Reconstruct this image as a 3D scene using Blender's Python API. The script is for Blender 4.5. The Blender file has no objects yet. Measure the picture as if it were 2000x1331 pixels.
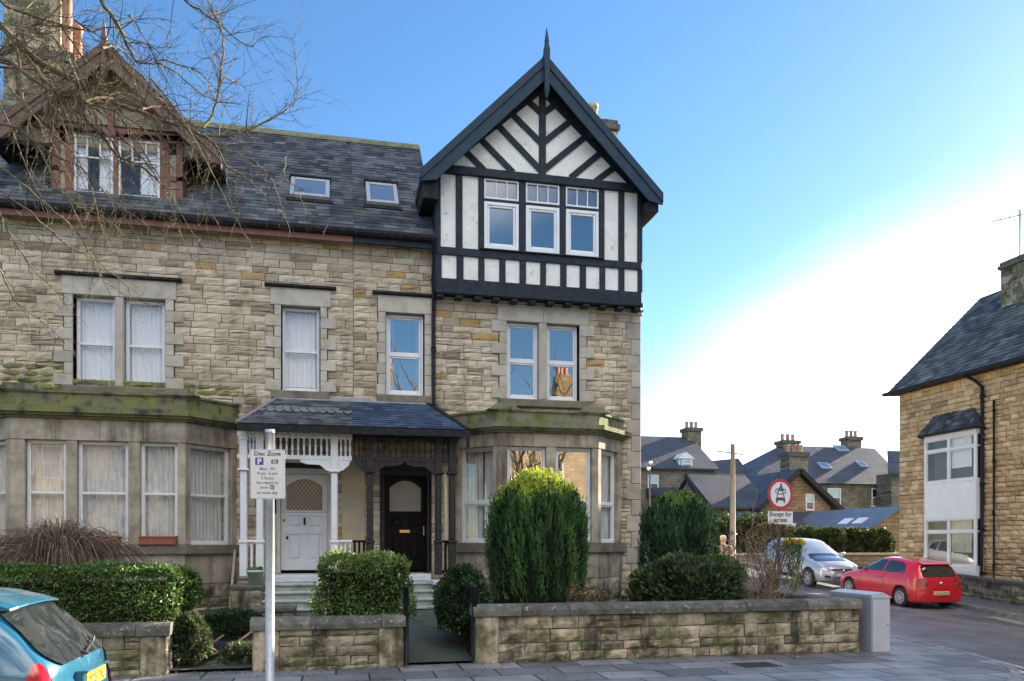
import bpy, bmesh, math, random
from mathutils import Vector, Matrix, noise
from mathutils.bvhtree import BVHTree
SC = bpy.context.scene
COL = SC.collection
R = math.radians
# ------------------------------------------------------------------ camera, sky, sun, exposure
YAW = R(12.5); CT, ST = math.cos(YAW), math.sin(YAW)
F, HZ, EYE = 1550.0, 1060.0, 1.85
cam = bpy.data.cameras.new('camera'); camo = bpy.data.objects.new('camera', cam); COL.objects.link(camo)
camo.location = (0, 0, EYE); camo.rotation_euler = (R(90), 0, -YAW)
cam.sensor_width = 36; cam.lens = 36*F/2000; cam.shift_y = (HZ-665.5)/2000
cam.clip_start = 0.1; cam.clip_end = 3000
SC.camera = camo
SUN_AZ, SUN_EL = R(60.5), R(20)
sd = Vector((math.sin(SUN_AZ)*math.cos(SUN_EL), math.cos(SUN_AZ)*math.cos(SUN_EL), math.sin(SUN_EL)))
sl = bpy.data.lights.new('sun', 'SUN'); sl.energy = 5.0; sl.angle = R(0.5); sl.color = (1.0, 0.86, 0.66)
so = bpy.data.objects.new('sun', sl); COL.objects.link(so); so.rotation_euler = sd.to_track_quat('Z', 'Y').to_euler()
W = bpy.data.worlds.new('World'); SC.world = W; W.use_nodes = True
wn, wl = W.node_tree.nodes, W.node_tree.links
bgn = wn['Background']; bgn.inputs[1].default_value = 0.055
sky = wn.new('ShaderNodeTexSky'); sky.sky_type = 'NISHITA'; sky.sun_disc = False
sky.sun_elevation = SUN_EL; sky.sun_rotation = SUN_AZ; sky.altitude = 100
sky.air_density = 1.0; sky.dust_density = 0.2; sky.ozone_density = 3.0
# a thin bright veil of cirrus low on the sun's side (world direction space)
tc = wn.new('ShaderNodeTexCoord')
dotn = wn.new('ShaderNodeVectorMath'); dotn.operation = 'DOT_PRODUCT'
vd = Vector((math.sin(R(62)), math.cos(R(62)), 0.08)).normalized()
dotn.inputs[1].default_value = vd
sq = wn.new('ShaderNodeVectorMath'); sq.operation = 'MULTIPLY'; sq.inputs[1].default_value = (1, 1, 2.4)
nm = wn.new('ShaderNodeVectorMath'); nm.operation = 'NORMALIZE'
wl.new(tc.outputs['Generated'], sq.inputs[0]); wl.new(sq.outputs[0], nm.inputs[0]); wl.new(nm.outputs[0], dotn.inputs[0])
nz = wn.new('ShaderNodeTexNoise'); nz.inputs['Scale'].default_value = 2.2; nz.inputs['Detail'].default_value = 5
wl.new(tc.outputs['Generated'], nz.inputs['Vector'])
ad = wn.new('ShaderNodeMath'); ad.operation = 'MULTIPLY_ADD'; ad.inputs[1].default_value = 0.08
wl.new(nz.outputs['Fac'], ad.inputs[0]); wl.new(dotn.outputs['Value'], ad.inputs[2])
mr = wn.new('ShaderNodeMapRange'); mr.interpolation_type = 'SMOOTHSTEP'
mr.inputs['From Min'].default_value = 0.735; mr.inputs['From Max'].default_value = 0.985
mr.inputs['To Min'].default_value = 0.0; mr.inputs['To Max'].default_value = 0.95
wl.new(ad.outputs[0], mr.inputs['Value'])
mx = wn.new('ShaderNodeMixRGB'); mx.inputs[2].default_value = (15.0, 15.3, 15.6, 1)
wl.new(mr.outputs[0], mx.inputs[0]); hs = wn.new('ShaderNodeHueSaturation'); hs.inputs['Saturation'].default_value = 1.14; wl.new(sky.outputs[0], hs.inputs['Color']); wl.new(hs.outputs[0], mx.inputs[1]); 
# cloud patches added out of view, behind and overhead, to light the house front
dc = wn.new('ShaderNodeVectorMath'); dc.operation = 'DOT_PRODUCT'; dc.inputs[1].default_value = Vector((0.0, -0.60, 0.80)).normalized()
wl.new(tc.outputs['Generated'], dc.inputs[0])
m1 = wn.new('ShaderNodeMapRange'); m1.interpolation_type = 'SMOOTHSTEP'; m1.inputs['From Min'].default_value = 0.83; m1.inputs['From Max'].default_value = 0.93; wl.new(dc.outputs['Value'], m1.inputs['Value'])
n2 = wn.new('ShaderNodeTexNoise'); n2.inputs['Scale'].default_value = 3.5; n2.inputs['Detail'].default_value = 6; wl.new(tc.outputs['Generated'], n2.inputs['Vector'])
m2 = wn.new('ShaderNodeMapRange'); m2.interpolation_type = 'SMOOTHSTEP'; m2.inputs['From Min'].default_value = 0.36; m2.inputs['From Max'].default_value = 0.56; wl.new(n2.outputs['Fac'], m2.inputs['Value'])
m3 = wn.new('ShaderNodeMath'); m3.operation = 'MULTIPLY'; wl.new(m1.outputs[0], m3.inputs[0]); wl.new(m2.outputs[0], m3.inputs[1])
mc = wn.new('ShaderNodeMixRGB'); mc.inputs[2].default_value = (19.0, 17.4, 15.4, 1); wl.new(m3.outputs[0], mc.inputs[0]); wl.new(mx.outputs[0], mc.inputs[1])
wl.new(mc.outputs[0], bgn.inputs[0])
SC.view_settings.view_transform = 'Standard'; SC.view_settings.look = 'None'
SC.view_settings.gamma = 1; SC.view_settings.exposure = 2.25
SC.render.engine = 'CYCLES'
SC.cycles.max_bounces = 6; SC.cycles.transparent_max_bounces = 12
SC.cycles.caustics_reflective = False; SC.cycles.caustics_refractive = False

# ------------------------------------------------------------------ measuring helpers: photo pixel -> point on a known plane
def P(px, py, Y):
    r = (px-1000)/F; d = Y/(CT-r*ST)
    return Vector((d*(r*CT+ST), Y, EYE-(py-HZ)*d/F))
def X(px, Y): return P(px, HZ, Y).x
def Z(px, py, Y): return P(px, py, Y).z
def D(px, py, d):
    r = (px-1000)/F
    return Vector((d*(r*CT+ST), d*(CT-r*ST), EYE-(py-HZ)*d/F))
def Q(px, py, XB):
    r = (px-1000)/F; d = XB/(r*CT+ST)
    return Vector((XB, d*(CT-r*ST), EYE-(py-HZ)*d/F))
def sst(a, b, x):
    t = min(1, max(0, (x-a)/(b-a))); return t*t*(3-2*t)
def zg(x, y):                                       # height of the street surface
    s = sst(9.5, 18.5, x)
    yy = min(y, 60)
    far = min(2.6, max(-0.75, -0.03+0.07*(yy-20.9)))
    near = min(2.4, 0.05*max(0, yy-15)) - 0.03*sst(6, 11, x)
    k = sst(15, 30, y)
    return (1-s)*near*(sst(6, 10, x) if y < 400 else 1) + s*far
# ------------------------------------------------------------------ mesh builder
class MB:
    def __init__(s): s.v = []; s.f = []; s.m = []; s.t = []; s.sm = []
    def add(s, vs, fs, mat=0, tint=0.5, smooth=False):
        o = len(s.v); s.v.extend(vs)
        for f in fs:
            s.f.append([i+o for i in f]); s.m.append(mat); s.t.append(tint); s.sm.append(smooth)
    def quad(s, a, b, c, d, mat=0, tint=0.5): s.add([a, b, c, d], [(0, 1, 2, 3)], mat, tint)
    def tbox(s, T, u0, u1, v0, v1, n0, n1, mat=0, tint=0.5):
        vs = [T(u, v, n) for n in (n0, n1) for v in (v0, v1) for u in (u0, u1)]
        s.add(vs, [(0, 2, 3, 1), (4, 5, 7, 6), (0, 1, 5, 4), (2, 6, 7, 3), (0, 4, 6, 2), (1, 3, 7, 5)], mat, tint)
    def cbox(s, T, u0, u1, v0, v1, n0, n1, c=0.01, mat=0, tint=0.5):      # box with its front edges chamfered
        a = [(u0, v0), (u1, v0), (u1, v1), (u0, v1)]
        b = [(u0+c, v0+c), (u1-c, v0+c), (u1-c, v1-c), (u0+c, v1-c)]
        vs = [T(u, v, n0) for u, v in a]+[T(u, v, n1-c) for u, v in a]+[T(u, v, n1) for u, v in b]
        fs = [(3, 2, 1, 0), (8, 9, 10, 11)]
        for k in range(4):
            j = (k+1) % 4; fs += [(k, j, j+4, k+4), (k+4, j+4, j+8, k+8)]
        s.add(vs, fs, mat, tint)
    def box(s, x0, x1, y0, y1, z0, z1, mat=0, tint=0.5):
        s.tbox(lambda u, v, n: Vector((u, n, v)), x0, x1, z0, z1, y1, y0, mat, tint)
    def prism(s, poly, a, b, mat=0, tint=0.5):        # poly: function(k)->point list at both ends
        n = len(a); s.add(list(a)+list(b), [tuple(range(n))[::-1], tuple(range(n, 2*n))]+[(k, (k+1) % n, n+(k+1) % n, n+k) for k in range(n)], mat, tint)
    def zprism(s, poly, z0, z1, mat=0, tint=0.5):
        s.prism(None, [Vector((p[0], p[1], z0)) for p in poly], [Vector((p[0], p[1], z1)) for p in poly], mat, tint)
    def bar(s, a, b, w, h, up=Vector((0, 0, 1)), mat=0, tint=0.5):
        a = Vector(a); b = Vector(b); d = (b-a).normalized(); sx = d.cross(up).normalized(); uy = sx.cross(d)
        c = [(-w/2, -h/2), (w/2, -h/2), (w/2, h/2), (-w/2, h/2)]
        s.prism(None, [a+sx*i+uy*j for i, j in c], [b+sx*i+uy*j for i, j in c], mat, tint)
    def tube(s, pts, rad, n=6, mat=0, tint=0.5, cap=True):
        pts = [Vector(p) for p in pts]; k = len(pts)
        if not hasattr(rad, '__len__'): rad = [rad]*k
        o = len(s.v); ref = Vector((0.31, 0.17, 0.93))
        for i, p in enumerate(pts):
            d = (pts[min(i+1, k-1)]-pts[max(i-1, 0)]).normalized()
            if abs(d.dot(ref)) > 0.95: ref = Vector((0.93, 0.2, 0.1))
            a = d.cross(ref).normalized(); b = d.cross(a)
            for j in range(n):
                t = 2*math.pi*j/n; s.v.append(p+(a*math.cos(t)+b*math.sin(t))*rad[i])
        for i in range(k-1):
            for j in range(n):
                s.f.append([o+i*n+j, o+i*n+(j+1) % n, o+(i+1)*n+(j+1) % n, o+(i+1)*n+j]); s.m.append(mat); s.t.append(tint); s.sm.append(n > 4)
        if cap:
            for b0, rv in ((o, 1), (o+(k-1)*n, 0)):
                f = [b0+j for j in range(n)]
                s.f.append(f[::-1] if not rv else f); s.m.append(mat); s.t.append(tint); s.sm.append(False)
    def lathe(s, c, prof, n=12, mat=0, tint=0.5, axis='z'):
        c = Vector(c); o = len(s.v)
        for r, h in prof:
            for j in range(n):
                t = 2*math.pi*j/n
                q = (r*math.cos(t), r*math.sin(t), h)
                if axis == 'y': q = (q[0], q[2], q[1])
                if axis == 'x': q = (q[2], q[0], q[1])
                s.v.append(c+Vector(q))
        for i in range(len(prof)-1):
            for j in range(n):
                s.f.append([o+i*n+j, o+i*n+(j+1) % n, o+(i+1)*n+(j+1) % n, o+(i+1)*n+j]); s.m.append(mat); s.t.append(tint); s.sm.append(True)
    def build(s, name, mats, parent=None, local=False):
        me = bpy.data.meshes.new(name)
        off = Vector((0, 0, 0))
        if parent is not None and not local:
            q = parent
            while q is not None: off += q.location; q = q.parent
        me.from_pydata([tuple(Vector(p)-off) for p in s.v], [], s.f)
        if not isinstance(mats, (list, tuple)): mats = [mats]
        for m in mats: me.materials.append(m)
        me.polygons.foreach_set('material_index', s.m)
        me.polygons.foreach_set('use_smooth', s.sm)
        at = me.attributes.new('tint', 'FLOAT', 'FACE'); at.data.foreach_set('value', s.t)
        me.update()
        o = bpy.data.objects.new(name, me); COL.objects.link(o)
        if parent is not None: o.parent = parent
        return o
def tag(o, label=None, cat=None, group=None, kind=None):
    if label: o['label'] = label
    if cat: o['category'] = cat
    if group: o['group'] = group
    if kind: o['kind'] = kind
    return o
def empty(name, loc, label, cat, group=None, rz=0):
    o = bpy.data.objects.new(name, None); COL.objects.link(o); o.location = loc; o.rotation_euler = (0, 0, rz)
    o.empty_display_size = 0.2
    return tag(o, label, cat, group)
def TY(Y): return lambda u, v, n: Vector((u, Y-n, v))        # facade plane facing the camera
def TX(Xp): return lambda u, v, n: Vector((Xp-n, u, v))      # plane facing -x (u runs along y)
def TE(p, q):                                               # vertical plane over the edge p->q, outward to its right hand
    p = Vector((p[0], p[1], 0)); q = Vector((q[0], q[1], 0)); e = (q-p).normalized(); nn = Vector((e.y, -e.x, 0))
    return (lambda u, v, n: p+e*u+nn*n+Vector((0, 0, v))), (q-p).length
# ------------------------------------------------------------------ materials
def mat(name, c1, rough=0.7, c2=None, scale=6.0, bump=0.0, bscale=30.0, metal=0.0, tint=None, lo=0.35, hi=0.65,
        c3=None, s3=0.7, lo3=0.5, hi3=0.7, coat=0.0, spec=0.5, brick=None, streak=None, stretch=None, distort=0):
    m = bpy.data.materials.new(name); m.use_nodes = True; n, l = m.node_tree.nodes, m.node_tree.links
    b = n['Principled BSDF']; b.inputs['Roughness'].default_value = rough; b.inputs['Metallic'].default_value = metal
    b.inputs['Specular IOR Level'].default_value = spec
    b.inputs['Coat Weight'].default_value = coat; b.inputs['Coat Roughness'].default_value = 0.04
    g = n.new('ShaderNodeNewGeometry'); pos = g.outputs['Position']
    if stretch:
        mp = n.new('ShaderNodeMapping'); mp.inputs['Scale'].default_value = stretch; l.new(pos, mp.inputs[0]); pos = mp.outputs[0]
    if tint:
        a = n.new('ShaderNodeAttribute'); a.attribute_name = 'tint'
        r = n.new('ShaderNodeValToRGB'); l.new(a.outputs['Fac'], r.inputs[0])
        e = r.color_ramp.elements
        while len(e) < len(tint): e.new(0.5)
        for k, (p, c) in enumerate(tint): e[k].position = p; e[k].color = (*c, 1)
        cur = r.outputs[0]
    elif brick:
        tb = n.new('ShaderNodeTexBrick'); l.new(pos, tb.inputs['Vector'])
        mp2 = n.new('ShaderNodeMapping'); mp2.vector_type = 'POINT'; l.new(pos, mp2.inputs[0])
        mp2.inputs['Rotation'].default_value = brick.get('rot', (0, 0, 0))
        src = mp2.outputs[0]
        if distort:
            nd = n.new('ShaderNodeTexNoise'); nd.inputs['Scale'].default_value = 1.5; l.new(mp2.outputs[0], nd.inputs['Vector'])
            vm = n.new('ShaderNodeVectorMath'); vm.operation = 'MULTIPLY_ADD'; vm.inputs[1].default_value = (distort,)*3
            l.new(nd.outputs['Color'], vm.inputs[0]); l.new(mp2.outputs[0], vm.inputs[2]); src = vm.outputs[0]
        l.new(src, tb.inputs['Vector'])
        tb.inputs['Color1'].default_value = (*c1, 1); tb.inputs['Color2'].default_value = (*brick['c2'], 1); tb.inputs['Mortar'].default_value = (*brick['mortar'], 1)
        tb.inputs['Scale'].default_value = 1; tb.inputs['Brick Width'].default_value = brick['w']; tb.inputs['Row Height'].default_value = brick['h']
        tb.inputs['Mortar Size'].default_value = brick.get('m', 0.01); tb.inputs['Bias'].default_value = brick.get('bias', 0)
        tb.offset = 0.5; tb.inputs['Mortar Smooth'].default_value = 0.3
        cur = tb.outputs['Color']
    else:
        rg = n.new('ShaderNodeRGB'); rg.outputs[0].default_value = (*c1, 1); cur = rg.outputs[0]
    def noisemix(cur, col, sc, lo, hi, mode='MIX', det=6):
        t = n.new('ShaderNodeTexNoise'); t.inputs['Scale'].default_value = sc; t.inputs['Detail'].default_value = det; t.inputs['Roughness'].default_value = 0.62
        l.new(pos, t.inputs['Vector'])
        mr = n.new('ShaderNodeMapRange'); mr.inputs['From Min'].default_value = lo; mr.inputs['From Max'].default_value = hi; l.new(t.outputs['Fac'], mr.inputs['Value'])
        x = n.new('ShaderNodeMixRGB'); x.blend_type = mode; l.new(mr.outputs[0], x.inputs[0]); l.new(cur, x.inputs[1]); x.inputs[2].default_value = (*col, 1)
        return x.outputs[0]
    if c2: cur = noisemix(cur, c2, scale, lo, hi, 'MULTIPLY' if (tint or brick) else 'MIX')
    if c3: cur = noisemix(cur, c3, s3, lo3, hi3, 'MIX')
    if streak:
        mq = n.new('ShaderNodeMapping'); mq.inputs['Scale'].default_value = (2.6, 2.6, 0.35); l.new(g.outputs['Position'], mq.inputs[0]); keep = pos; pos = mq.outputs[0]
        cur = noisemix(cur, streak[0], 1.0, streak[1], streak[2], 'MULTIPLY', 4); pos = keep
    l.new(cur, b.inputs['Base Color'])
    if bump:
        t = n.new('ShaderNodeTexNoise'); t.inputs['Scale'].default_value = bscale; t.inputs['Detail'].default_value = 5; l.new(pos, t.inputs['Vector'])
        bp = n.new('ShaderNodeBump'); bp.inputs['Strength'].default_value = bump; bp.inputs['Distance'].default_value = 0.02
        l.new(t.outputs['Fac'], bp.inputs['Height'])
        if brick:
            bq = n.new('ShaderNodeBump'); bq.inputs['Strength'].default_value = 0.6; bq.inputs['Distance'].default_value = 0.02; bq.invert = True
            l.new(tb.outputs['Fac'], bq.inputs['Height']); l.new(bq.outputs[0], bp.inputs['Normal'])
        l.new(bp.outputs[0], b.inputs['Normal'])
    return m
def glass(name, refl, tintc=(0.8, 0.85, 0.88)):
    m = bpy.data.materials.new(name); m.use_nodes = True; n, l = m.node_tree.nodes, m.node_tree.links
    for q in list(n):
        if q.type != 'OUTPUT_MATERIAL': n.remove(q)
    tr = n.new('ShaderNodeBsdfTransparent'); tr.inputs[0].default_value = (*tintc, 1)
    gl = n.new('ShaderNodeBsdfGlossy'); gl.inputs['Roughness'].default_value = 0.015
    lw = n.new('ShaderNodeLayerWeight'); lw.inputs[0].default_value = 0.5
    pw_ = n.new('ShaderNodeMath'); pw_.operation = 'POWER'; pw_.inputs[1].default_value = 4.0; l.new(lw.outputs['Facing'], pw_.inputs[0])
    ma = n.new('ShaderNodeMath'); ma.operation = 'ADD'; ma.use_clamp = True; ma.inputs[1].default_value = refl+0.04; l.new(pw_.outputs[0], ma.inputs[0])
    ge = n.new('ShaderNodeNewGeometry'); tn = n.new('ShaderNodeTexNoise'); tn.inputs['Scale'].default_value = 1.6; l.new(ge.outputs['Position'], tn.inputs['Vector'])
    bp = n.new('ShaderNodeBump'); bp.inputs['Strength'].default_value = 0.035; bp.inputs['Distance'].default_value = 0.03
    l.new(tn.outputs['Fac'], bp.inputs['Height']); l.new(bp.outputs[0], gl.inputs['Normal'])
    mi = n.new('ShaderNodeMixShader'); l.new(ma.outputs[0], mi.inputs[0]); l.new(tr.outputs[0], mi.inputs[1]); l.new(gl.outputs[0], mi.inputs[2])
    l.new(mi.outputs[0], n['Material Output'].inputs[0])
    return m
STONE = mat('sandstone_rubble', None, 0.92, c2=(0.68, 0.66, 0.62), scale=2.2, bump=0.7, bscale=22, lo=0.42, hi=0.68, c3=(0.17, 0.145, 0.11), s3=1.1, lo3=0.62, hi3=0.84, streak=((0.42, 0.42, 0.42), 0.56, 0.74),
    tint=[(0, (0.27, 0.21, 0.15)), (0.15, (0.40, 0.33, 0.245)), (0.35, (0.52, 0.44, 0.33)), (0.6, (0.58, 0.50, 0.38)), (0.8, (0.64, 0.56, 0.44)), (0.93, (0.52, 0.40, 0.26)), (0.97, (0.46, 0.31, 0.15)), (1, (0.48, 0.31, 0.12))])
STONE_OR = mat('warm_sandstone', None, 0.92, c2=(0.66, 0.62, 0.55), scale=2.5, bump=0.7, bscale=16, lo=0.42, hi=0.68,
    tint=[(0, (0.38, 0.26, 0.13)), (0.3, (0.58, 0.42, 0.24)), (0.6, (0.68, 0.51, 0.30)), (0.85, (0.74, 0.57, 0.36)), (1, (0.60, 0.36, 0.16))])
STONE_DK = mat('weathered_wall_stone', None, 0.93, streak=((0.22, 0.23, 0.22), 0.52, 0.66), c2=(0.22, 0.23, 0.19), scale=3.4, bump=1.0, bscale=18, lo=0.44, hi=0.62, c3=(0.12, 0.135, 0.05), s3=2.2, lo3=0.48, hi3=0.70,
    tint=[(0, (0.17, 0.15, 0.12)), (0.3, (0.33, 0.285, 0.215)), (0.7, (0.47, 0.41, 0.31)), (1, (0.54, 0.45, 0.31))])
MORTAR = mat('mortar', (0.105, 0.092, 0.075), 0.95, c2=(0.12, 0.10, 0.08), scale=5, bump=0.4)
MORTAR_DK = mat('dark_mortar', (0.12, 0.105, 0.08), 0.95, c2=(0.05, 0.055, 0.035), scale=4, bump=0.4)
ASHLAR = mat('ashlar', None, 0.9, c2=(0.66, 0.64, 0.60), scale=3.0, bump=0.25, bscale=45, lo=0.45, hi=0.75,
    tint=[(0, (0.34, 0.31, 0.255)), (0.5, (0.47, 0.435, 0.37)), (1, (0.54, 0.505, 0.435))])
ASHLAR_G = mat('grimy_ashlar', None, 0.92, streak=((0.30, 0.30, 0.27), 0.50, 0.70), c2=(0.55, 0.53, 0.49), scale=2.6, bump=0.3, bscale=40, lo=0.40, hi=0.66,
    tint=[(0, (0.30, 0.265, 0.205)), (0.5, (0.46, 0.41, 0.325)), (1, (0.56, 0.505, 0.405))])
MOSS = mat('mossy_stone', (0.20, 0.22, 0.06), 0.95, c2=(0.16, 0.15, 0.10), scale=2.4, bump=0.9, bscale=30, lo=0.40, hi=0.60, c3=(0.05, 0.05, 0.04), s3=3.7, lo3=0.5, hi3=0.66)
MOSS_L = mat('lightly_mossed_stone', (0.22, 0.205, 0.15), 0.95, c2=(0.14, 0.17, 0.05), scale=2.2, bump=0.7, bscale=30, lo=0.45, hi=0.62, c3=(0.05, 0.05, 0.04), s3=4.5, lo3=0.5, hi3=0.7)
SILLS = mat('sill_stone', (0.22, 0.19, 0.145), 0.9, c2=(0.12, 0.11, 0.08), scale=4, bump=0.3)
CAPS = mat('wall_coping_stone', None, 0.92, c2=(0.55, 0.56, 0.5), scale=6, bump=0.5, bscale=25, lo=0.4, hi=0.6, c3=(0.33, 0.34, 0.29), s3=14, lo3=0.60, hi3=0.68,
    tint=[(0, (0.10, 0.10, 0.095)), (1, (0.19, 0.185, 0.165))])
SLATE = mat('roof_slate', None, 0.7, c2=(0.45, 0.46, 0.5), scale=2.5, bump=0.35, bscale=40, lo=0.4, hi=0.66, spec=0.25,
    tint=[(0, (0.04, 0.047, 0.056)), (0.35, (0.085, 0.097, 0.112)), (0.7, (0.135, 0.15, 0.165)), (0.93, (0.14, 0.155, 0.17)), (1, (0.22, 0.25, 0.27))], c3=(0.085, 0.095, 0.05), s3=1.3, lo3=0.58, hi3=0.78)
SLATE_B = mat('blue_slate', None, 0.6, c2=(0.7, 0.7, 0.75), scale=3, bump=0.25, bscale=40, spec=0.3,
    tint=[(0, (0.022, 0.042, 0.085)), (0.6, (0.045, 0.078, 0.145)), (1, (0.08, 0.12, 0.20))])
SLATE_G = mat('green_slate', (0.17, 0.205, 0.20), 0.7, c2=(0.10, 0.13, 0.125), scale=5, bump=0.3)
SLATE_T = mat('slate_roof_plane', (0.040, 0.048, 0.062), 0.55, c2=(0.6, 0.6, 0.62), scale=1.5, bump=0.3, bscale=12, lo=0.4, hi=0.65,
    brick=dict(c2=(0.10, 0.11, 0.125), mortar=(0.03, 0.033, 0.04), w=0.4, h=0.24, m=0.012, rot=(R(45), 0, 0)))
RIDGE = mat('ridge_tile', (0.24, 0.235, 0.16), 0.9, c2=(0.13, 0.14, 0.07), scale=5, bump=0.5)
LEAD = mat('lead_flashing', (0.33, 0.36, 0.40), 0.5, c2=(0.2, 0.22, 0.25), scale=5, metal=0.3)
WHITE = mat('white_paint', (0.80, 0.82, 0.85), 0.45, c2=(0.70, 0.72, 0.75), scale=5)
UPVC = mat('white_upvc', (0.80, 0.82, 0.85), 0.25, c2=(0.72, 0.74, 0.78), scale=3)
CREAM = mat('cream_paint', (0.62, 0.60, 0.53), 0.5, c2=(0.50, 0.48, 0.42), scale=5)
DOORW = mat('door_white_paint', (0.74, 0.75, 0.78), 0.4, c2=(0.66, 0.67, 0.70), scale=3)
CREAMW = mat('cream_painted_wall', (0.60, 0.49, 0.29), 0.8, c2=(0.50, 0.43, 0.30), scale=3)
BLACKP = mat('black_gloss_paint', (0.004, 0.004, 0.005), 0.4, c2=(0.012, 0.011, 0.011), scale=9, bump=0.05, spec=0.12)
BLACKW = mat('weathered_black_timber', (0.012, 0.012, 0.013), 0.7, c2=(0.055, 0.05, 0.045), scale=14, bump=0.25, bscale=60, stretch=(3, 3, 0.5), lo=0.45, hi=0.75)
TIMBER = mat('dark_blue_timber', (0.013, 0.020, 0.030), 0.6, spec=0.2, c2=(0.026, 0.037, 0.05), scale=8, bump=0.1)
BARGE = mat('slate_blue_bargeboard', (0.020, 0.042, 0.070), 0.6, spec=0.2, c2=(0.03, 0.054, 0.082), scale=4, bump=0.06)
PLASTER = mat('white_render_panel', (0.84, 0.83, 0.80), 0.85, c2=(0.72, 0.71, 0.68), scale=3.5, bump=0.35, bscale=14, c3=(0.45, 0.44, 0.38), s3=5.5, lo3=0.60, hi3=0.72)
REDT = mat('red_brown_timber', (0.24, 0.095, 0.065), 0.65, c2=(0.17, 0.075, 0.055), scale=6, bump=0.15)
BROWNB = mat('brown_bargeboard', (0.17, 0.105, 0.082), 0.7, c2=(0.11, 0.07, 0.058), scale=5, bump=0.2)
DPLAST = mat('dirty_render_panel', (0.42, 0.37, 0.27), 0.9, c2=(0.27, 0.23, 0.17), scale=3, bump=0.3)
DARK = mat('dark_room', (0.035, 0.034, 0.034), 0.9, c2=(0.06, 0.055, 0.05), scale=2)
ROOMW = mat('room_wall', (0.20, 0.17, 0.13), 0.9, c2=(0.10, 0.09, 0.07), scale=1.5)
CURT = mat('net_curtain', (0.86, 0.87, 0.88), 0.95, c2=(0.76, 0.77, 0.79), scale=5, stretch=(6, 6, 0.4))
CURT_B = mat('beige_curtain', (0.86, 0.80, 0.70), 0.95, c2=(0.62, 0.56, 0.47), scale=6, stretch=(6, 6, 0.4))
CURT_G = mat('grey_curtain', (0.72, 0.73, 0.71), 0.95, c2=(0.46, 0.47, 0.45), scale=6, stretch=(6, 6, 0.4))
GL = glass('window_glass', 0.04, (0.97, 0.98, 0.99))
GLR = glass('sky_reflecting_glass', 0.42, (0.5, 0.55, 0.6))
GLD = glass('blue_reflecting_glass', 0.30, (0.4, 0.44, 0.5))
PIPE = mat('black_iron_pipe', (0.010, 0.011, 0.014), 0.55, spec=0.15, c2=(0.03, 0.03, 0.034), scale=9)
PIPEG = mat('grey_pipe', (0.17, 0.18, 0.19), 0.4, c2=(0.12, 0.125, 0.13), scale=9)
GALV = mat('galvanised_steel', (0.50, 0.54, 0.57), 0.45, c2=(0.40, 0.44, 0.48), scale=18, metal=0.35)
GALVW = mat('sign_white', (0.74, 0.75, 0.76), 0.4, c2=(0.68, 0.69, 0.71), scale=12)
INK = mat('sign_ink', (0.05, 0.05, 0.06), 0.6, c2=(0.10, 0.10, 0.11), scale=90)
INKG = mat('faded_sign_ink', (0.13, 0.14, 0.17), 0.6, c2=(0.22, 0.23, 0.26), scale=90)
SBLUE = mat('sign_blue', (0.035, 0.085, 0.33), 0.4, c2=(0.05, 0.10, 0.36), scale=20)
SRED = mat('sign_red', (0.50, 0.02, 0.035), 0.4, c2=(0.42, 0.03, 0.04), scale=14)
TERRA = mat('terracotta', (0.36, 0.12, 0.06), 0.8, c2=(0.26, 0.09, 0.05), scale=9, bump=0.2)
POT = mat('chimney_pot_clay', (0.46, 0.25, 0.15), 0.85, c2=(0.33, 0.17, 0.11), scale=4, bump=0.2)
POTB = mat('buff_chimney_pot', (0.47, 0.38, 0.26), 0.85, c2=(0.36, 0.29, 0.2), scale=5)
WOOD = mat('bare_wood', (0.38, 0.28, 0.17), 0.85, c2=(0.24, 0.17, 0.11), scale=9, bump=0.2, stretch=(6, 6, 0.8))
BRASS = mat('brass', (0.72, 0.55, 0.24), 0.3, metal=0.9, c2=(0.6, 0.44, 0.18), scale=20)
STEPW = mat('worn_white_step', (0.42, 0.47, 0.44), 0.8, c2=(0.22, 0.24, 0.20), scale=6, bump=0.3, lo=0.45, hi=0.7)
STEPT = mat('painted_threshold', (0.60, 0.65, 0.70), 0.6, c2=(0.48, 0.52, 0.56), scale=6)
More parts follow.
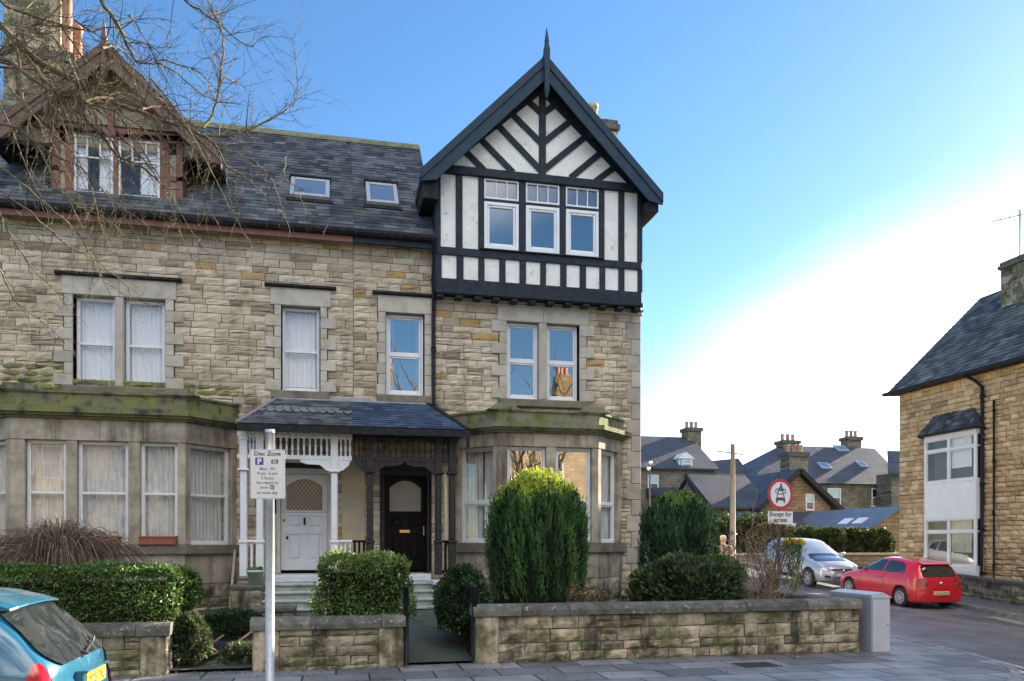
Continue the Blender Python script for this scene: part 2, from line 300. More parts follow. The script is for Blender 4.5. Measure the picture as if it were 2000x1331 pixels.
# ------------------------------------------------------------------ masonry, slates, windows
def free(u0, u1, a, b, holes):
    seg = [(u0, u1)]
    for (h0, h1, g0, g1) in holes:
        if min(b, g1)-max(a, g0) > 0.45*(b-a):
            ns = []
            for s, e in seg:
                if h1 <= s or h0 >= e: ns.append((s, e)); continue
                if h0-s > 0.03: ns.append((s, h0))
                if e-h1 > 0.03: ns.append((h1, e))
            seg = ns
    return seg
def stones(mb, T, u0, u1, v0, v1, holes=(), h=(0.12, 0.19), l=(0.2, 0.5), proud=0.022, rough=0.012, gap=0.006, seed=1, limits=None, mat=0, odd=0.03, nv=3, jit=0.006):
    g = random.Random(seed); v = v0
    while v < v1-0.02:
        hh = g.uniform(*h)
        if v1-(v+hh) < h[0]*0.7: hh = v1-v
        a, b = v, v+hh; ua, ub = (u0, u1) if limits is None else limits((a+b)/2)
        for s, e in free(ua, ub, a, b, holes):
            u = s
            while u < e-0.01:
                ll = g.uniform(*l)*(0.8+hh*1.6)
                if e-(u+ll) < l[0]*0.7: ll = e-u
                split = [(a, b)]
                if hh > h[0]*1.25 and g.random() < 0.12: mcut = a+hh*g.uniform(0.4, 0.6); split = [(a, mcut), (mcut, b)]
                for (c, d) in split:
                    nu = max(2, min(4, int(ll/0.11))); J = lambda: g.uniform(-jit, jit)
                    x0, x1, y0, y1 = u+gap, u+ll-gap, c+gap, d-gap
                    cr = [(x0+J(), y0+J()), (x1+J(), y0+J()), (x1+J(), y1+J()), (x0+J(), y1+J())]
                    vs = []; base = proud+g.uniform(-0.4, 0.6)*rough
                    for j in range(nv+1):
                        for i in range(nu+1):
                            s_, t_ = i/nu, j/nv
                            ux = (cr[0][0]*(1-s_)+cr[1][0]*s_)*(1-t_)+(cr[3][0]*(1-s_)+cr[2][0]*s_)*t_
                            vy = (cr[0][1]*(1-s_)+cr[1][1]*s_)*(1-t_)+(cr[3][1]*(1-s_)+cr[2][1]*s_)*t_
                            edge = i in (0, nu) or j in (0, nv)
                            if edge and i not in (0, nu): vy += g.uniform(-0.004, 0.004)
                            vs.append(T(ux, vy, 0.008+g.uniform(0, 0.004) if edge else base+g.uniform(-1, 1)*rough))
                    n0 = len(vs); vs += [T(p[0], p[1], -0.012) for p in cr]
                    fs = [(j*(nu+1)+i, j*(nu+1)+i+1, (j+1)*(nu+1)+i+1, (j+1)*(nu+1)+i) for j in range(nv) for i in range(nu)]
                    bt = list(range(nu+1)); tp = [nv*(nu+1)+i for i in range(nu+1)]
                    lf = [j*(nu+1) for j in range(nv+1)]; rt = [j*(nu+1)+nu for j in range(nv+1)]
                    fs += [tuple([n0, n0+1]+bt[::-1]), tuple([n0+2, n0+3]+tp), tuple([n0+3, n0]+lf), tuple([n0+1, n0+2]+rt[::-1])]
                    t = g.uniform(0.05, 0.92); t = 0.5+(t-0.5)*0.9
                    if g.random() < odd: t = g.uniform(0.95, 1)
                    if g.random() < odd*1.3: t = g.uniform(0.0, 0.12)
                    mb.add(vs, fs, mat, t)
                u += ll
        v += hh
def backing(mb, T, u0, u1, v0, v1, holes=(), reveal=0.2, mat=0, rmat=0):
    us = sorted(set([u0, u1]+[min(u1, max(u0, h[k])) for h in holes for k in (0, 1)])); vs = sorted(set([v0, v1]+[min(v1, max(v0, h[k])) for h in holes for k in (2, 3)]))
    for a, b in zip(us, us[1:]):
        for c, d in zip(vs, vs[1:]):
            if any(h[0] < (a+b)/2 < h[1] and h[2] < (c+d)/2 < h[3] for h in holes): continue
            mb.quad(T(a, c, 0), T(b, c, 0), T(b, d, 0), T(a, d, 0), mat)
    for h0, h1, g0, g1 in holes:
        for p, q in (((h0, g0), (h1, g0)), ((h1, g0), (h1, g1)), ((h1, g1), (h0, g1)), ((h0, g1), (h0, g0))):
            mb.quad(T(*p, 0), T(*q, 0), T(*q, -reveal), T(*p, -reveal), rmat)
def blocks(mb, T, u0, u1, v0, v1, n0, n1, ln=0.6, seed=3, mat=0, c=0.008):
    g = random.Random(seed); k = max(1, round((u1-u0)/ln)); w = (u1-u0)/k
    for i in range(k): mb.cbox(T, u0+i*w+0.002, u0+(i+1)*w-0.002, v0, v1, n0, n1, c, mat, g.uniform(0.15, 0.95))
def slates(mb, O, U, V, vmax, lim, rh=0.2, w=0.26, seed=5, mat=0, holes=(), lift=0.014, tint=None, scal=None):
    O, U, V = Vector(O), Vector(U).normalized(), Vector(V).normalized(); N = U.cross(V).normalized(); g = random.Random(seed)
    if N.z < 0: N = -N
    v = 0; row = 0
    while v < vmax-0.02:
        a, b = lim(v+rh*0.5); u = a-(w*0.5 if row % 2 else 0)
        while u < b:
            ww = w*g.uniform(0.85, 1.15); s, e = max(a, u), min(b, u+ww)
            u += ww
            if e-s < 0.02 or any(h[0] < (s+e)/2 < h[1] and h[2] < v+rh*0.5 < h[3] for h in holes): continue
            z0 = lift*g.uniform(0.8, 1.6); z1 = lift*g.uniform(0.8, 1.6); top = min(v+rh*1.2, vmax); d0 = g.uniform(-0.008, 0.008)
            p = lambda x, y, n: O+U*x+V*y+N*n
            vs = [p(s+0.002, v+d0, z0), p(e-0.002, v+d0, z1), p(e-0.002, top, 0.004), p(s+0.002, top, 0.004), p(s+0.002, v+d0, 0), p(e-0.002, v+d0, 0)]
            t = g.uniform(0.05, 0.85) if tint is None else tint(s, v, g)
            if tint is None and g.random() < 0.025: t = 0.97
            mb.add(vs, [(0, 1, 2, 3), (4, 5, 1, 0), (5, 2, 1), (4, 0, 3)], mat, t)
        v += rh; row += 1
def wavy(mb, T, u0, u1, v0, v1, n, seed=1, mat=0, per=0.09, amp=0.02):
    g = random.Random(seed); k = max(8, int((u1-u0)/0.018)); ph = g.uniform(0, 6); vs = []
    rows = 6
    for j in range(rows+1):
        for i in range(k+1):
            u = u0+(u1-u0)*i/k; f = 1-0.35*j/rows
            vs.append(T(u, v0+(v1-v0)*j/rows, n+amp*f*(math.sin(u/per*6.28+ph+0.5*math.sin(u*9+ph)+0.15*j)+0.4*math.sin(u/per*2.3+ph))))
    mb.add(vs, [(j*(k+1)+i, j*(k+1)+i+1, (j+1)*(k+1)+i+1, (j+1)*(k+1)+i) for j in range(rows) for i in range(k)], mat, 0.5, True)
def window(parent, T, u0, u1, v0, v1, n, rows=((0, 1),), fr=0.05, bar=0.04, cols=None, sash=0.0, fm=None, gm=None, curtain=None, cn=-0.12, room=0.5, name='window', label=None, seed=1, open_part=None, dep=0.07, closer=0.0):
    """rows/cols: positions (0..1) of glazing bars; sash>0 adds a stepped inner frame."""
    fm = fm or WHITE; gm = gm or GL; f = MB(); p = MB()
    f.cbox(T, u0, u0+fr, v0, v1, n-dep, n, 0.006); f.cbox(T, u1-fr, u1, v0, v1, n-dep, n, 0.006)
    f.cbox(T, u0+fr, u1-fr, v0, v0+fr*1.25, n-dep, n+0.012, 0.006); f.cbox(T, u0+fr, u1-fr, v1-fr, v1, n-dep, n-0.002, 0.006)
    vb = [v0+fr*1.25]+[v0+(v1-v0)*r for r in (rows or ())]+[v1-fr]
    for r in vb[1:-1]: f.cbox(T, u0+fr, u1-fr, r-bar/2, r+bar/2, n-dep, n-0.006, 0.005)
    for k in range(len(vb)-1):
        a, b = vb[k]+(bar/2 if k else 0), vb[k+1]-(bar/2 if k < len(vb)-2 else 0)
        cc = (cols or {}).get(k, ())
        ub = [u0+fr]+[u0+(u1-u0)*c for c in cc]+[u1-fr]
        for c in ub[1:-1]: f.cbox(T, c-bar/2, c+bar/2, a, b, n-dep, n-0.01, 0.004)
        for i in range(len(ub)-1):
            x0, x1 = ub[i]+(bar/2 if i else 0), ub[i+1]-(bar/2 if i < len(ub)-2 else 0)
            if sash:
                for q in ((x0, x0+sash, a, b), (x1-sash, x1, a, b), (x0+sash, x1-sash, a, a+sash), (x0+sash, x1-sash, b-sash, b)):
                    f.cbox(T, q[0]+0.003, q[1]-0.003, q[2]+0.003, q[3]-0.003, n-dep, n-0.018, 0.01)
                x0 += sash; x1 -= sash; a_, b_ = a+sash, b-sash
            else: a_, b_ = a, b
            p.quad(T(x0-0.005, a_-0.005, n-0.04-0.012*(k == 0)), T(x1+0.005, a_-0.005, n-0.04-0.012*(k == 0)), T(x1+0.005, b_+0.005, n-0.04-0.012*(k == 0)), T(x0-0.005, b_+0.005, n-0.04-0.012*(k == 0)))
    o = f.build(name, fm, parent)
    if label: o['label'] = label
    p.build('pane', gm, o)
    if curtain:
        m, spans, (ca, cb) = curtain; c = MB()
        for k, (a, b) in enumerate(spans):
            wavy(c, T, u0+(u1-u0)*a, u0+(u1-u0)*b, v0+(v1-v0)*ca, v0+(v1-v0)*cb, n+cn, seed*7+k)
        c.build('curtain', m, o)
    if room:
        r = MB(); e = 0.001
        A, B, Cc, Dd = (u0-e, v0-e), (u1+e, v0-e), (u1+e, v1+e), (u0-e, v1+e)
        r.quad(T(*A, n-room), T(*B, n-room), T(*Cc, n-room), T(*Dd, n-room))
        for q, w in ((A, B), (B, Cc), (Cc, Dd), (Dd, A)): r.quad(T(*q, n-dep), T(*w, n-dep), T(*w, n-room), T(*q, n-room))
        r.build('room_lining', DARK, o)
    return o
def dressings(mb, T, u0, u1, v0, v1, lint=0.32, seed=1, jw=(0.13, 0.27), sill=True, drip=True, ext=0.10, mull=None, n1=0.05, lm=0, sm=1):
    """quoined jambs, lintel, drip mould and sill around an opening; returns the area they cover"""
    g = random.Random(seed); k = max(3, round((v1-v0)/0.24)); hh = (v1-v0)/k
    for i in range(k):
        w = jw[1] if i % 2 == 0 else jw[0]
        for a, b in ((u0-w, u0), (u1, u1+w)): mb.cbox(T, a, b, v0+i*hh+0.003, v0+(i+1)*hh-0.003, -0.18, n1-0.004*(i % 2), 0.008, lm, g.uniform(0.3, 1))
    a, b = u0-jw[0]-ext*0.5, u1+jw[0]+ext*0.5
    if mull:
        mid = (mull[0]+mull[1])/2
        mb.cbox(T, mull[0], mull[1], v0, v1, -0.2, n1-0.006, 0.02, lm, 0.45)
        mb.cbox(T, a, mid-0.003, v1+0.002, v1+lint, -0.18, n1+0.002, 0.008, lm, 0.75); mb.cbox(T, mid+0.003, b, v1+0.002, v1+lint, -0.18, n1+0.002, 0.008, lm, 0.6)
    else: mb.cbox(T, a, b, v1+0.002, v1+lint, -0.18, n1+0.002, 0.008, lm, 0.7)
    if drip: mb.cbox(T, a-0.12, b+0.12, v1+lint+0.003, v1+lint+0.075, 0, n1+0.07, 0.02, 2, 0.2)
    if sill: mb.cbox(T, u0-0.2, u1+0.2, v0-0.18, v0-0.002, -0.2, n1+0.05, 0.02, sm, 0.5)
    return (u0-jw[0]-0.02, u1+jw[0]+0.02, v0-0.15, v1+lint-0.02)
def offs(pts, o):
    pts = [Vector((p[0], p[1])) for p in pts]; L = []
    for p, q in zip(pts, pts[1:]):
        e = (q-p).normalized(); nn = Vector((e.y, -e.x)); L.append((p+nn*o, e))
    out = [L[0][0]]
    out[0] = Vector((L[0][0].x-(L[0][0].y-pts[0].y)*L[0][1].x/L[0][1].y, pts[0].y)) if abs(L[0][1].y) > 1e-6 else L[0][0]
    for (p, e), (q, f) in zip(L, L[1:]):
        den = e.x*f.y-e.y*f.x; t = ((q.x-p.x)*f.y-(q.y-p.y)*f.x)/den; out.append(p+e*t)
    p, e = L[-1]; out.append(Vector((p.x+(pts[-1].y-p.y)*e.x/e.y, pts[-1].y)) if abs(e.y) > 1e-6 else p+e*(pts[-1]-pts[-2]).length)
    return out
def bay(house, xs, Yf, Yb, z, wins, curt, fm, seed, labels, mossy):
    """canted stone bay; xs = wall-left, front-left, front-right, wall-right; z = dict of levels"""
    pts = [(xs[0], Yf), (xs[1], Yb), (xs[2], Yb), (xs[3], Yf)]
    b = MB(); g = random.Random(seed)
    faces = [TE(pts[i], pts[i+1]) for i in range(3)]
    for i, (T, L) in enumerate(faces):
        # plinth (rubble), apron blocks, piers, lintel course
        backing(b, T, 0, L, z['base'], z['apron'], (), mat=1)
        stones(b, T, 0.0, L, z['base'], z['apron'], h=(0.2, 0.26), l=(0.4, 0.7), seed=seed+i, mat=5, proud=0.03, odd=0.0)
        blocks(b, T, 0, L, z['apron'], z['sill0'], -0.25, 0.02, 0.62, seed+i+20, 0)
        op = wins[i]; ed = [0]+[v*L if i != 1 else v for w in op for v in w]+[L]
        if i == 1: ed = [0]+[v-xs[1] for w in op for v in w]+[L]
        for k in range(0, len(ed), 2): b.cbox(T, ed[k]+0.001, ed[k+1]-0.001, z['sill1'], z['win1'], -0.22, 0.0, 0.012, 0, g.uniform(0.2, 0.8))
        blocks(b, T, 0, L, z['win1'], z['lint1'], -0.25, 0.012, 0.85, seed+i+30, 0)
    for o, a, c, m in ((0.10, z['sill0'], z['sill1'], 2), (0.07, z['lint1'], z['lint1']+0.05, 3), (0.14, z['lint1']+0.05, z['lint1']+0.10, 3), (0.20, z['lint1']+0.10, z['corn1'], 3), (0.04, z['corn1'], z['par1'], 3)):
        q = offs(pts, o); b.zprism([q[0], q[1], q[2], q[3]], a+0.001, c, m, 0.4)
    q = offs(pts, 0.075); b.zprism([q[0], q[1], q[2], q[3]], z['par1'], z['par1']+0.045, 3, 0.4)
    # the raised ogee blocks over the two corners of the parapet
    for cx in (xs[1]+0.12, xs[2]-0.12):
        prof = [(-0.40, 0), (-0.32, 0.02), (-0.26, 0.06), (-0.21, 0.13), (0.21, 0.13), (0.26, 0.06), (0.32, 0.02), (0.40, 0)]
        A = [Vector((cx+u, Yb-0.095, z['par1']+0.03+v)) for u, v in prof]; B_ = [Vector((cx+u, Yb+0.14, z['par1']+0.03+v)) for u, v in prof]
        b.prism(None, A[::-1], B_[::-1], 4, 0.3)
    body = b.build('bay_window', [ASHLAR_G, MORTAR, SILLS, MOSS if mossy else MOSS_L, MOSS_L, STONE_DK], house)
    r = MB()
    q = offs(pts, -0.33); r.zprism([q[0], q[1], q[2], q[3]], z['sill1']-0.05, z['win1']+0.1, 0)
    rm = r.build('room_lining', ROOMW, body)
    for i, (T, L) in enumerate(faces):
        for k, w in enumerate(wins[i]):
            a, c = (w[0]*L, w[1]*L) if i != 1 else (w[0]-xs[1], w[1]-xs[1])
            lab = labels.get((i, k)) if labels else None
            window(house, T, a, c, z['sill1'], z['win1'], -0.10, rows=(curt['split'],), fr=curt['fr'], bar=0.05, fm=fm, gm=curt['gm'][i][k], sash=curt['sash'], curtain=curt['c'][i][k], cn=-0.13, room=0, seed=seed+i*5+k, name='window', label=lab)
    return body
# ------------------------------------------------------------------ the pair of stone terraced houses
Yf = 18.0; T18 = TY(Yf); PARTY = X(690, Yf)
ZE = 8.72                                               # eaves
G0 = 0.30                                               # bottom of walls (inside the gardens)
LH = empty('stone_house', (-5, Yf, 0), 'stone terraced house with red-brown gutter, brown dormer gable and white porch', 'house')
RH = empty('stone_house', (4, Yf, 0), 'end-of-terrace stone house with black and white half-timbered gable and black porch', 'house')
def zr(pts, Y=Yf):                                      # average height of several photo points on the facade
    return sum(Z(a, b, Y) for a, b in pts)/len(pts)
# --- left house wall
lw_ = MB(); XL = -16.0; holes = []; opens = []
def opening(mb, px0, px1, py0, py1, Y=Yf, **k):
    u0, u1 = X(px0, Y), X(px1, Y); v0 = Z((px0+px1)/2, py1, Y); v1 = Z((px0+px1)/2, py0, Y)
    return u0, u1, v0, v1
a1 = opening(lw_, 143, 324, 581, 757); mull = (X(225, Yf), X(242, Yf))
h1 = dressings(lw_, T18, *a1, lint=0.38, seed=4, mull=mull, jw=(0.16, 0.36))
a2 = opening(lw_, 549, 626, 599, 765); h2 = dressings(lw_, T18, *a2, lint=0.38, seed=5, jw=(0.14, 0.33), ext=0.16)
stones(lw_, T18, XL, PARTY, G0, ZE, [h1, h2, (X(528, Yf), X(650, Yf), 1.1, 3.8)], seed=11, mat=3, h=(0.12, 0.20), l=(0.22, 0.55), odd=0.045)
backing(lw_, T18, XL, PARTY, G0, ZE, [a1, a2, (X(528, Yf), X(650, Yf), 1.15, 3.75)], 0.5, mat=4, rmat=0)
lw_.box(XL, PARTY-0.01, Yf+7.8, Yf+7.9, G0, ZE, 4); lw_.box(XL, XL+0.1, Yf+0.02, Yf+7.8, G0, ZE, 4)
g = random.Random(8)                                     # moss bloom over the bay: mossy stones set proud
stones(lw_, T18, X(2, Yf), X(470, Yf), 4.98, 5.24, seed=3, mat=5, proud=0.032, odd=0)
stones(lw_, T18, X(2, Yf), X(128, Yf), 5.24, 5.52, seed=3, mat=5, proud=0.03, odd=0)
lw_.build('wall', [ASHLAR, SILLS, PIPE, STONE, MORTAR, MOSS], LH)
W_ = (X(146, Yf), X(224, Yf)), (X(243, Yf), X(321, Yf))
for k, (a, c) in enumerate(W_):
    window(LH, T18, a, c, a1[2]+0.02, a1[3]-0.02, -0.12, rows=(0.48,), fr=0.07, bar=0.05, gm=GL, curtain=(CURT, ((0.06, 0.94),), (0.06, 0.97)), seed=k+2)
window(LH, T18, a2[0]+0.02, a2[1]-0.02, a2[2]+0.02, a2[3]-0.02, -0.12, rows=(0.48,), fr=0.06, bar=0.05, gm=GL, curtain=(CURT, ((0.06, 0.94),), (0.06, 0.97)), seed=9)
# --- right house wall
rw = MB(); XR = 7.16; GB = 7.42
a3 = opening(rw, 753, 829, 613, 773); h3 = dressings(rw, T18, *a3, lint=0.38, seed=6, jw=(0.16, 0.20), ext=0.02)
a4 = opening(rw, 989, 1131, 632, 782); mull = (X(1052, Yf), X(1068, Yf))
h4 = dressings(rw, T18, *a4, lint=0.36, seed=7, mull=mull, drip=False, jw=(0.17, 0.36))
a5 = (X(1195, Yf), X(1225, Yf), 0.02, 0.62)
pl = X(849, Yf)
def rlim(v): return (PARTY, pl-0.05) if v > GB+0.1 else (PARTY, XR-0.02)
stones(rw, T18, PARTY, XR-0.02, -0.2, ZE, [h3, h4, a5, (X(742, Yf), X(843, Yf), 1.1, 3.8), (XR-0.235, XR, -1, GB)], seed=12, mat=3, limits=rlim, odd=0.03)
k = 0; v = -0.2
while v < GB-0.1:                                        # corner quoins
    w = (0.36, 0.24)[k % 2]; rw.cbox(T18, XR-w, XR, v+0.004, v+0.38, -0.35, 0.035, 0.01, 0, random.Random(k).uniform(0, 0.6)); v += 0.385; k += 1
backing(rw, T18, PARTY, XR-0.01, -0.3, ZE, [a3, a4, a5, (X(742, Yf), X(843, Yf), 1.15, 3.75)], 0.5, mat=4, rmat=0)
TS = lambda u, v, n: Vector((XR-0.01+n, u, v))           # side wall toward the side street
stones(rw, TS, Yf, Yf+7.8, -0.2, ZE, seed=31, mat=3, nv=2, h=(0.16, 0.24), l=(0.3, 0.6)); backing(rw, TS, Yf, Yf+7.8, -0.3, 9.9, mat=4)
rw.box(PARTY, XR-0.05, Yf+7.8, Yf+7.9, G0, ZE, 4)
rw.cbox(T18, pl+0.02, XR+0.03, GB-0.12, GB-0.03, -0.1, 0.07, 0.02, 0, 0.3); rw.cbox(T18, pl+0.02, XR+0.05, GB-0.03, GB+0.01, -0.1, 0.10, 0.01, 0, 0.2)
rw.build('wall', [ASHLAR, SILLS, PIPE, STONE, MORTAR], RH)
window(RH, T18, a3[0]+0.015, a3[1]-0.015, a3[2]+0.015, a3[3]-0.015, -0.10, rows=(0.5,), fr=0.06, bar=0.06, sash=0.045, fm=UPVC, gm=GLR, curtain=(CURT_B, ((0.04, 0.22), (0.8, 0.96)), (0.05, 0.97)), seed=21)
for k, (a, c) in enumerate(((a4[0]+0.02, mull[0]-0.005), (mull[1]+0.005, a4[1]-0.02))):
    window(RH, T18, a, c, a4[2]+0.015, a4[3]-0.015, -0.10, rows=(0.5,), fr=0.055, bar=0.06, sash=0.045, fm=UPVC, gm=GLR, seed=22+k)
window(RH, T18, a5[0], a5[1], a5[2], a5[3], -0.12, rows=(), fr=0.05, fm=WHITE, gm=GLR, label='small basement window at ground level')
# --- bays
zl = dict(base=0.25, apron=1.0, sill0=1.62, sill1=1.80, win1=3.86, lint1=4.28, corn1=4.50, par1=4.78)
cB, cG = CURT_B, CURT_G
def cu(m, *s): return (m, s or ((0.03, 0.97),), (0.02, 1.0))
fl = (X(20, 17.1), X(362, 17.1))
lf = [(X(47, 17.05), X(127, 17.05)), (X(149, 17.05), X(249, 17.05)), (X(272, 17.05), X(346, 17.05))]
bay(LH, (fl[0]-0.9, fl[0], fl[1], fl[1]+0.9), Yf, 17.1, zl, {0: [(0.2, 0.85)], 1: lf, 2: [(0.10, 0.88)]},
    dict(split=0.5, fr=0.07, sash=0, gm={0: [GL], 1: [GL, GL, GL], 2: [GL]}, c={0: [cu(cB)], 1: [cu(cB), cu(cG), cu(cG)], 2: [cu(cG)]}), WHITE, 50, None, True)
zr_ = dict(base=0.05, apron=1.05, sill0=1.63, sill1=1.84, win1=3.98, lint1=4.28, corn1=4.48, par1=4.74)
fr_ = (X(975, 17.1), X(1168, 17.1))
rf = [(X(992, 17.05), X(1068, 17.05)), (X(1087, 17.05), X(1157, 17.05))]
bay(RH, (2.62, fr_[0], fr_[1], 6.68), Yf, 17.1, zr_, {0: [(0.12, 0.86)], 1: rf, 2: [(0.14, 0.84)]},
    dict(split=0.42, fr=0.05, sash=0.04, gm={0: [GL], 1: [GLR, GLR], 2: [GL]}, c={0: [cu(cG, (0.05, 0.55), (0.6, 0.97))], 1: [cu(cB, (0.03, 0.3)), None], 2: [cu(cG)]}), UPVC, 60, None, False)
# --- main roofs
RS = 1.0; YE = 17.72; ZR = 12.58
def roofpt(px, py):                                      # photo pixel -> point on the front roof slope
    r = (px-1000)/F; k_ = (HZ-py)/F; c_ = CT-r*ST; d = (ZE-YE-EYE)/(k_-c_)
    return Vector((d*(r*CT+ST), d*c_, EYE+d*k_))
s2 = math.sqrt(0.5); VU = Vector((0, s2, s2)); VM = (ZR-ZE)/s2
def roof(house, x0, x1, holes, seed):
    m = MB(); O = Vector((0, YE, ZE))
    for dz, mt in ((-0.03, 1),):
        A = [Vector((x0, YE, ZE+dz)), Vector((x1, YE, ZE+dz)), Vector((x1, YE+ZR-ZE, ZR+dz)), Vector((x0, YE+ZR-ZE, ZR+dz))]
        us = sorted([x0, x1]+[h[k] for h in holes for k in (0, 1)])
        m.quad(*A, 1)
    B = Vector((0, YE+2*(ZR-ZE), ZE))
    m.quad(Vector((x0, B.y, ZE)), Vector((x1, B.y, ZE)), Vector((x1, YE+ZR-ZE, ZR)), Vector((x0, YE+ZR-ZE, ZR)), 1)
    slates(m, O, (1, 0, 0), VU, VM, lambda v: (x0, x1), rh=0.17, w=0.27, seed=seed, holes=holes)
    n = int((x1-x0)/0.45)
    for i in range(n):
        a = x0+(x1-x0)*i/n; b_ = x0+(x1-x0)*(i+1)/n-0.01; cy = YE+ZR-ZE
        pr = [(-0.19, -0.15), (-0.16, -0.07), (0, 0.07), (0.16, -0.07), (0.19, -0.15)]
        m.prism(None, [Vector((a, cy+p, ZR+q)) for p, q in pr], [Vector((b_, cy+p, ZR+q)) for p, q in pr], 2, 0.5)
    return m.build('roof', [SLATE, SLATE_T, RIDGE], house)
def skyl(rf, px0, px1, py0, py1, lab):
    a, b_ = roofpt(px0, py1), roofpt(px1, (py0+py1)/2); c_ = roofpt((px0+px1)/2, py0)
    u0, u1 = roofpt(px0, (py0+py1)/2).x, b_.x; v0 = (roofpt((px0+px1)/2, py1).z-ZE)/s2; v1 = (c_.z-ZE)/s2
    N = Vector((0, -s2, s2)); O = Vector((0, YE, ZE))
    T = lambda u, v, n: O+Vector((u, 0, 0))+VU*v+N*n
    f = MB()
    for q in ((u0, u0+0.09, v0, v1), (u1-0.09, u1, v0, v1), (u0+0.09, u1-0.09, v0, v0+0.10), (u0+0.09, u1-0.09, v1-0.09, v1)):
        f.cbox(T, *q, 0.0, 0.10, 0.01)
    f.tbox(T, u0-0.08, u1+0.08, v0-0.14, v0-0.01, 0.015, 0.03, 1); f.tbox(T, u0-0.02, u1+0.02, v1, v1+0.05, 0.02, 0.13, 1)
    o = f.build('skylight', [GALV, PIPE], rf); p = MB(); p.quad(T(u0+0.08, v0+0.09, 0.07), T(u1-0.08, v0+0.09, 0.07), T(u1-0.08, v1-0.08, 0.07), T(u0+0.08, v1-0.08, 0.07))
    return f
rl = roof(LH, XL, PARTY, [(-5.85, -3.2, 0.62, 3.2)], 41)
rr = roof(RH, PARTY, X(851, 17.74)+0.03, [], 42)
def skylight(house, px0, px1, py0, py1):
    u0, u1 = roofpt(px0, (py0+py1)/2).x, roofpt(px1, (py0+py1)/2).x; xm = (px0+px1)/2
    v0 = (roofpt(xm, py1).z-ZE)/s2; v1 = (roofpt(xm, py0).z-ZE)/s2
    N = Vector((0, -s2, s2)); O = Vector((0, YE, ZE)); T = lambda u, v, n: O+Vector((u, 0, 0))+VU*v+N*n
    f = MB()
    for q in ((u0, u0+0.10, v0, v1), (u1-0.10, u1, v0, v1), (u0+0.10, u1-0.10, v0, v0+0.10), (u0+0.10, u1-0.10, v1-0.10, v1)): f.cbox(T, *q, 0.0, 0.12, 0.012)
    f.tbox(T, u0-0.08, u1+0.08, v0-0.16, v0-0.005, 0.02, 0.035, 1); f.tbox(T, u0-0.03, u1+0.03, v1+0.002, v1+0.06, 0.02, 0.15, 1)
    o = f.build('skylight', [GALV, PIPE], house); p = MB()
    p.quad(T(u0+0.09, v0+0.09, 0.085), T(u1-0.09, v0+0.09, 0.085), T(u1-0.09, v1-0.09, 0.085), T(u0+0.09, v1-0.09, 0.085)); p.build('pane', SKYG, o)
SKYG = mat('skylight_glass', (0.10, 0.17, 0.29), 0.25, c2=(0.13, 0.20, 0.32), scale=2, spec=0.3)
skylight(LH, 567, 644, 358, 391); skylight(RH, 715, 776, 367, 404)
# gutters and fascias
def gutter(house, x0, x1, m):
    b = MB(); b.box(x0, x1, YE-0.02, YE+0.06, ZE-0.30, ZE-0.02, 0); b.box(x0, x1, YE+0.06, Yf+0.0, ZE-0.10, ZE-0.05, 1)
    pr = [(-0.16, 0.02), (-0.155, -0.05), (-0.12, -0.10), (-0.05, -0.12), (-0.022, -0.12), (-0.022, 0.02)]
    b.prism(None, [Vector((x0, YE+p, ZE-0.06+q)) for p, q in pr], [Vector((x1, YE+p, ZE-0.06+q)) for p, q in pr], 1)
    return b.build('gutter', [m, PIPE], house)
gutter(LH, XL, PARTY-0.02, REDT); gutter(RH, PARTY, pl, TIMBER)
def downpipe(house, pts, r=0.045, m=None, name='downpipe', col=True):
    b = MB(); b.tube(pts, r, 8)
    for a, c in zip(pts, pts[1:]):
        a, c = Vector(a), Vector(c)
        if (a-c).length > 1.5 and col:
            nn = int((a-c).length/1.8)
            for i in range(nn+1):
                q = a.lerp(c, (i+0.2)/(nn+1)); b.tube([q-Vector((0, 0, 0.05)), q+Vector((0, 0, 0.05))], r*1.35, 8)
    return b.build(name, m or PIPE, house)
px_ = X(846, Yf)
downpipe(RH, [(px_-0.05, YE-0.09, ZE-0.12), (px_+0.02, YE-0.02, ZE-0.35), (px_, Yf-0.09, ZE-0.65), (px_, Yf-0.09, 4.98)])
downpipe(RH, [(px_, Yf-0.09, 5.0), (px_+0.06, Yf-0.12, 4.9), (X(905, 17.4), 17.2, 4.38), (X(912, 17.1), 16.9, 4.2), (X(912, 17.1), 16.95, 3.9)], 0.035)
# --- chimneys
def chimney(house, cx, cy, wx, wy, z0, z1, pots, m, seed, potm=POT, ph=0.9):
    b = MB()
    for T, L in ((TE((cx-wx/2, cy-wy/2), (cx+wx/2, cy-wy/2)), 0), (TE((cx+wx/2, cy-wy/2), (cx+wx/2, cy+wy/2)), 0), (TE((cx-wx/2, cy+wy/2), (cx-wx/2, cy-wy/2)), 0)):
        stones(b, T[0], 0, T[1], z0, z1-0.28, h=(0.2, 0.3), l=(0.3, 0.6), seed=seed, nv=2)
    b.box(cx-wx/2, cx+wx/2, cy-wy/2, cy+wy/2, z0, z1-0.25, 1)
    b.box(cx-wx/2-0.08, cx+wx/2+0.08, cy-wy/2-0.08, cy+wy/2+0.08, z1-0.25, z1-0.12, 2, 0.3); b.box(cx-wx/2-0.03, cx+wx/2+0.03, cy-wy/2-0.03, cy+wy/2+0.03, z1-0.12, z1, 2, 0.3)
    o = b.build('chimney', [m, MORTAR, CAPS], house)
    for (px, py, r, hh, pm) in pots:
        p = MB(); p.lathe((px, py, z1), [(r*1.15, 0), (r*1.15, 0.08), (r, 0.1), (r*0.9, hh-0.12), (r*1.15, hh-0.1), (r*1.15, hh), (r*0.75, hh), (r*0.7, hh-0.3)], 12); p.build('chimney_pot', pm, o)
    return o
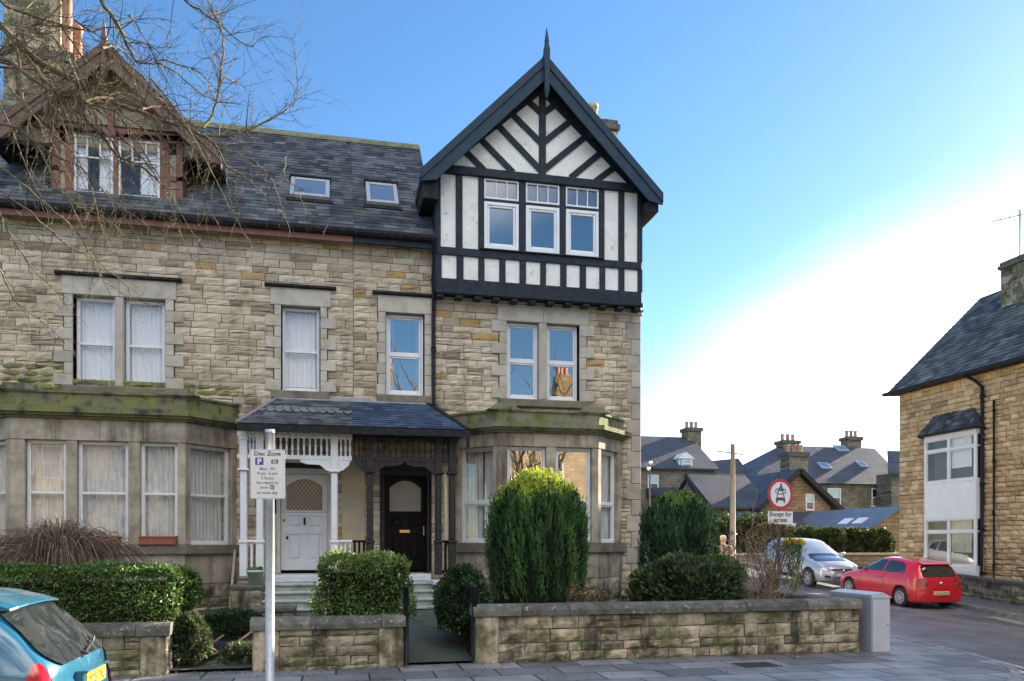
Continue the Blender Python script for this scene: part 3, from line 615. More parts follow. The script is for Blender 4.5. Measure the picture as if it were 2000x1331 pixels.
chimney(RH, 6.72, 20.0, 0.75, 1.0, 9.5, 12.78, [(6.55, 19.8, 0.13, 0.5, POTB), (6.85, 20.2, 0.12, 0.35, POTB)], STONE, 71)
c0 = D(66, 100, 21.8); c1 = D(128, 122, 21.2)
chimney(LH, c0.x, c0.y, 1.15, 0.9, 10.5, D(66, -40, 21.8).z, [], STONE_DK, 72)
chimney(LH, c1.x, c1.y, 0.62, 0.9, 10.5, c1.z, [(c1.x-0.18, c1.y-0.25, 0.13, 2.1, POTB), (c1.x+0.10, c1.y-0.2, 0.13, 2.0, POT), (c1.x+0.24, c1.y+0.2, 0.12, 1.1, POT)], STONE_DK, 73)
# --- half-timbered gable of the right house
YG = 17.74; TG = TY(YG); gx0, gx1 = X(851, YG), 7.08; ap = Vector((4.62, 0, 12.79)); HWG = 2.78; ZF = 9.98
gw = [(945, 1013), (1026.5, 1092.5), (1104.5, 1169)]; gh = [(X(a, YG)+0.01, X(c, YG)-0.01, 8.50, 10.115) for a, c in gw]
pb = MB(); backing(pb, TG, gx0+0.02, gx1-0.02, 7.55, 10.2, gh, 0.1); pb.prism(None, [Vector((gx0+0.02, YG, 10.2)), Vector((gx1-0.02, YG, 10.2)), Vector((ap.x, YG, 12.62))], [Vector((gx0+0.02, YG+0.2, 10.2)), Vector((gx1-0.02, YG+0.2, 10.2)), Vector((ap.x, YG+0.2, 12.62))], 0)
pb.build('render_panel', PLASTER, RH)
tb = MB(); N0, N1 = -0.05, 0.035
def tz(px, py): return Z(px, py, YG)
zt0, zt1 = 10.13, 10.32; zs0, zs1 = 8.31, 8.485; zb0, zb1 = 7.46, 7.78
up = [(851, 860.5), (890, 903), (934, 945), (1013.5, 1026), (1093, 1104), (1169.5, 1180), (1207.5, 1219)]
for a, c in up: tb.cbox(TG, X(a, YG), X(c, YG), zs1, zt0, N0, N1, 0.008)
tb.cbox(TG, X(1244.5, YG), gx1, zs1, zt0, N0, N1, 0.008)
lo_ = [(851, 862.5), (891.5, 905), (934, 946), (975, 987), (1014.5, 1027), (1055, 1066), (1094, 1106), (1132, 1144), (1170.5, 1181.5), (1207.5, 1219)]
for a, c in lo_: tb.cbox(TG, X(a, YG), X(c, YG), zb1, zs0, N0, N1, 0.008)
tb.cbox(TG, X(1245, YG), gx1, zb1, zs0, N0, N1, 0.008)
tb.cbox(TG, gx0, gx1, zs0, zs1, N0, N1+0.012, 0.008); tb.cbox(TG, X(936, YG), X(1178, YG), zs1-0.005, zs1+0.03, N0, N1+0.06, 0.01)
tb.cbox(TG, gx0, gx1, zb0, zb1, N0, N1+0.02, 0.01); tb.cbox(TG, gx0-0.01, gx1+0.02, zb0-0.03, zb0+0.05, N0, N1+0.06, 0.012)
tb.cbox(TG, gx0-0.05, gx1+0.04, zt0, zt1, N0, N1+0.05, 0.012)
tb.tbox(lambda u, v, n: Vector((gx0+0.01-n, u, v)), YG-0.02, 19.6, 7.5, 10.2, 0, 0.03); tb.tbox(lambda u, v, n: Vector((gx1-0.01+n, u, v)), YG-0.02, 22, 7.5, 10.2, 0, 0.03)
for (a, c, w_) in ((851, 862, .1),): tb.box(gx0, gx1, YG, Yf+0.05, 7.46, 7.5)
# king post and chevron timbers
tb.cbox(TG, X(1052.5, YG), X(1065.5, YG), zt1, 12.5, N0, N1+0.01, 0.008)
def cap_(x): return 12.62-abs(x-ap.x)
dg = [((1019, 188), (1053, 219)), ((987, 211), (1053, 277)), ((963, 236), (1053, 331)), ((928, 262), (997, 333)), ((898, 286), (942, 330)),
      ((1106, 190), (1064, 220)), ((1131, 224), (1064, 277)), ((1153, 260), (1064, 331)), ((1186, 289), (1119, 344)), ((1213, 318), (1167, 352))]
for a, c in dg:
    A, B_ = P(*a, YG), P(*c, YG); e = (A-B_).normalized(); w_ = Vector((e.z, 0, -e.x))*0.068
    A = A+e*0.10; B2 = B_-e*0.08
    q = [A+w_, A-w_, B2-w_, B2+w_]
    tb.prism(None, [Vector((p.x, YG-N1, p.z)) for p in q], [Vector((p.x, YG+0.02, p.z)) for p in q], 0)
# arched collar: dark spandrels along the foot and head of the gable
for sgn in (-1, 1):
    tb.prism(None, [Vector((ap.x+sgn*u, YG-N1+0.003, 12.62-v)) for u, v in ((0, 0), (2.5, 2.5), (2.35, 2.5), (0, 0.42))], [Vector((ap.x+sgn*u, YG+0.01, 12.62-v)) for u, v in ((0, 0), (2.5, 2.5), (2.35, 2.5), (0, 0.42))], 0)
tb.prism(None, [Vector((ap.x+u, YG-N1-0.004, 12.62-v)) for u, v in ((-0.75, 0.75), (0.75, 0.75), (0, 0))], [Vector((ap.x+u, YG, 12.62-v)) for u, v in ((-0.75, 0.75), (0.75, 0.75), (0, 0))], 0) if False else None
for i in range(12):
    xx = gx0+0.02+(gx1-gx0-0.2)*i/11; tb.cbox(TY(17.98), xx, xx+0.16, zb0-0.11, zb0-0.03, 0, 0.30, 0.015)
for px, py in ((972, 238), (1154, 262)): c_ = P(px, py, YG-0.12); tb.cbox(TG, c_.x-0.07, c_.x+0.07, c_.z-0.1, c_.z+0.12, 0, 0.4, 0.03)
tb.build('timber_frame', TIMBER, RH)
gw = [(945, 1013), (1026.5, 1092.5), (1104.5, 1169)]
for k, (a, c) in enumerate(gw):
    window(RH, TG, X(a, YG)+0.005, X(c, YG)-0.005, 9.66, 10.12, 0.02, rows=(), cols={0: (0.345, 0.665)}, fr=0.035, bar=0.025, fm=UPVC, gm=GLD, curtain=(CURT_G, ((0.05, 0.95),), (0.05, 0.95)), cn=-0.1, seed=80+k, room=0.2, name='top_light_window', dep=0.05)
    window(RH, TG, X(a, YG)+0.005, X(c, YG)-0.005, zs1+0.03, 9.60, 0.03, rows=(), fr=0.075, bar=0.03, sash=0.055, fm=UPVC, gm=GLR, seed=83+k, room=0.25, name='window', dep=0.09)
sf = MB()
for k, (a, c) in enumerate(gw): sf.cbox(TG, X(a, YG), X(c, YG), 9.603, 9.655, -0.03, 0.03, 0.005)
sf.build('transom', TIMBER, RH)
def gable_roof(house, ap, hw, zf, yf, yb, m_top, m_barge, under, bw=0.30, th=0.14, finial=True, fm=None, fs=1.0, slate=True):
    """pitched roof whose verge faces the street, with barge boards, soffit and finial"""
    b = MB(); dz = ap.z-zf
    for s in (-1, 1):
        U0 = [(0, 0), (s*hw, -dz), (s*hw, -dz-th), (0, -th*1.4)]
        b.prism(None, [Vector((ap.x+u, yf+0.05, ap.z+v)) for u, v in U0][::s], [Vector((ap.x+u, yb, ap.z+v)) for u, v in U0][::s], 0)
        V_ = Vector((-s*hw, 0, dz)).normalized()
        slates(b, Vector((ap.x+s*hw, yf+0.02, zf+0.01)), (0, 1, 0), V_, math.hypot(hw, dz), lambda v: (0, yb-yf), rh=0.22, w=0.3, seed=91, mat=1)
    b.tube([Vector((ap.x, yf, ap.z+0.02)), Vector((ap.x, yb, ap.z+0.02))], 0.07, 8, 2)
    ro = b.build('gable_roof', [under, SLATE, RIDGE], house)
    for s in (-1, 1):
        q = MB(); e = Vector((s*hw, 0, -dz)).normalized(); nn = Vector((s*-e.z*0+0, 0, 0)); L = math.hypot(hw, dz)
        w = bw*1.0; dn = Vector((0, 0, -w*L/hw))
        for k, (d0, d1, yy) in enumerate(((0.0, 1.0, 0), (0.0, 0.40, -0.03))):
            A0 = Vector((ap.x, 0, ap.z+0.05)); A1 = Vector((ap.x+s*(hw+0.04), 0, ap.z+0.05-dz*(hw+0.04)/hw))
            pts = [A0+dn*d0, A1+dn*d0, A1+dn*d1, A0+dn*d1] if k else [A0, A1, A1+Vector((0, 0, -0.12)), A1+Vector((-s*0.30, 0, -0.20))+dn*0.25, A0+dn]
            if not k: pts = [A0, A1, A1+Vector((0, 0, -0.26)), A1+Vector((-s*0.27, 0, -0.34)), A0+dn+Vector((s*-0.0, 0, 0))]
            if not k: pts[3] = A1+Vector((-s*0.34, 0, dz/hw*0.34))+dn
            q.prism(None, [Vector((p.x, yf+yy, p.z)) for p in pts][::-s], [Vector((p.x, yf+0.05, p.z)) for p in pts][::-s], 0)
        q.build('bargeboard', m_barge, house)
        u = MB(); u.quad(Vector((ap.x, yf+0.05, ap.z-th*1.5)), Vector((ap.x+s*hw, yf+0.05, zf-th*1.1)), Vector((ap.x+s*hw, yf+0.9, zf-th*1.1)), Vector((ap.x, yf+0.9, ap.z-th*1.5))); u.build('soffit', PIPE, house)
    if finial:
        f = MB(); x, y = ap.x, yf-0.06; f.prism(None, [Vector((x+i*0.05*fs, y+j*0.05, ap.z-0.75*fs)) for i, j in ((-1, -1), (1, -1), (1, 1), (-1, 1))], [Vector((x+i*0.065*fs, y+j*0.06, ap.z+0.12)) for i, j in ((-1, -1), (1, -1), (1, 1), (-1, 1))])
        f.prism(None, [Vector((x+i*0.065*fs, y+j*0.06, ap.z+0.12)) for i, j in ((-1, -1), (1, -1), (1, 1), (-1, 1))], [Vector((x+i*0.035*fs, y+j*0.035, ap.z+0.30*fs)) for i, j in ((-1, -1), (1, -1), (1, 1), (-1, 1))])
        f.prism(None, [Vector((x+i*0.045*fs, y+j*0.045, ap.z+0.30*fs)) for i, j in ((-1, -1), (1, -1), (1, 1), (-1, 1))], [Vector((x+i*0.006, y+j*0.006, ap.z+0.62*fs)) for i, j in ((-1, -1), (1, -1), (1, 1), (-1, 1))])
        f.prism(None, [Vector((x+i*0.02, y+j*0.02, ap.z-0.95*fs)) for i, j in ((-1, -1), (1, -1), (1, 1), (-1, 1))], [Vector((x+i*0.065*fs, y+j*0.06, ap.z-0.75*fs)) for i, j in ((-1, -1), (1, -1), (1, 1), (-1, 1))])
        f.build('finial', fm or m_barge, house)
    return ro
gable_roof(RH, ap, HWG, ZF, 17.30, 25.8, SLATE_T, BARGE, TIMBER, bw=0.38)
eb = MB(); eb.box(ap.x-HWG+0.02, gx0+0.02, 17.42, 21.0, 9.42, 9.82); eb.build('eaves_box', PIPE, RH)
eb = MB(); eb.box(gx1-0.02, ap.x+HWG-0.02, 17.42, 21.0, 9.60, 9.82); eb.build('eaves_box', PIPE, RH)
# --- brown dormer gable of the left house
YD = 18.28; TD = TY(YD); dx0, dx1 = X(103, YD), X(358, YD); ad_ = Vector((X(205, 17.8), 0, 12.15))
dw = [(145, 222), (232, 313)]; zd0, zd1 = Z(230, 386, YD), Z(230, 271, YD)
db = MB(); backing(db, TD, dx0, dx1, 9.0, 10.7, [(X(a, YD)+0.01, X(c, YD)-0.01, zd0+0.01, zd1-0.01) for a, c in dw], 0.1, 0, 0); db.prism(None, [Vector((ad_.x-2.0, YD, 10.2)), Vector((ad_.x+2.0, YD, 10.2)), Vector((ad_.x, YD, 11.98))], [Vector((ad_.x-2.0, YD+0.2, 10.2)), Vector((ad_.x+2.0, YD+0.2, 10.2)), Vector((ad_.x, YD+0.2, 11.98))], 0)
for s, xx in ((-1, dx0), (1, dx1)): db.box(min(xx, xx-s*0.1), max(xx, xx-s*0.1), YD, YD+2.2, 9.0, 10.9, 1)
dw = [(145, 222), (232, 313)]
zd0, zd1 = Z(230, 386, YD), Z(230, 271, YD)
def dbar(u0, u1, v0, v1, n=0.04): db.cbox(TD, u0, u1, v0, v1, -0.02, n, 0.008, 1)
dbar(dx0, dx0+0.14, 9.05, 10.6); dbar(dx1-0.14, dx1, 9.05, 10.6); dbar(X(128, YD), X(144, YD), 9.05, zd1); dbar(X(222.5, YD), X(231.5, YD), 9.05, zd1); dbar(X(313.5, YD), X(331, YD), 9.05, zd1)
dbar(dx0-0.1, dx1+0.1, zd1+0.0, zd1+0.2, 0.06); dbar(dx0-0.02, dx1+0.02, 8.98, zd0-0.0, 0.07); dbar(dx0, X(128, YD), 9.62, 9.74); dbar(X(331, YD), dx1, 9.62, 9.74)
dbar(ad_.x-0.06, ad_.x+0.06, zd1+0.2, 11.9, 0.045)
for s in (-1, 1):
    for k, (x_, z_) in enumerate(((1.5, 10.55), (0.9, 11.1))): db.bar((ad_.x+s*x_, YD-0.02, z_), (ad_.x+s*0.1, YD-0.02, z_-0.1+0.2*k), 0.08, 0.12, mat=1)
db.build('dormer', [DPLAST, REDT], LH)
for k, (a, c) in enumerate(dw):
    window(LH, TD, X(a, YD), X(c, YD), zd0, zd1, 0.03, rows=(0.63,), cols={1: (0.33, 0.66)}, fr=0.05, bar=0.03, fm=WHITE, gm=GL, curtain=(CURT, ((0.04, 0.32), (0.62, 0.96)) if k == 0 else ((0.5, 0.96),), (0.05, 0.97)), cn=-0.1, seed=90+k, room=0.4, dep=0.06, name='dormer_window')
gable_roof(LH, ad_, 2.22, 10.12, 17.8, 21.5, SLATE_T, BROWNB, PIPE, bw=0.33, fs=0.75)
# --- doors and porches
YP = 16.78; TP = TY(YP); zd = 1.18
def door(house, px0, px1, m, white):
    u0, u1 = X(px0, Yf), X(px1, Yf); T = TY(Yf+0.16 if white else Yf+0.2); b = MB(); w = u1-u0; h = 2.12; b0 = zd+0.06
    fr = MB(); T2 = TY(Yf+0.08)
    L0, L1 = (X(522, Yf), X(655, Yf)) if white else (X(738, Yf), X(846, Yf))
    for a, c in ((L0, L0+0.09), (u0-0.09, u0-0.005), (u1+0.005, u1+0.09), (L1-0.09, L1)): fr.cbox(T2, a, c, zd, 3.66, -0.12, 0.05, 0.01)
    fr.cbox(T2, L0, L1, b0+h+0.005, b0+h+0.12, -0.12, 0.07, 0.01); fr.cbox(T2, L0, L1, 3.6, 3.74, -0.12, 0.08, 0.01)
    fr.tbox(T2, L0, L1, b0+h+0.12, 3.6, -0.1, -0.04, 1)
    if white:
        for a, c in ((L0+0.09, u0-0.09), (u1+0.09, L1-0.09)):
            fr.tbox(T2, a, c, zd, zd+1.3, -0.1, 0.0, 0); fr.tbox(T2, a, c, zd+1.3, b0+h, -0.1, -0.05, 1)
    else:
        for a, c in ((L0+0.09, u0-0.09), (u1+0.09, L1-0.09)): fr.tbox(T2, a, c, zd, b0+h, -0.1, -0.02, 0)
    f = fr.build('door_frame', [CREAM if white else BLACKW, DARK], house)
    st = 0.115
    zg0, zg1 = b0+1.30, b0+h-0.10
    b.cbox(T, u0, u0+st, b0, b0+h, -0.05, 0, 0.004); b.cbox(T, u1-st, u1, b0, b0+h, -0.05, 0, 0.004)
    b.cbox(T, u0+st, u1-st, b0, b0+0.2, -0.05, -0.001, 0.004); b.cbox(T, u0+st, u1-st, zg0-0.1, zg0, -0.05, -0.001, 0.004); b.cbox(T, u0+st, u1-st, b0+0.80, b0+0.92, -0.05, -0.001, 0.004)
    b.cbox(T, u0-0.0+0.02, u1-0.02, zg0-0.02, zg0+0.02, -0.02, 0.03, 0.006)
    mid = (u0+u1)/2; b.cbox(T, mid-0.05, mid+0.05, b0+0.2, b0+0.8, -0.05, -0.002, 0.004); b.cbox(T, mid-0.05, mid+0.05, b0+0.92, zg0-0.1, -0.05, -0.002, 0.004)
    b.tbox(T, u0+0.02, u1-0.02, b0+0.02, zg0, -0.06, -0.03, 0)
    for a, c in ((u0+st, mid-0.05), (mid+0.05, u1-st)):
        for p, q in ((b0+0.2, b0+0.8), (b0+0.92, zg0-0.1)): b.cbox(T, a+0.05, c-0.05, p+0.05, q-0.05, -0.05, -0.006, 0.03)
    # arched head over the glass
    gx0_, gx1_ = u0+st, u1-st; n = 10; top = b0+h
    for i in range(n):
        xa, xb = gx0_+(gx1_-gx0_)*i/n, gx0_+(gx1_-gx0_)*(i+1)/n
        f_ = lambda x: zg1-0.17*(2*(x-gx0_)/(gx1_-gx0_)-1)**2
        vs = [T(xa, f_(xa), 0), T(xb, f_(xb), 0), T(xb, top, 0), T(xa, top, 0)]
        b.add(vs+[v+Vector((0, 0.05, 0)) for v in vs], [(0, 1, 2, 3), (0, 4, 5, 1)], 0)
    o = b.build('door', m, house)
    gl = MB(); gl.quad(T(gx0_, zg0, -0.025), T(gx1_, zg0, -0.025), T(gx1_, top-0.03, -0.025), T(gx0_, top-0.03, -0.025)); gl.build('pane', GLDOOR if white else GLFROST, o)
    if white:
        ld = MB(); s = 0.085; W0, H0 = gx1_-gx0_, zg1-zg0
        k = -12
        for k in range(-12, 14):
            for sg in (1, -1):
                p = []
                for t in (0.0, 1.0):
                    pass
                x0_ = gx0_+k*s; a = Vector((x0_, zg0)) if sg > 0 else Vector((x0_, zg1)); dirv = Vector((0.62, 0.78*sg))
                t0, t1 = 0, (zg1-zg0)/0.78
                if a.x < gx0_: t0 = (gx0_-a.x)/0.62
                if a.x+0.62*t1 > gx1_: t1 = (gx1_-a.x)/0.62
                if t1-t0 < 0.03: continue
                p0, p1 = a+dirv*t0, a+dirv*t1; ld.bar(T(p0.x, p0.y, -0.02), T(p1.x, p1.y, -0.02), 0.007, 0.006)
        ld.build('leading', CREAM, o)
    def fit(nm, f):
        q = MB(); f(q); q.build(nm, BLACKP if white else BRASS, o)
    if white:
        fit('knocker', lambda q: q.tbox(T, mid-0.02, mid+0.02, b0+1.0, b0+1.16, 0, 0.03)); fit('lock', lambda q: q.lathe(T(u0+0.06, b0+1.10, 0.02), [(0.0, 0.02), (0.022, 0), (0, -0.03)], 8, axis='y')); fit('door_knob', lambda q: q.lathe(T(u0+0.13, b0+0.72, 0.03), [(0, -0.03), (0.03, 0), (0, 0.03)], 8, axis='y'))
    else:
        fit('letter_plate', lambda q: q.cbox(T, mid-0.13, mid+0.10, b0+0.83, b0+0.90, 0, 0.012, 0.004)); fit('lock', lambda q: q.lathe(T(u1-0.055, b0+1.42, 0.02), [(0, -0.03), (0.028, 0), (0, 0.03)], 8, axis='y')); fit('door_handle', lambda q: q.tbox(T, u1-0.07, u1-0.045, b0+0.78, b0+0.98, 0, 0.03))
    return o
GLDOOR = mat('dark_leaded_glass', (0.10, 0.095, 0.085), 0.2, c2=(0.06, 0.055, 0.05), scale=9, spec=0.8)
GLFROST = mat('frosted_glass', (0.34, 0.32, 0.28), 0.35, c2=(0.30, 0.28, 0.25), scale=3)
door(LH, 548, 640, DOORW, True); door(RH, 752, 834, BLACKP, False)
pw = MB(); pw.tbox(T18, X(668, Yf), X(712, Yf), 1.15, 4.6, 0.0, 0.06, 0); pw.build('painted_wall', CREAMW, LH)
zz = dict(top=4.16, f1=3.99, b0=3.64, r0=3.55, br=3.42, col=3.30, rail=1.90)
def post(house, px, m, x=None):
    x = X(px, YP) if x is None else x; b = MB(); w = 0.075
    b.cbox(TP, x-w, x+w, zd-0.02, zz['rail']-0.06, -w*2, 0, 0.012); b.cbox(TP, x-w-0.02, x+w+0.02, zz['rail']-0.06, zz['rail'], -w*2-0.02, 0.02, 0.01)
    b.cbox(TP, x-w+0.008, x+w-0.008, zz['rail'], zz['col'], -w*2+0.01, -0.008, 0.022); b.cbox(TP, x-w-0.035, x+w+0.035, zz['col'], zz['col']+0.045, -w*2-0.03, 0.035, 0.012)
    b.cbox(TP, x-w, x+w, zz['col']+0.045, zz['top'], -w*2, 0, 0.01); 
    for q in (0.12, 0.19): b.cbox(TP, x-w-0.012, x+w+0.012, zz['top']-q-0.04, zz['top']-q, -w*2-0.012, 0.014, 0.006)
    return b.build('post', m, house)
def baluster(x, z0, z1, y, m, par):
    b = MB(); h = z1-z0
    b.lathe((x, y, z0), [(0.022, 0), (0.022, 0.12*h), (0.012, 0.16*h), (0.028, 0.36*h), (0.026, 0.55*h), (0.012, 0.74*h), (0.02, 0.8*h), (0.024, 0.86*h), (0.024, h)], 8)
    return b.build('baluster', m, par)
def frieze(house, x0, x1, m, xs, br):
    b = MB(); T = TY(YP+0.03); b.cbox(T, x0, x1, zz['f1'], zz['top']-0.01, -0.08, 0.0, 0.006); b.cbox(T, x0, x1, zz['top']-0.06, zz['top']-0.01, -0.1, 0.04, 0.01)
    n = int((x1-x0)/0.1)
    for i in range(n): xx = x0+(x1-x0)*(i+0.5)/n; b.lathe((xx, YP+0.015, zz['f1']+0.045), [(0, -0.014), (0.034, -0.005), (0.034, 0.01)], 8, axis='y')
    b.cbox(T, x0, x1, zz['r0'], zz['b0'], -0.08, 0.0, 0.008)
    for sx, d in br:                                      # scrolled brackets under the rail, either side of a post
        pr = [(0, 0), (0.62, 0), (0.60, -0.05), (0.48, -0.09), (0.22, -0.10), (0.16, -0.15), (0.10, -0.20), (0.0, -0.24)]
        q = [(sx+d*u, zz['r0']+v) for u, v in pr if abs(u) <= br[(sx, d)]]
        if q[1][0] != sx+d*br[(sx, d)]: q.insert(1, (sx+d*br[(sx, d)], zz['r0']))
        A = [Vector((u, YP+0.04, v)) for u, v in q][::d]; B_ = [Vector((u, YP+0.09, v)) for u, v in q][::d]; b.prism(None, A, B_, 0)
    o = b.build('porch_frieze', m, house); m0 = None
    for x in xs: baluster(x, zz['b0'], zz['f1'], YP+0.07, m, o)
    return o
pxs = [X(p, YP) for p in (475, 507, 653, 723, 857, 884)]; pm = (pxs[2]+pxs[3])/2
for p in pxs[:3]: post(LH, 0, WHITE, p)
for p in pxs[3:]: post(RH, 0, BLACKW, p)
def sp(a, b, n): return [a+(b-a)*(i+0.5)/n for i in range(n)]
frieze(LH, pxs[0]-0.12, pm-0.005, WHITE, sp(pxs[0]+0.09, pxs[1]-0.09, 2)+sp(pxs[1]+0.12, pxs[2]-0.09, 11)+sp(pxs[2]+0.09, pm, 3), {(pxs[1]+0.075, 1): 0.3, (pxs[2]-0.075, -1): 0.62, (pxs[2]+0.075, 1): 0.25})
frieze(RH, pm+0.005, pxs[5]+0.12, BLACKW, sp(pm, pxs[3]-0.09, 3)+sp(pxs[3]+0.1, pxs[4]-0.1, 10)+sp(pxs[4]+0.08, pxs[5]-0.08, 2), {(pxs[3]-0.075, -1): 0.25, (pxs[3]+0.075, 1): 0.62, (pxs[4]-0.075, -1): 0.62})
def rail(house, x0, x1, m, n):
    b = MB(); T = TY(YP+0.02); b.cbox(T, x0, x1, zz['rail']-0.05, zz['rail'], -0.1, 0.02, 0.01); b.cbox(T, x0, x1, zd+0.02, zd+0.08, -0.08, 0, 0.008)
    for x in sp(x0, x1, n): b.cbox(T, x-0.022, x+0.022, zd+0.08, zz['rail']-0.05, -0.06, -0.015, 0.006)
    b.build('porch_rail', m, house)
rail(LH, pxs[0]+0.08, pxs[1]-0.08, WHITE, 1); rail(LH, pxs[2]+0.08, pm, WHITE, 3); rail(RH, pm, pxs[3]-0.08, BLACKP, 3); rail(RH, pxs[4]+0.08, pxs[5]-0.08, BLACKP, 1)
# porch roof: one lean-to with hipped ends, shared along the party line
e0, e1 = X(463, 16.5), X(914, 16.5); t0_, t1_ = X(545, Yf), X(832, Yf); ze_, zt_ = 4.22, 5.02
def porch_roof(house, left):
    b = MB(); O = Vector((0, 16.5, ze_)); V_ = Vector((0, 1.5, zt_-ze_)); L = V_.length; c_ = pm
    a_, b_ = (e0, c_) if left else (c_, e1); ta, tb_ = (t0_, c_) if left else (c_, t1_)
    lim = lambda v: (a_+(ta-a_)*v/L, b_+(tb_-b_)*v/L)
    b.prism(None, [Vector((a_, 16.5, ze_-0.02)), Vector((b_, 16.5, ze_-0.02)), Vector((tb_, Yf, zt_-0.02)), Vector((ta, Yf, zt_-0.02))], [Vector((a_, 16.5, ze_-0.08)), Vector((b_, 16.5, ze_-0.08)), Vector((tb_, Yf, zt_-0.3)), Vector((ta, Yf, zt_-0.3))], 1)
    hx, hi_ = (e0, t0_) if left else (e1, t1_)
    b.add([Vector((hx, 16.5, ze_-0.02)), Vector((hx, Yf, ze_-0.02)), Vector((hi_, Yf, zt_-0.02))], [(0, 2, 1)] if left else [(0, 1, 2)], 1)
    slates(b, O, (1, 0, 0), V_, L-0.09, lim, rh=0.13, w=0.24, seed=55, mat=0, lift=0.012)
    if left:                                              # two courses of pale green fish-scale slates
        N = Vector((1, 0, 0)).cross(V_.normalized())
        for rowk in (0, 1):
            v = 0.80+rowk*0.17; u0, u1 = lim(v); n = 11
            for i in range(n-2*rowk):
                s = (u1-u0)/n; cx = u0+s*(i+0.5+(0.5 if rowk else 0)); pts = []
                for k in range(9):
                    t = math.pi+math.pi*k/8; pts.append((cx+s*0.47*math.cos(t), v+0.02+0.15*math.sin(t)))
                pts += [(cx+s*0.47, v+0.05), (cx-s*0.47, v+0.05)]
                b.add([O+Vector((1, 0, 0))*p+V_.normalized()*q+N*(0.034-0.004*rowk) for p, q in pts], [tuple(range(11))], 3)
    b.prism(None, [Vector((ta, Yf-0.14, zt_-0.06)), Vector((tb_, Yf-0.14, zt_-0.06)), Vector((tb_, Yf, zt_+0.06)), Vector((ta, Yf, zt_+0.06))], [Vector((ta, Yf-0.12, zt_-0.09)), Vector((tb_, Yf-0.12, zt_-0.09)), Vector((tb_, Yf+0.02, zt_-0.1)), Vector((ta, Yf+0.02, zt_-0.1))], 2)
    b.bar((hx, 16.5, ze_+0.02), (hi_, Yf, zt_+0.02), 0.09, 0.03, mat=2 if left else 4)
    b.box(a_, b_, 16.46, 16.52, ze_-0.16, ze_-0.02, 4); b.box(min(a_, b_)+0.06, max(a_, b_)-0.06, 16.56, Yf, ze_-0.1, ze_-0.07, 4)
    b.build('porch_roof', [SLATE if left else SLATE_B, SLATE_T, LEAD, SLATE_G, PIPE], house)
porch_roof(LH, True); porch_roof(RH, False)
# --- steps and their side blocks
def steps(house, px0, px1, n, m, thr, ytop=16.7, zb=0.44, blk=None):
    x0, x1 = X(px0, 16.4), X(px1, 16.4); b = MB(); hh = (zd-zb)/n; go = 0.27
    b.box(x0, x1, ytop+0.0, Yf+0.1, zb-0.3, zd-0.01, 1, 0.5); b.cbox(lambda u, v, nn: Vector((u, ytop-nn, v)), x0-0.01, x1+0.01, zd-0.14, zd, -0.1, 0.02, 0.015, 1)
    for i in range(n-1):
        z1 = zd-hh*(i+1); y1 = ytop-go*i; T = TY(y1-go)
        b.box(x0, x1, y1-go+0.03, y1-0.0, zb-0.3, z1-0.05, 0, 0.5); b.cbox(T, x0-0.01, x1+0.01, z1-0.05, z1, -go, 0.02, 0.012, 0)
    b.build('step', [m, thr, STONE_DK], house)
    return x0, x1
sx0, sx1 = steps(LH, 517, 642, 5, STEPW, STEPT); qx0, qx1 = steps(RH, 775, 844, 5, STEPW, STEPT)
def cheek(house, x0, x1, y0, y1, z0, z1, m=STONE_DK, cap=None, nm='cheek_wall'):
    b = MB(); 
    for T, L in (TE((x0, y0), (x1, y0)), TE((x1, y0), (x1, y1)), TE((x0, y1), (x0, y0))): stones(b, T, 0, L, z0, z1-0.08, h=(0.2, 0.26), l=(0.35, 0.6), seed=int(x0*10)+77, proud=0.02, nv=2)
    b.box(x0, x1, y0, y1, z0, z1-0.08, 1); b.cbox(TY(y0-0.03), x0-0.03, x1+0.03, z1-0.08, z1, -(y1-y0), 0, 0.012, 2, 0.5)
    return b.build(nm, [m, MORTAR_DK, cap or CAPS], house)
cheek(LH, X(458, 16.4), sx0-0.02, 15.9, 17.0, 0.0, 1.02); cheek(RH, qx1+0.02, X(878, 16.4), 16.2, 17.0, 0.0, 1.06, cap=STEPT)
cheek(LH, X(492, 15.0), X(517, 15.0)+0.5, 15.05, 15.7, 0.0, 0.66)
cheek(LH, sx1+0.02, qx0-0.02, 15.9, 17.9, 0.0, 1.14)
cheek(RH, X(846, 16.4)+0.45, X(905, 16.4), 16.9, 17.9, 0.0, 1.1)
# ------------------------------------------------------------------ ground, streets
ASPH = mat('wet_asphalt', (0.115, 0.12, 0.14), 0.45, c2=(0.17, 0.175, 0.195), scale=1.1, bump=0.35, bscale=90, lo=0.4, hi=0.6, c3=(0.075, 0.08, 0.095), s3=0.5, lo3=0.5, hi3=0.62, stretch=(1, 1, 1))
FLAG = mat('paving_flags', (0.16, 0.168, 0.182), 0.5, c2=(0.58, 0.6, 0.62), scale=1.3, bump=0.3, bscale=50, brick=dict(c2=(0.34, 0.355, 0.38), mortar=(0.035, 0.037, 0.042), w=0.9, h=0.6, m=0.016, bias=-0.1), lo=0.4, hi=0.66)
FLAG2 = mat('tarmac_pavement', (0.13, 0.135, 0.155), 0.5, c2=(0.12, 0.125, 0.14), scale=1.5, bump=0.3, bscale=70)
KERB = mat('kerb_stone', (0.32, 0.32, 0.32), 0.7, c2=(0.13, 0.135, 0.14), scale=4, bump=0.3)
SOIL = mat('garden_soil', (0.045, 0.038, 0.028), 0.95, c2=(0.028, 0.04, 0.016), scale=3, bump=0.8, bscale=18)
PATH = mat('dark_garden_path', (0.07, 0.095, 0.09), 0.6, c2=(0.07, 0.085, 0.08), scale=2.5, bump=0.35, bscale=40, c3=(0.03, 0.05, 0.02), s3=3, lo3=0.55, hi3=0.7)
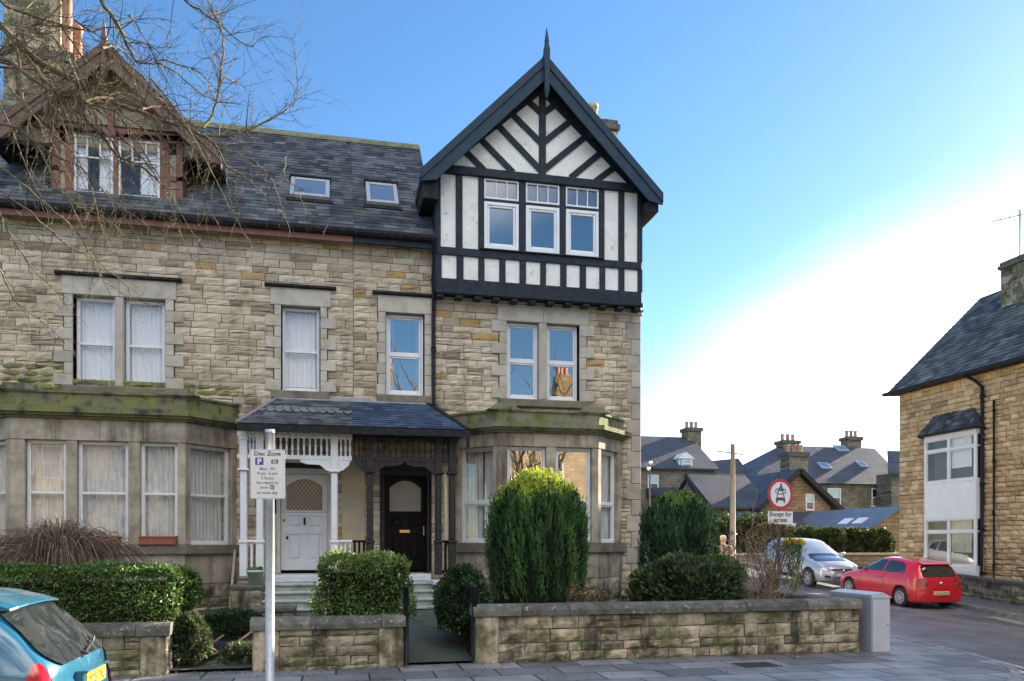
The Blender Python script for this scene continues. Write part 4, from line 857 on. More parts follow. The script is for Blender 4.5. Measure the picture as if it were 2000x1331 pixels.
GRND = mat('far_ground', (0.09, 0.09, 0.07), 0.95, c2=(0.06, 0.08, 0.04), scale=0.3, bump=0.3)
YEL = mat('faded_yellow_paint', (0.80, 0.75, 0.56), 0.7, c2=(0.24, 0.23, 0.17), scale=12, lo=0.4, hi=0.62)
def strip(name, pairs, dz, m, nx=8, mats=None, kind='structure'):
    b = MB(); n = len(pairs)
    for i, (p, q) in enumerate(pairs):
        for j in range(nx+1):
            x = p[0]+(q[0]-p[0])*j/nx; y = p[1]+(q[1]-p[1])*j/nx; b.v.append(Vector((x, y, zg(x, y)+dz)))
    for i in range(n-1):
        for j in range(nx): b.f.append([i*(nx+1)+j, (i+1)*(nx+1)+j, (i+1)*(nx+1)+j+1, i*(nx+1)+j+1]); b.m.append(0); b.t.append(0.5); b.sm.append(True)
    o = b.build(name, m); return tag(o, kind=kind)
def dens(pts, st=0.8):
    out = []
    for p, q in zip(pts, pts[1:]):
        d = math.dist(p, q); k = max(1, int(d/st)); out += [(p[0]+(q[0]-p[0])*i/k, p[1]+(q[1]-p[1])*i/k) for i in range(k)]
    return out+[pts[-1]]
kerb_near = [(-60, 8.3), (6.9, 8.3), (8.1, 8.55), (9.1, 9.15), (9.9, 10.1), (10.45, 11.3), (10.8, 12.7), (10.95, 14.2), (11, 16), (11, 30), (11, 75)]
gb = MB(); xs_ = [-700, -250, -90]+[i*2.0 for i in range(-30, 36)]+[110, 250, 700]; ys_ = [-400, -120, -40]+[i*2.0 for i in range(-10, 40)]+[110, 250, 900]
for y in ys_:
    for x in xs_: gb.v.append(Vector((x, y, zg(x, y)-0.35)))
nx_ = len(xs_)
for j in range(len(ys_)-1):
    for i in range(nx_-1): gb.f.append([j*nx_+i, j*nx_+i+1, (j+1)*nx_+i+1, (j+1)*nx_+i]); gb.m.append(0); gb.t.append(.5); gb.sm.append(True)
tag(gb.build('ground', GRND), kind='structure')
strip('road', [((x, -5.5), (x, 8.45)) for x in [-60, -30]+[i*1.0 for i in range(-12, 26)]+[40, 70]], -0.11, ASPH, 14)
strip('road', [((9.0, y), (18.85, y)) for y in [8.45+0.8*i for i in range(84)]], -0.11, ASPH, 12)
inner = []
kn = dens(kerb_near, 1.0)
def inn(p):
    x, y = p
    if x < 8.3: return (min(x, 8.6), 12.05)
    return (8.62, max(12.05, y))
strip('pavement', [(p, inn(p)) for p in kn if p[0] > -35], 0.0, FLAG, 10)
kb = MB()
for p, q in zip(kn, kn[1:]):
    e = Vector((q[0]-p[0], q[1]-p[1], 0)).normalized(); nn = Vector((e.y, -e.x, 0))*0.13
    A = [Vector((p[0], p[1], zg(*p)+0.006)), Vector((p[0], p[1], zg(*p)+0.006))+nn, Vector((p[0], p[1], zg(*p)-0.3))+nn, Vector((p[0], p[1], zg(*p)-0.3))]
    q_ = Vector((q[0], q[1], 0))-e*0.008; B_ = [Vector((q_.x, q_.y, zg(*q)+0.006)), Vector((q_.x, q_.y, zg(*q)+0.006))+nn, Vector((q_.x, q_.y, zg(*q)-0.3))+nn, Vector((q_.x, q_.y, zg(*q)-0.3))]
    kb.prism(None, A, B_, 0)
tag(kb.build('kerb', KERB), kind='structure')
strip('pavement', [((18.75, y), (20.25, y)) for y in [4+0.9*i for i in range(70)]], 0.02, FLAG2, 3)
kb = MB()
for i in range(60):
    y = 4+i; A = [Vector((18.62, y, zg(18.6, y)-0.3)), Vector((18.75, y, zg(18.6, y)-0.3)), Vector((18.75, y, zg(18.6, y)+0.025)), Vector((18.62, y, zg(18.6, y)+0.025))]
    B_ = [Vector((a.x, y+0.99, a.z+zg(18.6, y+1)-zg(18.6, y))) for a in A]; kb.prism(None, A, B_, 0)
tag(kb.build('kerb', KERB), kind='structure')
yl = MB()
def lineoff(pts, o, w, dz=-0.105):
    c_ = []
    for i, p in enumerate(pts):
        a, b_ = pts[max(0, i-1)], pts[min(len(pts)-1, i+1)]; e = Vector((b_[0]-a[0], b_[1]-a[1], 0)).normalized(); nn = Vector((e.y, -e.x, 0))
        c_.append((Vector((p[0], p[1], 0))+nn*o, Vector((p[0], p[1], 0))+nn*(o+w)))
    for (a, b_), (c2_, d_) in zip(c_, c_[1:]):
        yl.quad(*[Vector((v.x, v.y, zg(v.x, v.y)+dz)) for v in (a, b_, d_, c2_)])
kk = [p for p in kn if p[0] > 2]
lineoff(kk, 0.30, 0.11); lineoff(kk, 0.55, 0.09)
lineoff([(18.6, y) for y in range(5, 20)], -0.45, 0.08, -0.10); lineoff([(18.6, y) for y in range(5, 20)], -0.65, 0.08, -0.10)
tag(yl.build('road_marking', YEL), kind='structure')
def gz(x, y): return 0.48*sst(12.2, 15.6, y)-0.55*sst(16.2, 17.6, y)*sst(2.9, 4.2, x)
sb = MB()
for j in range(25):
    for i in range(60): x = -15+i*0.4; y = 12.0+j*0.26; sb.v.append(Vector((min(x, 8.62), y, gz(x, y)-0.02+0.03*noise.noise(Vector((x*1.3, y*1.3, 0))))))
for j in range(24):
    for i in range(59): sb.f.append([j*60+i, j*60+i+1, (j+1)*60+i+1, (j+1)*60+i]); sb.m.append(0); sb.t.append(.5); sb.sm.append(True)
tag(sb.build('garden_ground', SOIL), kind='structure')
def gpath(x0, x1, x2, x3, nm):
    b = MB()
    for j in range(17):
        y = 11.98+j*0.24; t = j/16; a = x0+(x2-x0)*t; c = x1+(x3-x1)*t
        for k in range(4): x = a+(c-a)*k/3; b.v.append(Vector((x, y, gz(x, y)+0.045)))
    for j in range(16):
        for k in range(3): b.f.append([j*4+k, j*4+k+1, (j+1)*4+k+1, (j+1)*4+k]); b.m.append(0); b.t.append(.5); b.sm.append(True)
    tag(b.build(nm, PATH), kind='structure')
dc = MB(); cx_, cy_ = 6.2, 10.9; dc.box(cx_-0.3, cx_+0.3, cy_-0.22, cy_+0.22, -0.02, 0.008)
for i in range(7): dc.box(cx_-0.26+i*0.075, cx_-0.22+i*0.075, cy_-0.18, cy_+0.18, 0.0, 0.014)
tag(dc.build('manhole_cover', mat('worn_cast_iron', (0.09, 0.085, 0.085), 0.5, c2=(0.05, 0.048, 0.048), scale=20, metal=0.3)), 'small dark iron access cover set in the paving in front of the long wall', 'manhole cover')
gpath(0.98, 2.07, qx0, qx1+0.15, 'path'); gpath(-2.3, -1.2, -2.2, sx1, 'path')
# ------------------------------------------------------------------ front garden walls
def gwall(x0, x1, y0, y1, z0, h, lab, seed, caps=0.17, pier=None, side=False):
    r = empty('garden_wall', ((x0+x1)/2, (y0+y1)/2, z0), lab, 'wall'); b = MB()
    T, L = TE((x0, y0), (x1, y0)); zt = z0+h-caps
    hol = []
    if pier: 
        for s in pier: a, c = (0, 0.36) if s == 'l' else (L-0.36, L); b.cbox(T, a, c, z0-0.1, zt, -0.2, 0.045, 0.02, 2, 0.8); hol.append((a, c, z0-1, zt+1))
    stones(b, T, 0, L, z0-0.1, zt, hol, h=(0.13, 0.21), l=(0.2, 0.5), proud=0.028, rough=0.014, seed=seed, nv=3, jit=0.010, gap=0.008)
    for T2, L2 in (TE((x0, y1), (x0, y0)), TE((x1, y0), (x1, y1)), TE((x1, y1), (x0, y1))): stones(b, T2, 0, L2, z0-0.1, zt, h=(0.17, 0.23), l=(0.28, 0.6), seed=seed+5, nv=2)
    b.box(x0, x1, y0, y1, z0-0.2, zt, 1); b.build('wall', [STONE_DK, MORTAR_DK, STONE_DK], r)
    c = MB(); g = random.Random(seed); u = x0-0.04
    while u < x1+0.03:
        ll = g.uniform(0.75, 1.15); e = min(x1+0.04, u+ll)
        if x1-e < 0.3: e = x1+0.04
        pr = [(y0-0.07, zt), (y0-0.07, zt+caps*0.45), (y0-0.04, zt+caps*0.8), (y0+0.03, zt+caps), (y1-0.03, zt+caps), (y1+0.04, zt+caps*0.8), (y1+0.07, zt+caps*0.45), (y1+0.07, zt)]
        dz = g.uniform(-0.006, 0.006); c.prism(None, [Vector((u+0.004, p, q+dz)) for p, q in pr][::-1], [Vector((e-0.004, p, q+dz)) for p, q in pr][::-1], 0, g.uniform(0, 1)); u = e
    c.build('coping', CAPS, r)
    return r
XA = -12.0
gwall(XA, X(328, 11.93), 11.93, 12.2, 0, 0.72, 'low stone garden wall under the long leafy hedge beside the blue car', 101, pier='r')
gwall(X(494, 11.93), X(787, 11.93), 11.93, 12.2, 0, 0.76, 'short stone garden wall between the two paths, under the small hedge', 107, pier='lr')
rwl = gwall(X(928, 11.93), 8.70, 11.93, 12.2, -0.03, 0.92, 'long stained stone garden wall ending at the grey cabinet', 113, pier='l')
b = MB()
for T, L in (TE((8.70, 12.21), (8.70, 20)), TE((8.42, 20), (8.42, 12.21))): stones(b, T, 0, L, -0.1, 0.74, h=(0.17, 0.23), l=(0.3, 0.6), seed=119, nv=2)
b.box(8.42, 8.70, 12.21, 20, -0.2, 0.74, 1)
b.build('return_wall', [STONE_DK, MORTAR_DK], rwl)
c = MB(); g = random.Random(5); y = 12.28
while y < 20: ll = g.uniform(.8, 1.1); c.cbox(lambda u, v, n: Vector((8.74-u, y+v, 0.74+n)), 0, 0.36, 0, ll-0.01, 0, 0.15, 0.03, 0, g.random()); y += ll
c.build('coping', CAPS, rwl)
# ------------------------------------------------------------------ building across the side street
XB = 21.5
OB = empty('stone_building', (XB+3, 22, 0), 'orange stone building across the side street with a white two-storey bay window', 'building')
TB = lambda u, v, n: Vector((XB-n, u, v)); yN, yS = Q(1757, 765, XB).y, 12.0; zeb = 7.72
b = MB(); b1 = Q(1806, 833, 21.25); b2 = Q(1906, 1010, 21.25); bx0, bx1 = b2.y, b1.y
stones(b, TB, yS, yN, -0.6, zeb-0.1, [(bx0+0.1, bx1-0.1, -1, 5.6)], h=(0.15, 0.22), l=(0.24, 0.5), proud=0.045, rough=0.03, seed=201, odd=0.03, jit=0.012, gap=0.01)
backing(b, TB, yS, yN, -1.2, zeb, mat=1); TN = lambda u, v, n: Vector((XB+u, yN+n, v))
stones(b, TN, 0, 9, -0.6, zeb, h=(0.25, 0.3), l=(0.5, 0.8), seed=202, nv=2); backing(b, TN, 0, 9, -1, zeb, mat=1)
b.quad(Vector((XB, yS, -1)), Vector((XB+9, yS, -1)), Vector((XB+9, yS, zeb)), Vector((XB, yS, zeb)), 1)
b.cbox(TB, yS, bx0-0.05, 3.55, 3.65, 0, 0.06, 0.01, 2, 0.1); b.cbox(TB, bx1+0.03, yN, 3.55, 3.65, 0, 0.06, 0.01, 2, 0.1)
b.build('wall', [STONE_OR, MORTAR, STONE_OR], OB)
b = MB(); rx = XB+4.05; rz = 11.78; O = Vector((XB-0.3, yS, zeb)); V_ = Vector((4.35, 0, rz-zeb)); L = V_.length
b.quad(Vector((XB-0.3, yS, zeb-0.02)), Vector((XB-0.3, yN+0.35, zeb-0.02)), Vector((rx, yN+0.35, rz-0.02)), Vector((rx, yS, rz-0.02)), 1)
b.quad(Vector((rx, yS, rz-0.02)), Vector((rx, yN+0.35, rz-0.02)), Vector((rx+4.6, yN+0.35, zeb)), Vector((rx+4.6, yS, zeb)), 1)
b.add([Vector((XB-0.3, yN+0.3, zeb-0.1)), Vector((rx+4.6, yN+0.3, zeb-0.1)), Vector((rx, yN+0.3, rz-0.1))], [(0, 1, 2)], 1)
b.add([Vector((XB-0.3, yS, zeb-0.1)), Vector((rx+4.6, yS, zeb-0.1)), Vector((rx, yS, rz-0.1))], [(0, 2, 1)], 1)
slates(b, O, (0, 1, 0), V_, L, lambda v: (0, yN+0.35-yS), rh=0.24, w=0.34, seed=203, mat=0, lift=0.02)
b.build('roof', [SLATE, SLATE_T], OB)
b = MB(); b.box(XB-0.48, XB-0.30, yS, yN+0.4, zeb-0.12, zeb+0.0); b.box(XB-0.3, XB, yS, yN+0.3, zeb-0.12, zeb-0.06); b.build('gutter', PIPE, OB)
yp = Q(1919, 1000, XB-0.1).y
downpipe(OB, [(XB-0.38, yp+0.5, zeb-0.1), (XB-0.2, yp+0.2, zeb-0.35), (XB-0.12, yp, zeb-0.6), (XB-0.12, yp, -0.4)], 0.06)
yp2 = Q(1941, 1000, XB-0.1).y
downpipe(OB, [(XB-0.1, yp2, 6.6), (XB-0.1, yp2, -0.3)], 0.035)
# white bay: apron panels and two storeys of windows
bp = [(XB-0.03, bx1+0.30), (XB-0.26, bx1), (XB-0.26, bx0), (XB-0.03, bx0-0.08)]
for za_, zb2, nm_ in ((-0.5, 0.98, 'bay_base_panel'), (2.72, 3.98, 'bay_apron_panel'), (5.62, 5.80, 'bay_fascia')):
    b = MB(); b.zprism(bp, za_, zb2, 0); b.build(nm_, UPVC, OB)
fa = [TE(bp[i], bp[i+1]) for i in range(3)]
CURT_Y = mat('pale_yellow_blind', (0.62, 0.60, 0.42), 0.9, c2=(0.55, 0.54, 0.40), scale=2)
for z0, z1, mcu in ((0.98, 2.72, CURT_Y), (3.98, 5.62, CURT)):
    for i, (T, L) in enumerate(fa):
        if i == 1: window(OB, T, 0.01, L-0.01, z0, z1, -0.0, rows=(0.72,), cols={0: (0.48,), 1: (0.48,)}, fr=0.07, bar=0.08, sash=0.04, fm=UPVC, gm=GL, curtain=(mcu, ((0.5, 0.97),), (0.3, 0.97)), room=0.4, seed=int(z0*9)+i)
        else: window(OB, T, 0.005, L-0.005, z0, z1, 0.0, rows=(0.72,), fr=0.06, bar=0.06, fm=UPVC, gm=GL, room=0.3, seed=i)
b = MB(); zc = 5.80
A = [Vector((XB+0.0, bx1+0.48, zc)), Vector((XB-0.46, bx1+0.12, zc)), Vector((XB-0.46, bx0-0.12, zc)), Vector((XB, bx0-0.22, zc))]; Bt = [Vector((XB, bx1-0.25, zc+0.62)), Vector((XB-0.1, bx1-0.35, zc+0.62)), Vector((XB-0.1, bx0+0.35, zc+0.62)), Vector((XB, bx0+0.25, zc+0.62))]
b.prism(None, A, Bt, 0); b.zprism([(p.x, p.y) for p in A], zc-0.07, zc-0.001, 1)
O_ = A[1]+Vector((0, 0, 0.0)); Lx = (A[1]-A[2]).length
slates(b, A[2], (0, 1, 0), Bt[2]-Vector((A[2].x, Bt[2].y, A[2].z)), 0.82, lambda v: (0.0+0.55*v, Lx-0.5*v), rh=0.15, w=0.25, seed=9, mat=2)
b.build('bay_roof', [SLATE_T, PIPE, SLATE], OB)
cc = D(1975, 520, 27.0)
chimney(OB, rx-0.9, Q(1992, 520, rx-0.9).y, 0.7, 1.0, 10.2, Q(1992, 507, rx-0.9).z, [], STONE_DK, 210)
b = MB(); q = Q(1992, 505, rx-0.9); p0 = Vector((rx-0.9, q.y, q.z-0.1)); b.tube([p0, p0+Vector((0, 0, 1.9))], 0.03, 6)
p1 = p0+Vector((0, 0, 1.7)); b.tube([p1+Vector((-0.5, 0.7, 0)), p1+Vector((0.5, -0.7, 0))], 0.02, 5)
for k in range(7):
    c_ = p1+Vector((-0.5, 0.7, 0))*(1-k/3.2); b.tube([c_-Vector((0.3, 0.22, 0)), c_+Vector((0.3, 0.22, 0))], 0.012, 4)
tag(b.build('television_aerial', GALV), 'metal television aerial on the chimney of the orange stone building', 'aerial')
b = MB(); T = TX(20.25)
r = empty('boundary_wall', (20.4, 18, 0), 'low dark stone wall in front of the orange stone building across the street', 'wall')
stones(b, lambda u, v, n: Vector((20.3-n, u, v+0.06*(u-20))), 6, 25.6, -0.5, 0.52, h=(0.16, 0.22), l=(0.3, 0.6), seed=230, nv=2)
b.prism(None, [Vector((20.3, 6, -1.3)), Vector((20.6, 6, -1.3)), Vector((20.6, 6, -0.34)), Vector((20.3, 6, -0.34))], [Vector((20.3, 25.6, -0.3)), Vector((20.6, 25.6, -0.3)), Vector((20.6, 25.6, 0.84)), Vector((20.3, 25.6, 0.84))], 1)
b.build('wall', [STONE_DK, MORTAR_DK], r)
c = MB(); c.prism(None, [Vector((20.24, 6, -0.33)), Vector((20.66, 6, -0.33)), Vector((20.66, 6, -0.23)), Vector((20.24, 6, -0.23))], [Vector((20.24, 25.6, 0.845)), Vector((20.66, 25.6, 0.845)), Vector((20.66, 25.6, 0.945)), Vector((20.24, 25.6, 0.945))], 0, 0.3); c.build('coping', CAPS, r)
# ------------------------------------------------------------------ houses further up the side street
BGS = mat('far_rubble', (0.33, 0.285, 0.21), 0.95, c2=(0.6, 0.58, 0.54), scale=1.2, bump=0.5, bscale=6, distort=0.25, brick=dict(c2=(0.22, 0.185, 0.13), mortar=(0.13, 0.115, 0.09), w=0.45, h=0.2, m=0.02, rot=(R(90), 0, 0)))
BGO = mat('far_orange_stone', (0.46, 0.31, 0.17), 0.95, c2=(0.65, 0.62, 0.58), scale=1.2, bump=0.5, bscale=6, distort=0.2, brick=dict(c2=(0.34, 0.22, 0.12), mortar=(0.2, 0.15, 0.1), w=0.5, h=0.22, m=0.02, rot=(R(90), 0, 0)))
FSL = mat('far_slate', (0.045, 0.053, 0.07), 0.6, c2=(0.62, 0.62, 0.66), scale=0.5, bump=0.3, bscale=5, brick=dict(c2=(0.06, 0.07, 0.09), mortar=(0.03, 0.034, 0.042), w=0.34, h=0.22, m=0.008, rot=(R(45), 0, 0)), lo=0.4, hi=0.65)
def bwin(house, px0, px1, py0, py1, Y, rows=(0.5,)):
    T = TY(Y); xm = (px0+px1)/2
    window(house, T, X(px0, Y), X(px1, Y), Z(xm, py1, Y), Z(xm, py0, Y), 0.05, rows=rows, fr=0.09, bar=0.07, fm=UPVC, gm=GLR, curtain=(CURT, ((0.1, 0.5),), (0.1, 0.95)), room=0.4, dep=0.05)
def chim(house, x, y, w, d, z0, z1, pots=2, m=STONE_DK):
    b = MB(); b.box(x-w/2, x+w/2, y-d/2, y+d/2, z0, z1-0.3, 0, 0.4); b.box(x-w/2-0.12, x+w/2+0.12, y-d/2-0.12, y+d/2+0.12, z1-0.3, z1, 1, 0.3)
    o = b.build('chimney', [BGS, CAPS], house)
    for k in range(pots):
        p = MB(); p.lathe((x-w/2+w*(k+0.5)/pots, y, z1), [(0.17, 0), (0.14, 0.45), (0.18, 0.5), (0.18, 0.6), (0.1, 0.6)], 8); p.build('chimney_pot', POT if k % 2 else POTB, o)
# A: stone house seen right beside the corner of the main house
Y = 60.0; HA = empty('far_house', (26, Y+4, 2), 'grey stone house with one small white dormer, just right of the main house corner', 'house')
xa, xb_ = 14.0, X(1396, Y); za, zaR = Z(1330, 915, Y), Z(1320, 860, Y+5)
b = MB(); b.box(xa, xb_, Y, Y+10, 0.5, za); b.prism(None, [Vector((xb_, Y, za)), Vector((xb_, Y+10, za)), Vector((xb_, Y+5, zaR))], [Vector((xa, Y, za)), Vector((xa, Y+10, za)), Vector((xa, Y+5, zaR))]); b.build('wall', BGS, HA)
b = MB()
for s in (0, 1):
    A = [Vector((xa, Y-0.3 if not s else Y+10.3, za-0.15)), Vector((xb_+0.25, Y-0.3 if not s else Y+10.3, za-0.15)), Vector((xb_+0.25, Y+5, zaR+0.12)), Vector((xa, Y+5, zaR+0.12))]
    b.prism(None, A, [p+Vector((0, 0, 0.15)) for p in A])
b.build('roof', FSL, HA)
bwin(HA, 1265, 1286, 928, 962, Y); bwin(HA, 1328, 1354, 952, 985, Y); bwin(HA, 1262, 1300, 1000, 1030, Y)
b = MB(); c_ = P(1341, 905, Y); b.box(c_.x-0.6, c_.x+0.6, Y+0.2, Y+2, za-0.1, za+0.85, 0)
b.prism(None, [c_+Vector((-0.75, 0, za+0.8-c_.z)), c_+Vector((0.75, 0, za+0.8-c_.z)), c_+Vector((0, 0, za+1.35-c_.z))], [c_+Vector((-0.75, 2.2, za+0.8-c_.z)), c_+Vector((0.75, 2.2, za+0.8-c_.z)), c_+Vector((0, 2.2, za+1.35-c_.z))], 0); b.build('dormer', UPVC, HA)
bwin(HA, 1331, 1351, 898, 914, Y+0.1)
b = MB(); b.box(X(1262, Y), X(1310, Y), Y-1.2, Y, Z(1280, 968, Y)-0.1, Z(1280, 962, Y)+0.3); b.build('canopy', FSL, HA)
chim(HA, X(1360, Y+4), Y+5, 1.3, 1.3, za, Z(1360, 838, Y+5), 3)
# B: low cottage with gable front
Y = 48.0; HB = empty('far_house', (X(1520, Y), Y+3, 1.5), 'low orange stone cottage with a gable window behind the round no-vehicles sign', 'house')
z_e = Z(1600, 990, Y); zbR = Z(1557, 925, Y)
b = MB(); x0, x1 = X(1488, Y), X(1622, Y); xm = X(1557, Y); b.box(x0, x1, Y, Y+9, 0, z_e); b.prism(None, [Vector((x0, Y, z_e)), Vector((x1, Y, z_e)), Vector((xm, Y, zbR))], [Vector((x0, Y+9, z_e)), Vector((x1, Y+9, z_e)), Vector((xm, Y+9, zbR))])
xl = X(1398, Y); b.box(xl, x0, Y+0.5, Y+7, 0, Z(1450, 988, Y)); b.prism(None, [Vector((xl, Y+0.5, z_e)), Vector((xl, Y+7.5, z_e)), Vector((xl, Y+4, zbR-0.1))][::-1], [Vector((x0, Y+0.5, z_e)), Vector((x0, Y+7.5, z_e)), Vector((x0, Y+4, zbR-0.1))][::-1])
b.build('wall', BGO, HB)
b = MB()
for s in (-1, 1):
    e = x0-0.5 if s < 0 else x1+0.6; ez = z_e-0.35
    A = [Vector((xm, Y-0.4, zbR+0.1)), Vector((e, Y-0.4, ez)), Vector((e, Y+9, ez)), Vector((xm, Y+9, zbR+0.1))]; b.prism(None, A, [p+Vector((0, 0, 0.2)) for p in A])
A = [Vector((xl-0.2, Y+0.1, z_e-0.2)), Vector((x0+1, Y+0.1, z_e-0.2)), Vector((x0+1, Y+4, zbR)), Vector((xl-0.2, Y+4, zbR))]; b.prism(None, A, [p+Vector((0, 0, 0.15)) for p in A])
A = [Vector((xl-0.2, Y+7.9, z_e-0.2)), Vector((x0+1, Y+7.9, z_e-0.2)), Vector((x0+1, Y+4, zbR)), Vector((xl-0.2, Y+4, zbR))]; b.prism(None, A, [p+Vector((0, 0, 0.15)) for p in A])
b.build('roof', FSL, HB)
b = MB(); b.bar((xl-0.3, Y+0.0, z_e-0.9), (xl-0.3, Y+4, zbR+0.1), 0.12, 0.35); b.build('bargeboard', BLACKW, HB); b = MB(); b.bar((xm, Y-0.45, zbR+0.2), (x1+0.65, Y-0.45, z_e-0.25), 0.1, 0.3); b.bar((xm, Y-0.45, zbR+0.2), (x0-0.5, Y-0.45, z_e-0.25), 0.1, 0.3); b.build('bargeboard', BLACKW, HB)
bwin(HB, 1573, 1590, 965, 998, Y, (0.5,)); chim(HB, X(1551, Y+4), Y+4, 1.5, 1.2, zbR-0.6, Z(1551, 885, Y+4), 3)
b = MB(); A = [Vector((X(1425, 45), 44, Z(1500, 1034, 44))), Vector((X(1645, 44), 44, Z(1645, 1034, 44))), Vector((X(1645, 47), 47.9, Z(1600, 1003, 48))), Vector((X(1425, 47), 47.9, Z(1450, 1003, 48)))]; b.prism(None, A, [p+Vector((0, 0, 0.1)) for p in A]); b.box(A[0].x, A[1].x, 44.3, 47.9, 0, A[0].z-0.02, 1); b.build('annex_roof', [FSL, BGS], HB)
# C: long slate roof with rooflights
Y = 57.0; HC = empty('far_house', (X(1600, Y), Y+4, 2), 'broad stone house under a wide slate roof with three skylights', 'house')
x0, x1 = X(1470, Y), X(1765, Y); ze = Z(1680, 946, Y); zr2 = Z(1610, 873, Y+5)
b = MB(); b.box(x0, x1, Y, Y+10, 0.5, ze); b.build('wall', BGS, HC)
b = MB(); xr0, xr1 = X(1524, Y+5), X(1708, Y+5)
v = [Vector((x0-0.3, Y-0.3, ze)), Vector((x1+0.3, Y-0.3, ze)), Vector((x1+0.3, Y+10.3, ze)), Vector((x0-0.3, Y+10.3, ze)), Vector((xr0, Y+5, zr2)), Vector((xr1, Y+5, zr2))]
b.add(v, [(0, 1, 5, 4), (1, 2, 5), (2, 3, 4, 5), (3, 0, 4), (0, 3, 2, 1)]); b.build('roof', FSL, HC)
b = MB(); b.box(X(1390, Y+4), x0+1, Y+3, Y+9, 0.5, Z(1430, 925, Y+3)); b.prism(None, [Vector((X(1385, Y+3), Y+2.8, Z(1430, 945, Y+3))), Vector((X(1385, Y+3), Y+9, Z(1430, 945, Y+3))), Vector((X(1390, Y+3), Y+6, Z(1430, 905, Y+6)))], [Vector((x0+2, Y+2.8, Z(1430, 945, Y+3))), Vector((x0+2, Y+9, Z(1430, 945, Y+3))), Vector((x0+2, Y+6, Z(1430, 895, Y+6)))], 1); b.build('side_wing', [BGS, FSL], HC)
bwin(HC, 1616, 1642, 954, 991, Y); bwin(HC, 1702, 1728, 954, 991, Y)
def rsky(px, py, w):
    k_ = (HZ-py)/F; r_ = (px-1000)/F; c_ = CT-r_*ST; sl_ = (zr2-ze)/5.3; d = (ze-sl_*(Y-0.3)-EYE)/(k_-sl_*c_); p = Vector((d*(r_*CT+ST), d*c_, EYE+d*k_))
    U_ = Vector((1, 0, 0)); V2 = Vector((0, 5.3, zr2-ze)).normalized(); N = U_.cross(V2); T = lambda u, v, n: p+U_*u+V2*v+N*n
    f = MB(); f.cbox(T, -w/2, w/2, -0.5, 0.5, 0, 0.12, 0.02); o = f.build('skylight', GALV, HC); q = MB(); q.quad(T(-w/2+.1, -0.4, 0.125), T(w/2-.1, -0.4, 0.125), T(w/2-.1, 0.4, 0.125), T(-w/2+.1, 0.4, 0.125)); q.build('pane', SKYG, o)
rsky(1642, 877, 1.1); rsky(1610, 911, 0.95); rsky(1683, 908, 0.75)
chim(HC, X(1538, Y+5), Y+5, 1.5, 1.2, zr2-1, Z(1538, 862, Y+5), 3); chim(HC, X(1662, Y+6), Y+6, 1.3, 1.2, zr2-1, Z(1662, 855, Y+6), 3)
# D: the roof end right of C and the lean-to
HD = empty('far_house', (X(1745, 55), 55.5, 2), 'slate roofed house end showing between the broad stone house and the orange building', 'house')
b = MB(); x0 = X(1728, 55); b.box(x0+0.6, x0+8, 55, 56.8, 0.5, Z(1740, 925, 55)); b.build('wall', BGS, HD)
zD0, zD1 = Z(1735, 928, 55), Z(1750, 880, 55); b = MB(); b.prism(None, [Vector((x0, 54.6, zD0)), Vector((x0+8, 54.6, zD0)), Vector((x0+8, 54.6, zD0+0.2)), Vector((x0, 54.6, zD0+0.2))], [Vector((x0+1.6, 56.8, zD1)), Vector((x0+8, 56.8, zD1)), Vector((x0+8, 56.8, zD1+0.2)), Vector((x0+1.6, 56.8, zD1+0.2))]); b.build('roof', FSL, HD)
Y = 38.0; HL = empty('outbuilding', (X(1710, Y), Y+3, 1), 'orange stone lean-to with a blue slate roof behind the clipped hedge', 'outbuilding')
b = MB(); q = [P(1604, 1060, Y), P(1604, 1034, Y), P(1700, 1034, Y), P(1757, 992, Y), P(1790, 992, Y), P(1790, 1100, Y), P(1604, 1100, Y)]
b.prism(None, [P(1700, 1036, Y), P(1757, 996, Y), P(1800, 996, Y), P(1800, 1110, Y), P(1700, 1110, Y)][::-1], [p+Vector((0, 7, 0)) for p in [P(1700, 1036, Y), P(1757, 996, Y), P(1800, 996, Y), P(1800, 1110, Y), P(1700, 1110, Y)]][::-1]); b.build('wall', BGO, HL)
b = MB(); e = P(1700, 1036, Y); t = P(1757, 993, Y); t2 = D(1640, 1000, 47); 
A = [e+Vector((-0.1, -0.2, 0)), t+Vector((0, -0.2, 0)), Vector((t.x, Y+8, t.z)), Vector((e.x-0.1, Y+8, e.z))]
b.prism(None, A, [p+Vector((-0.05, 0, 0.12)) for p in A]); b.build('roof', mat('far_blue_slate', (0.10, 0.13, 0.18), 0.5, c2=(0.14, 0.17, 0.22), scale=1.5), HL)
b = MB()
for k in range(2):
    cxy = e.lerp(t, 0.3)+Vector((0, 1.2+k*1.3, 0.14)); ud = (t-e).normalized(); b.prism(None, [cxy-ud*0.3, cxy+ud*0.3, cxy+ud*0.3+Vector((0, 0.8, 0)), cxy-ud*0.3+Vector((0, 0.8, 0))], [p+Vector((-0.05, 0, 0.08)) for p in [cxy-ud*0.3, cxy+ud*0.3, cxy+ud*0.3+Vector((0, 0.8, 0)), cxy-ud*0.3+Vector((0, 0.8, 0))]])
b.build('skylight', UPVC, HL)
Y = 35.0; r = empty('boundary_wall', (X(1690, Y), Y, 1), 'stone boundary wall with pale coping under the far clipped hedge', 'wall')
b = MB(); b.box(X(1380, Y), X(1775, Y), Y, Y+0.3, 0.3, Z(1690, 1080, Y)-0.1); b.build('wall', BGS, r); b = MB(); b.box(X(1380, Y)-.05, X(1775, Y)+.05, Y-0.06, Y+0.36, Z(1690, 1080, Y)-0.1, Z(1690, 1080, Y)); b.build('coping', ASHLAR, r)
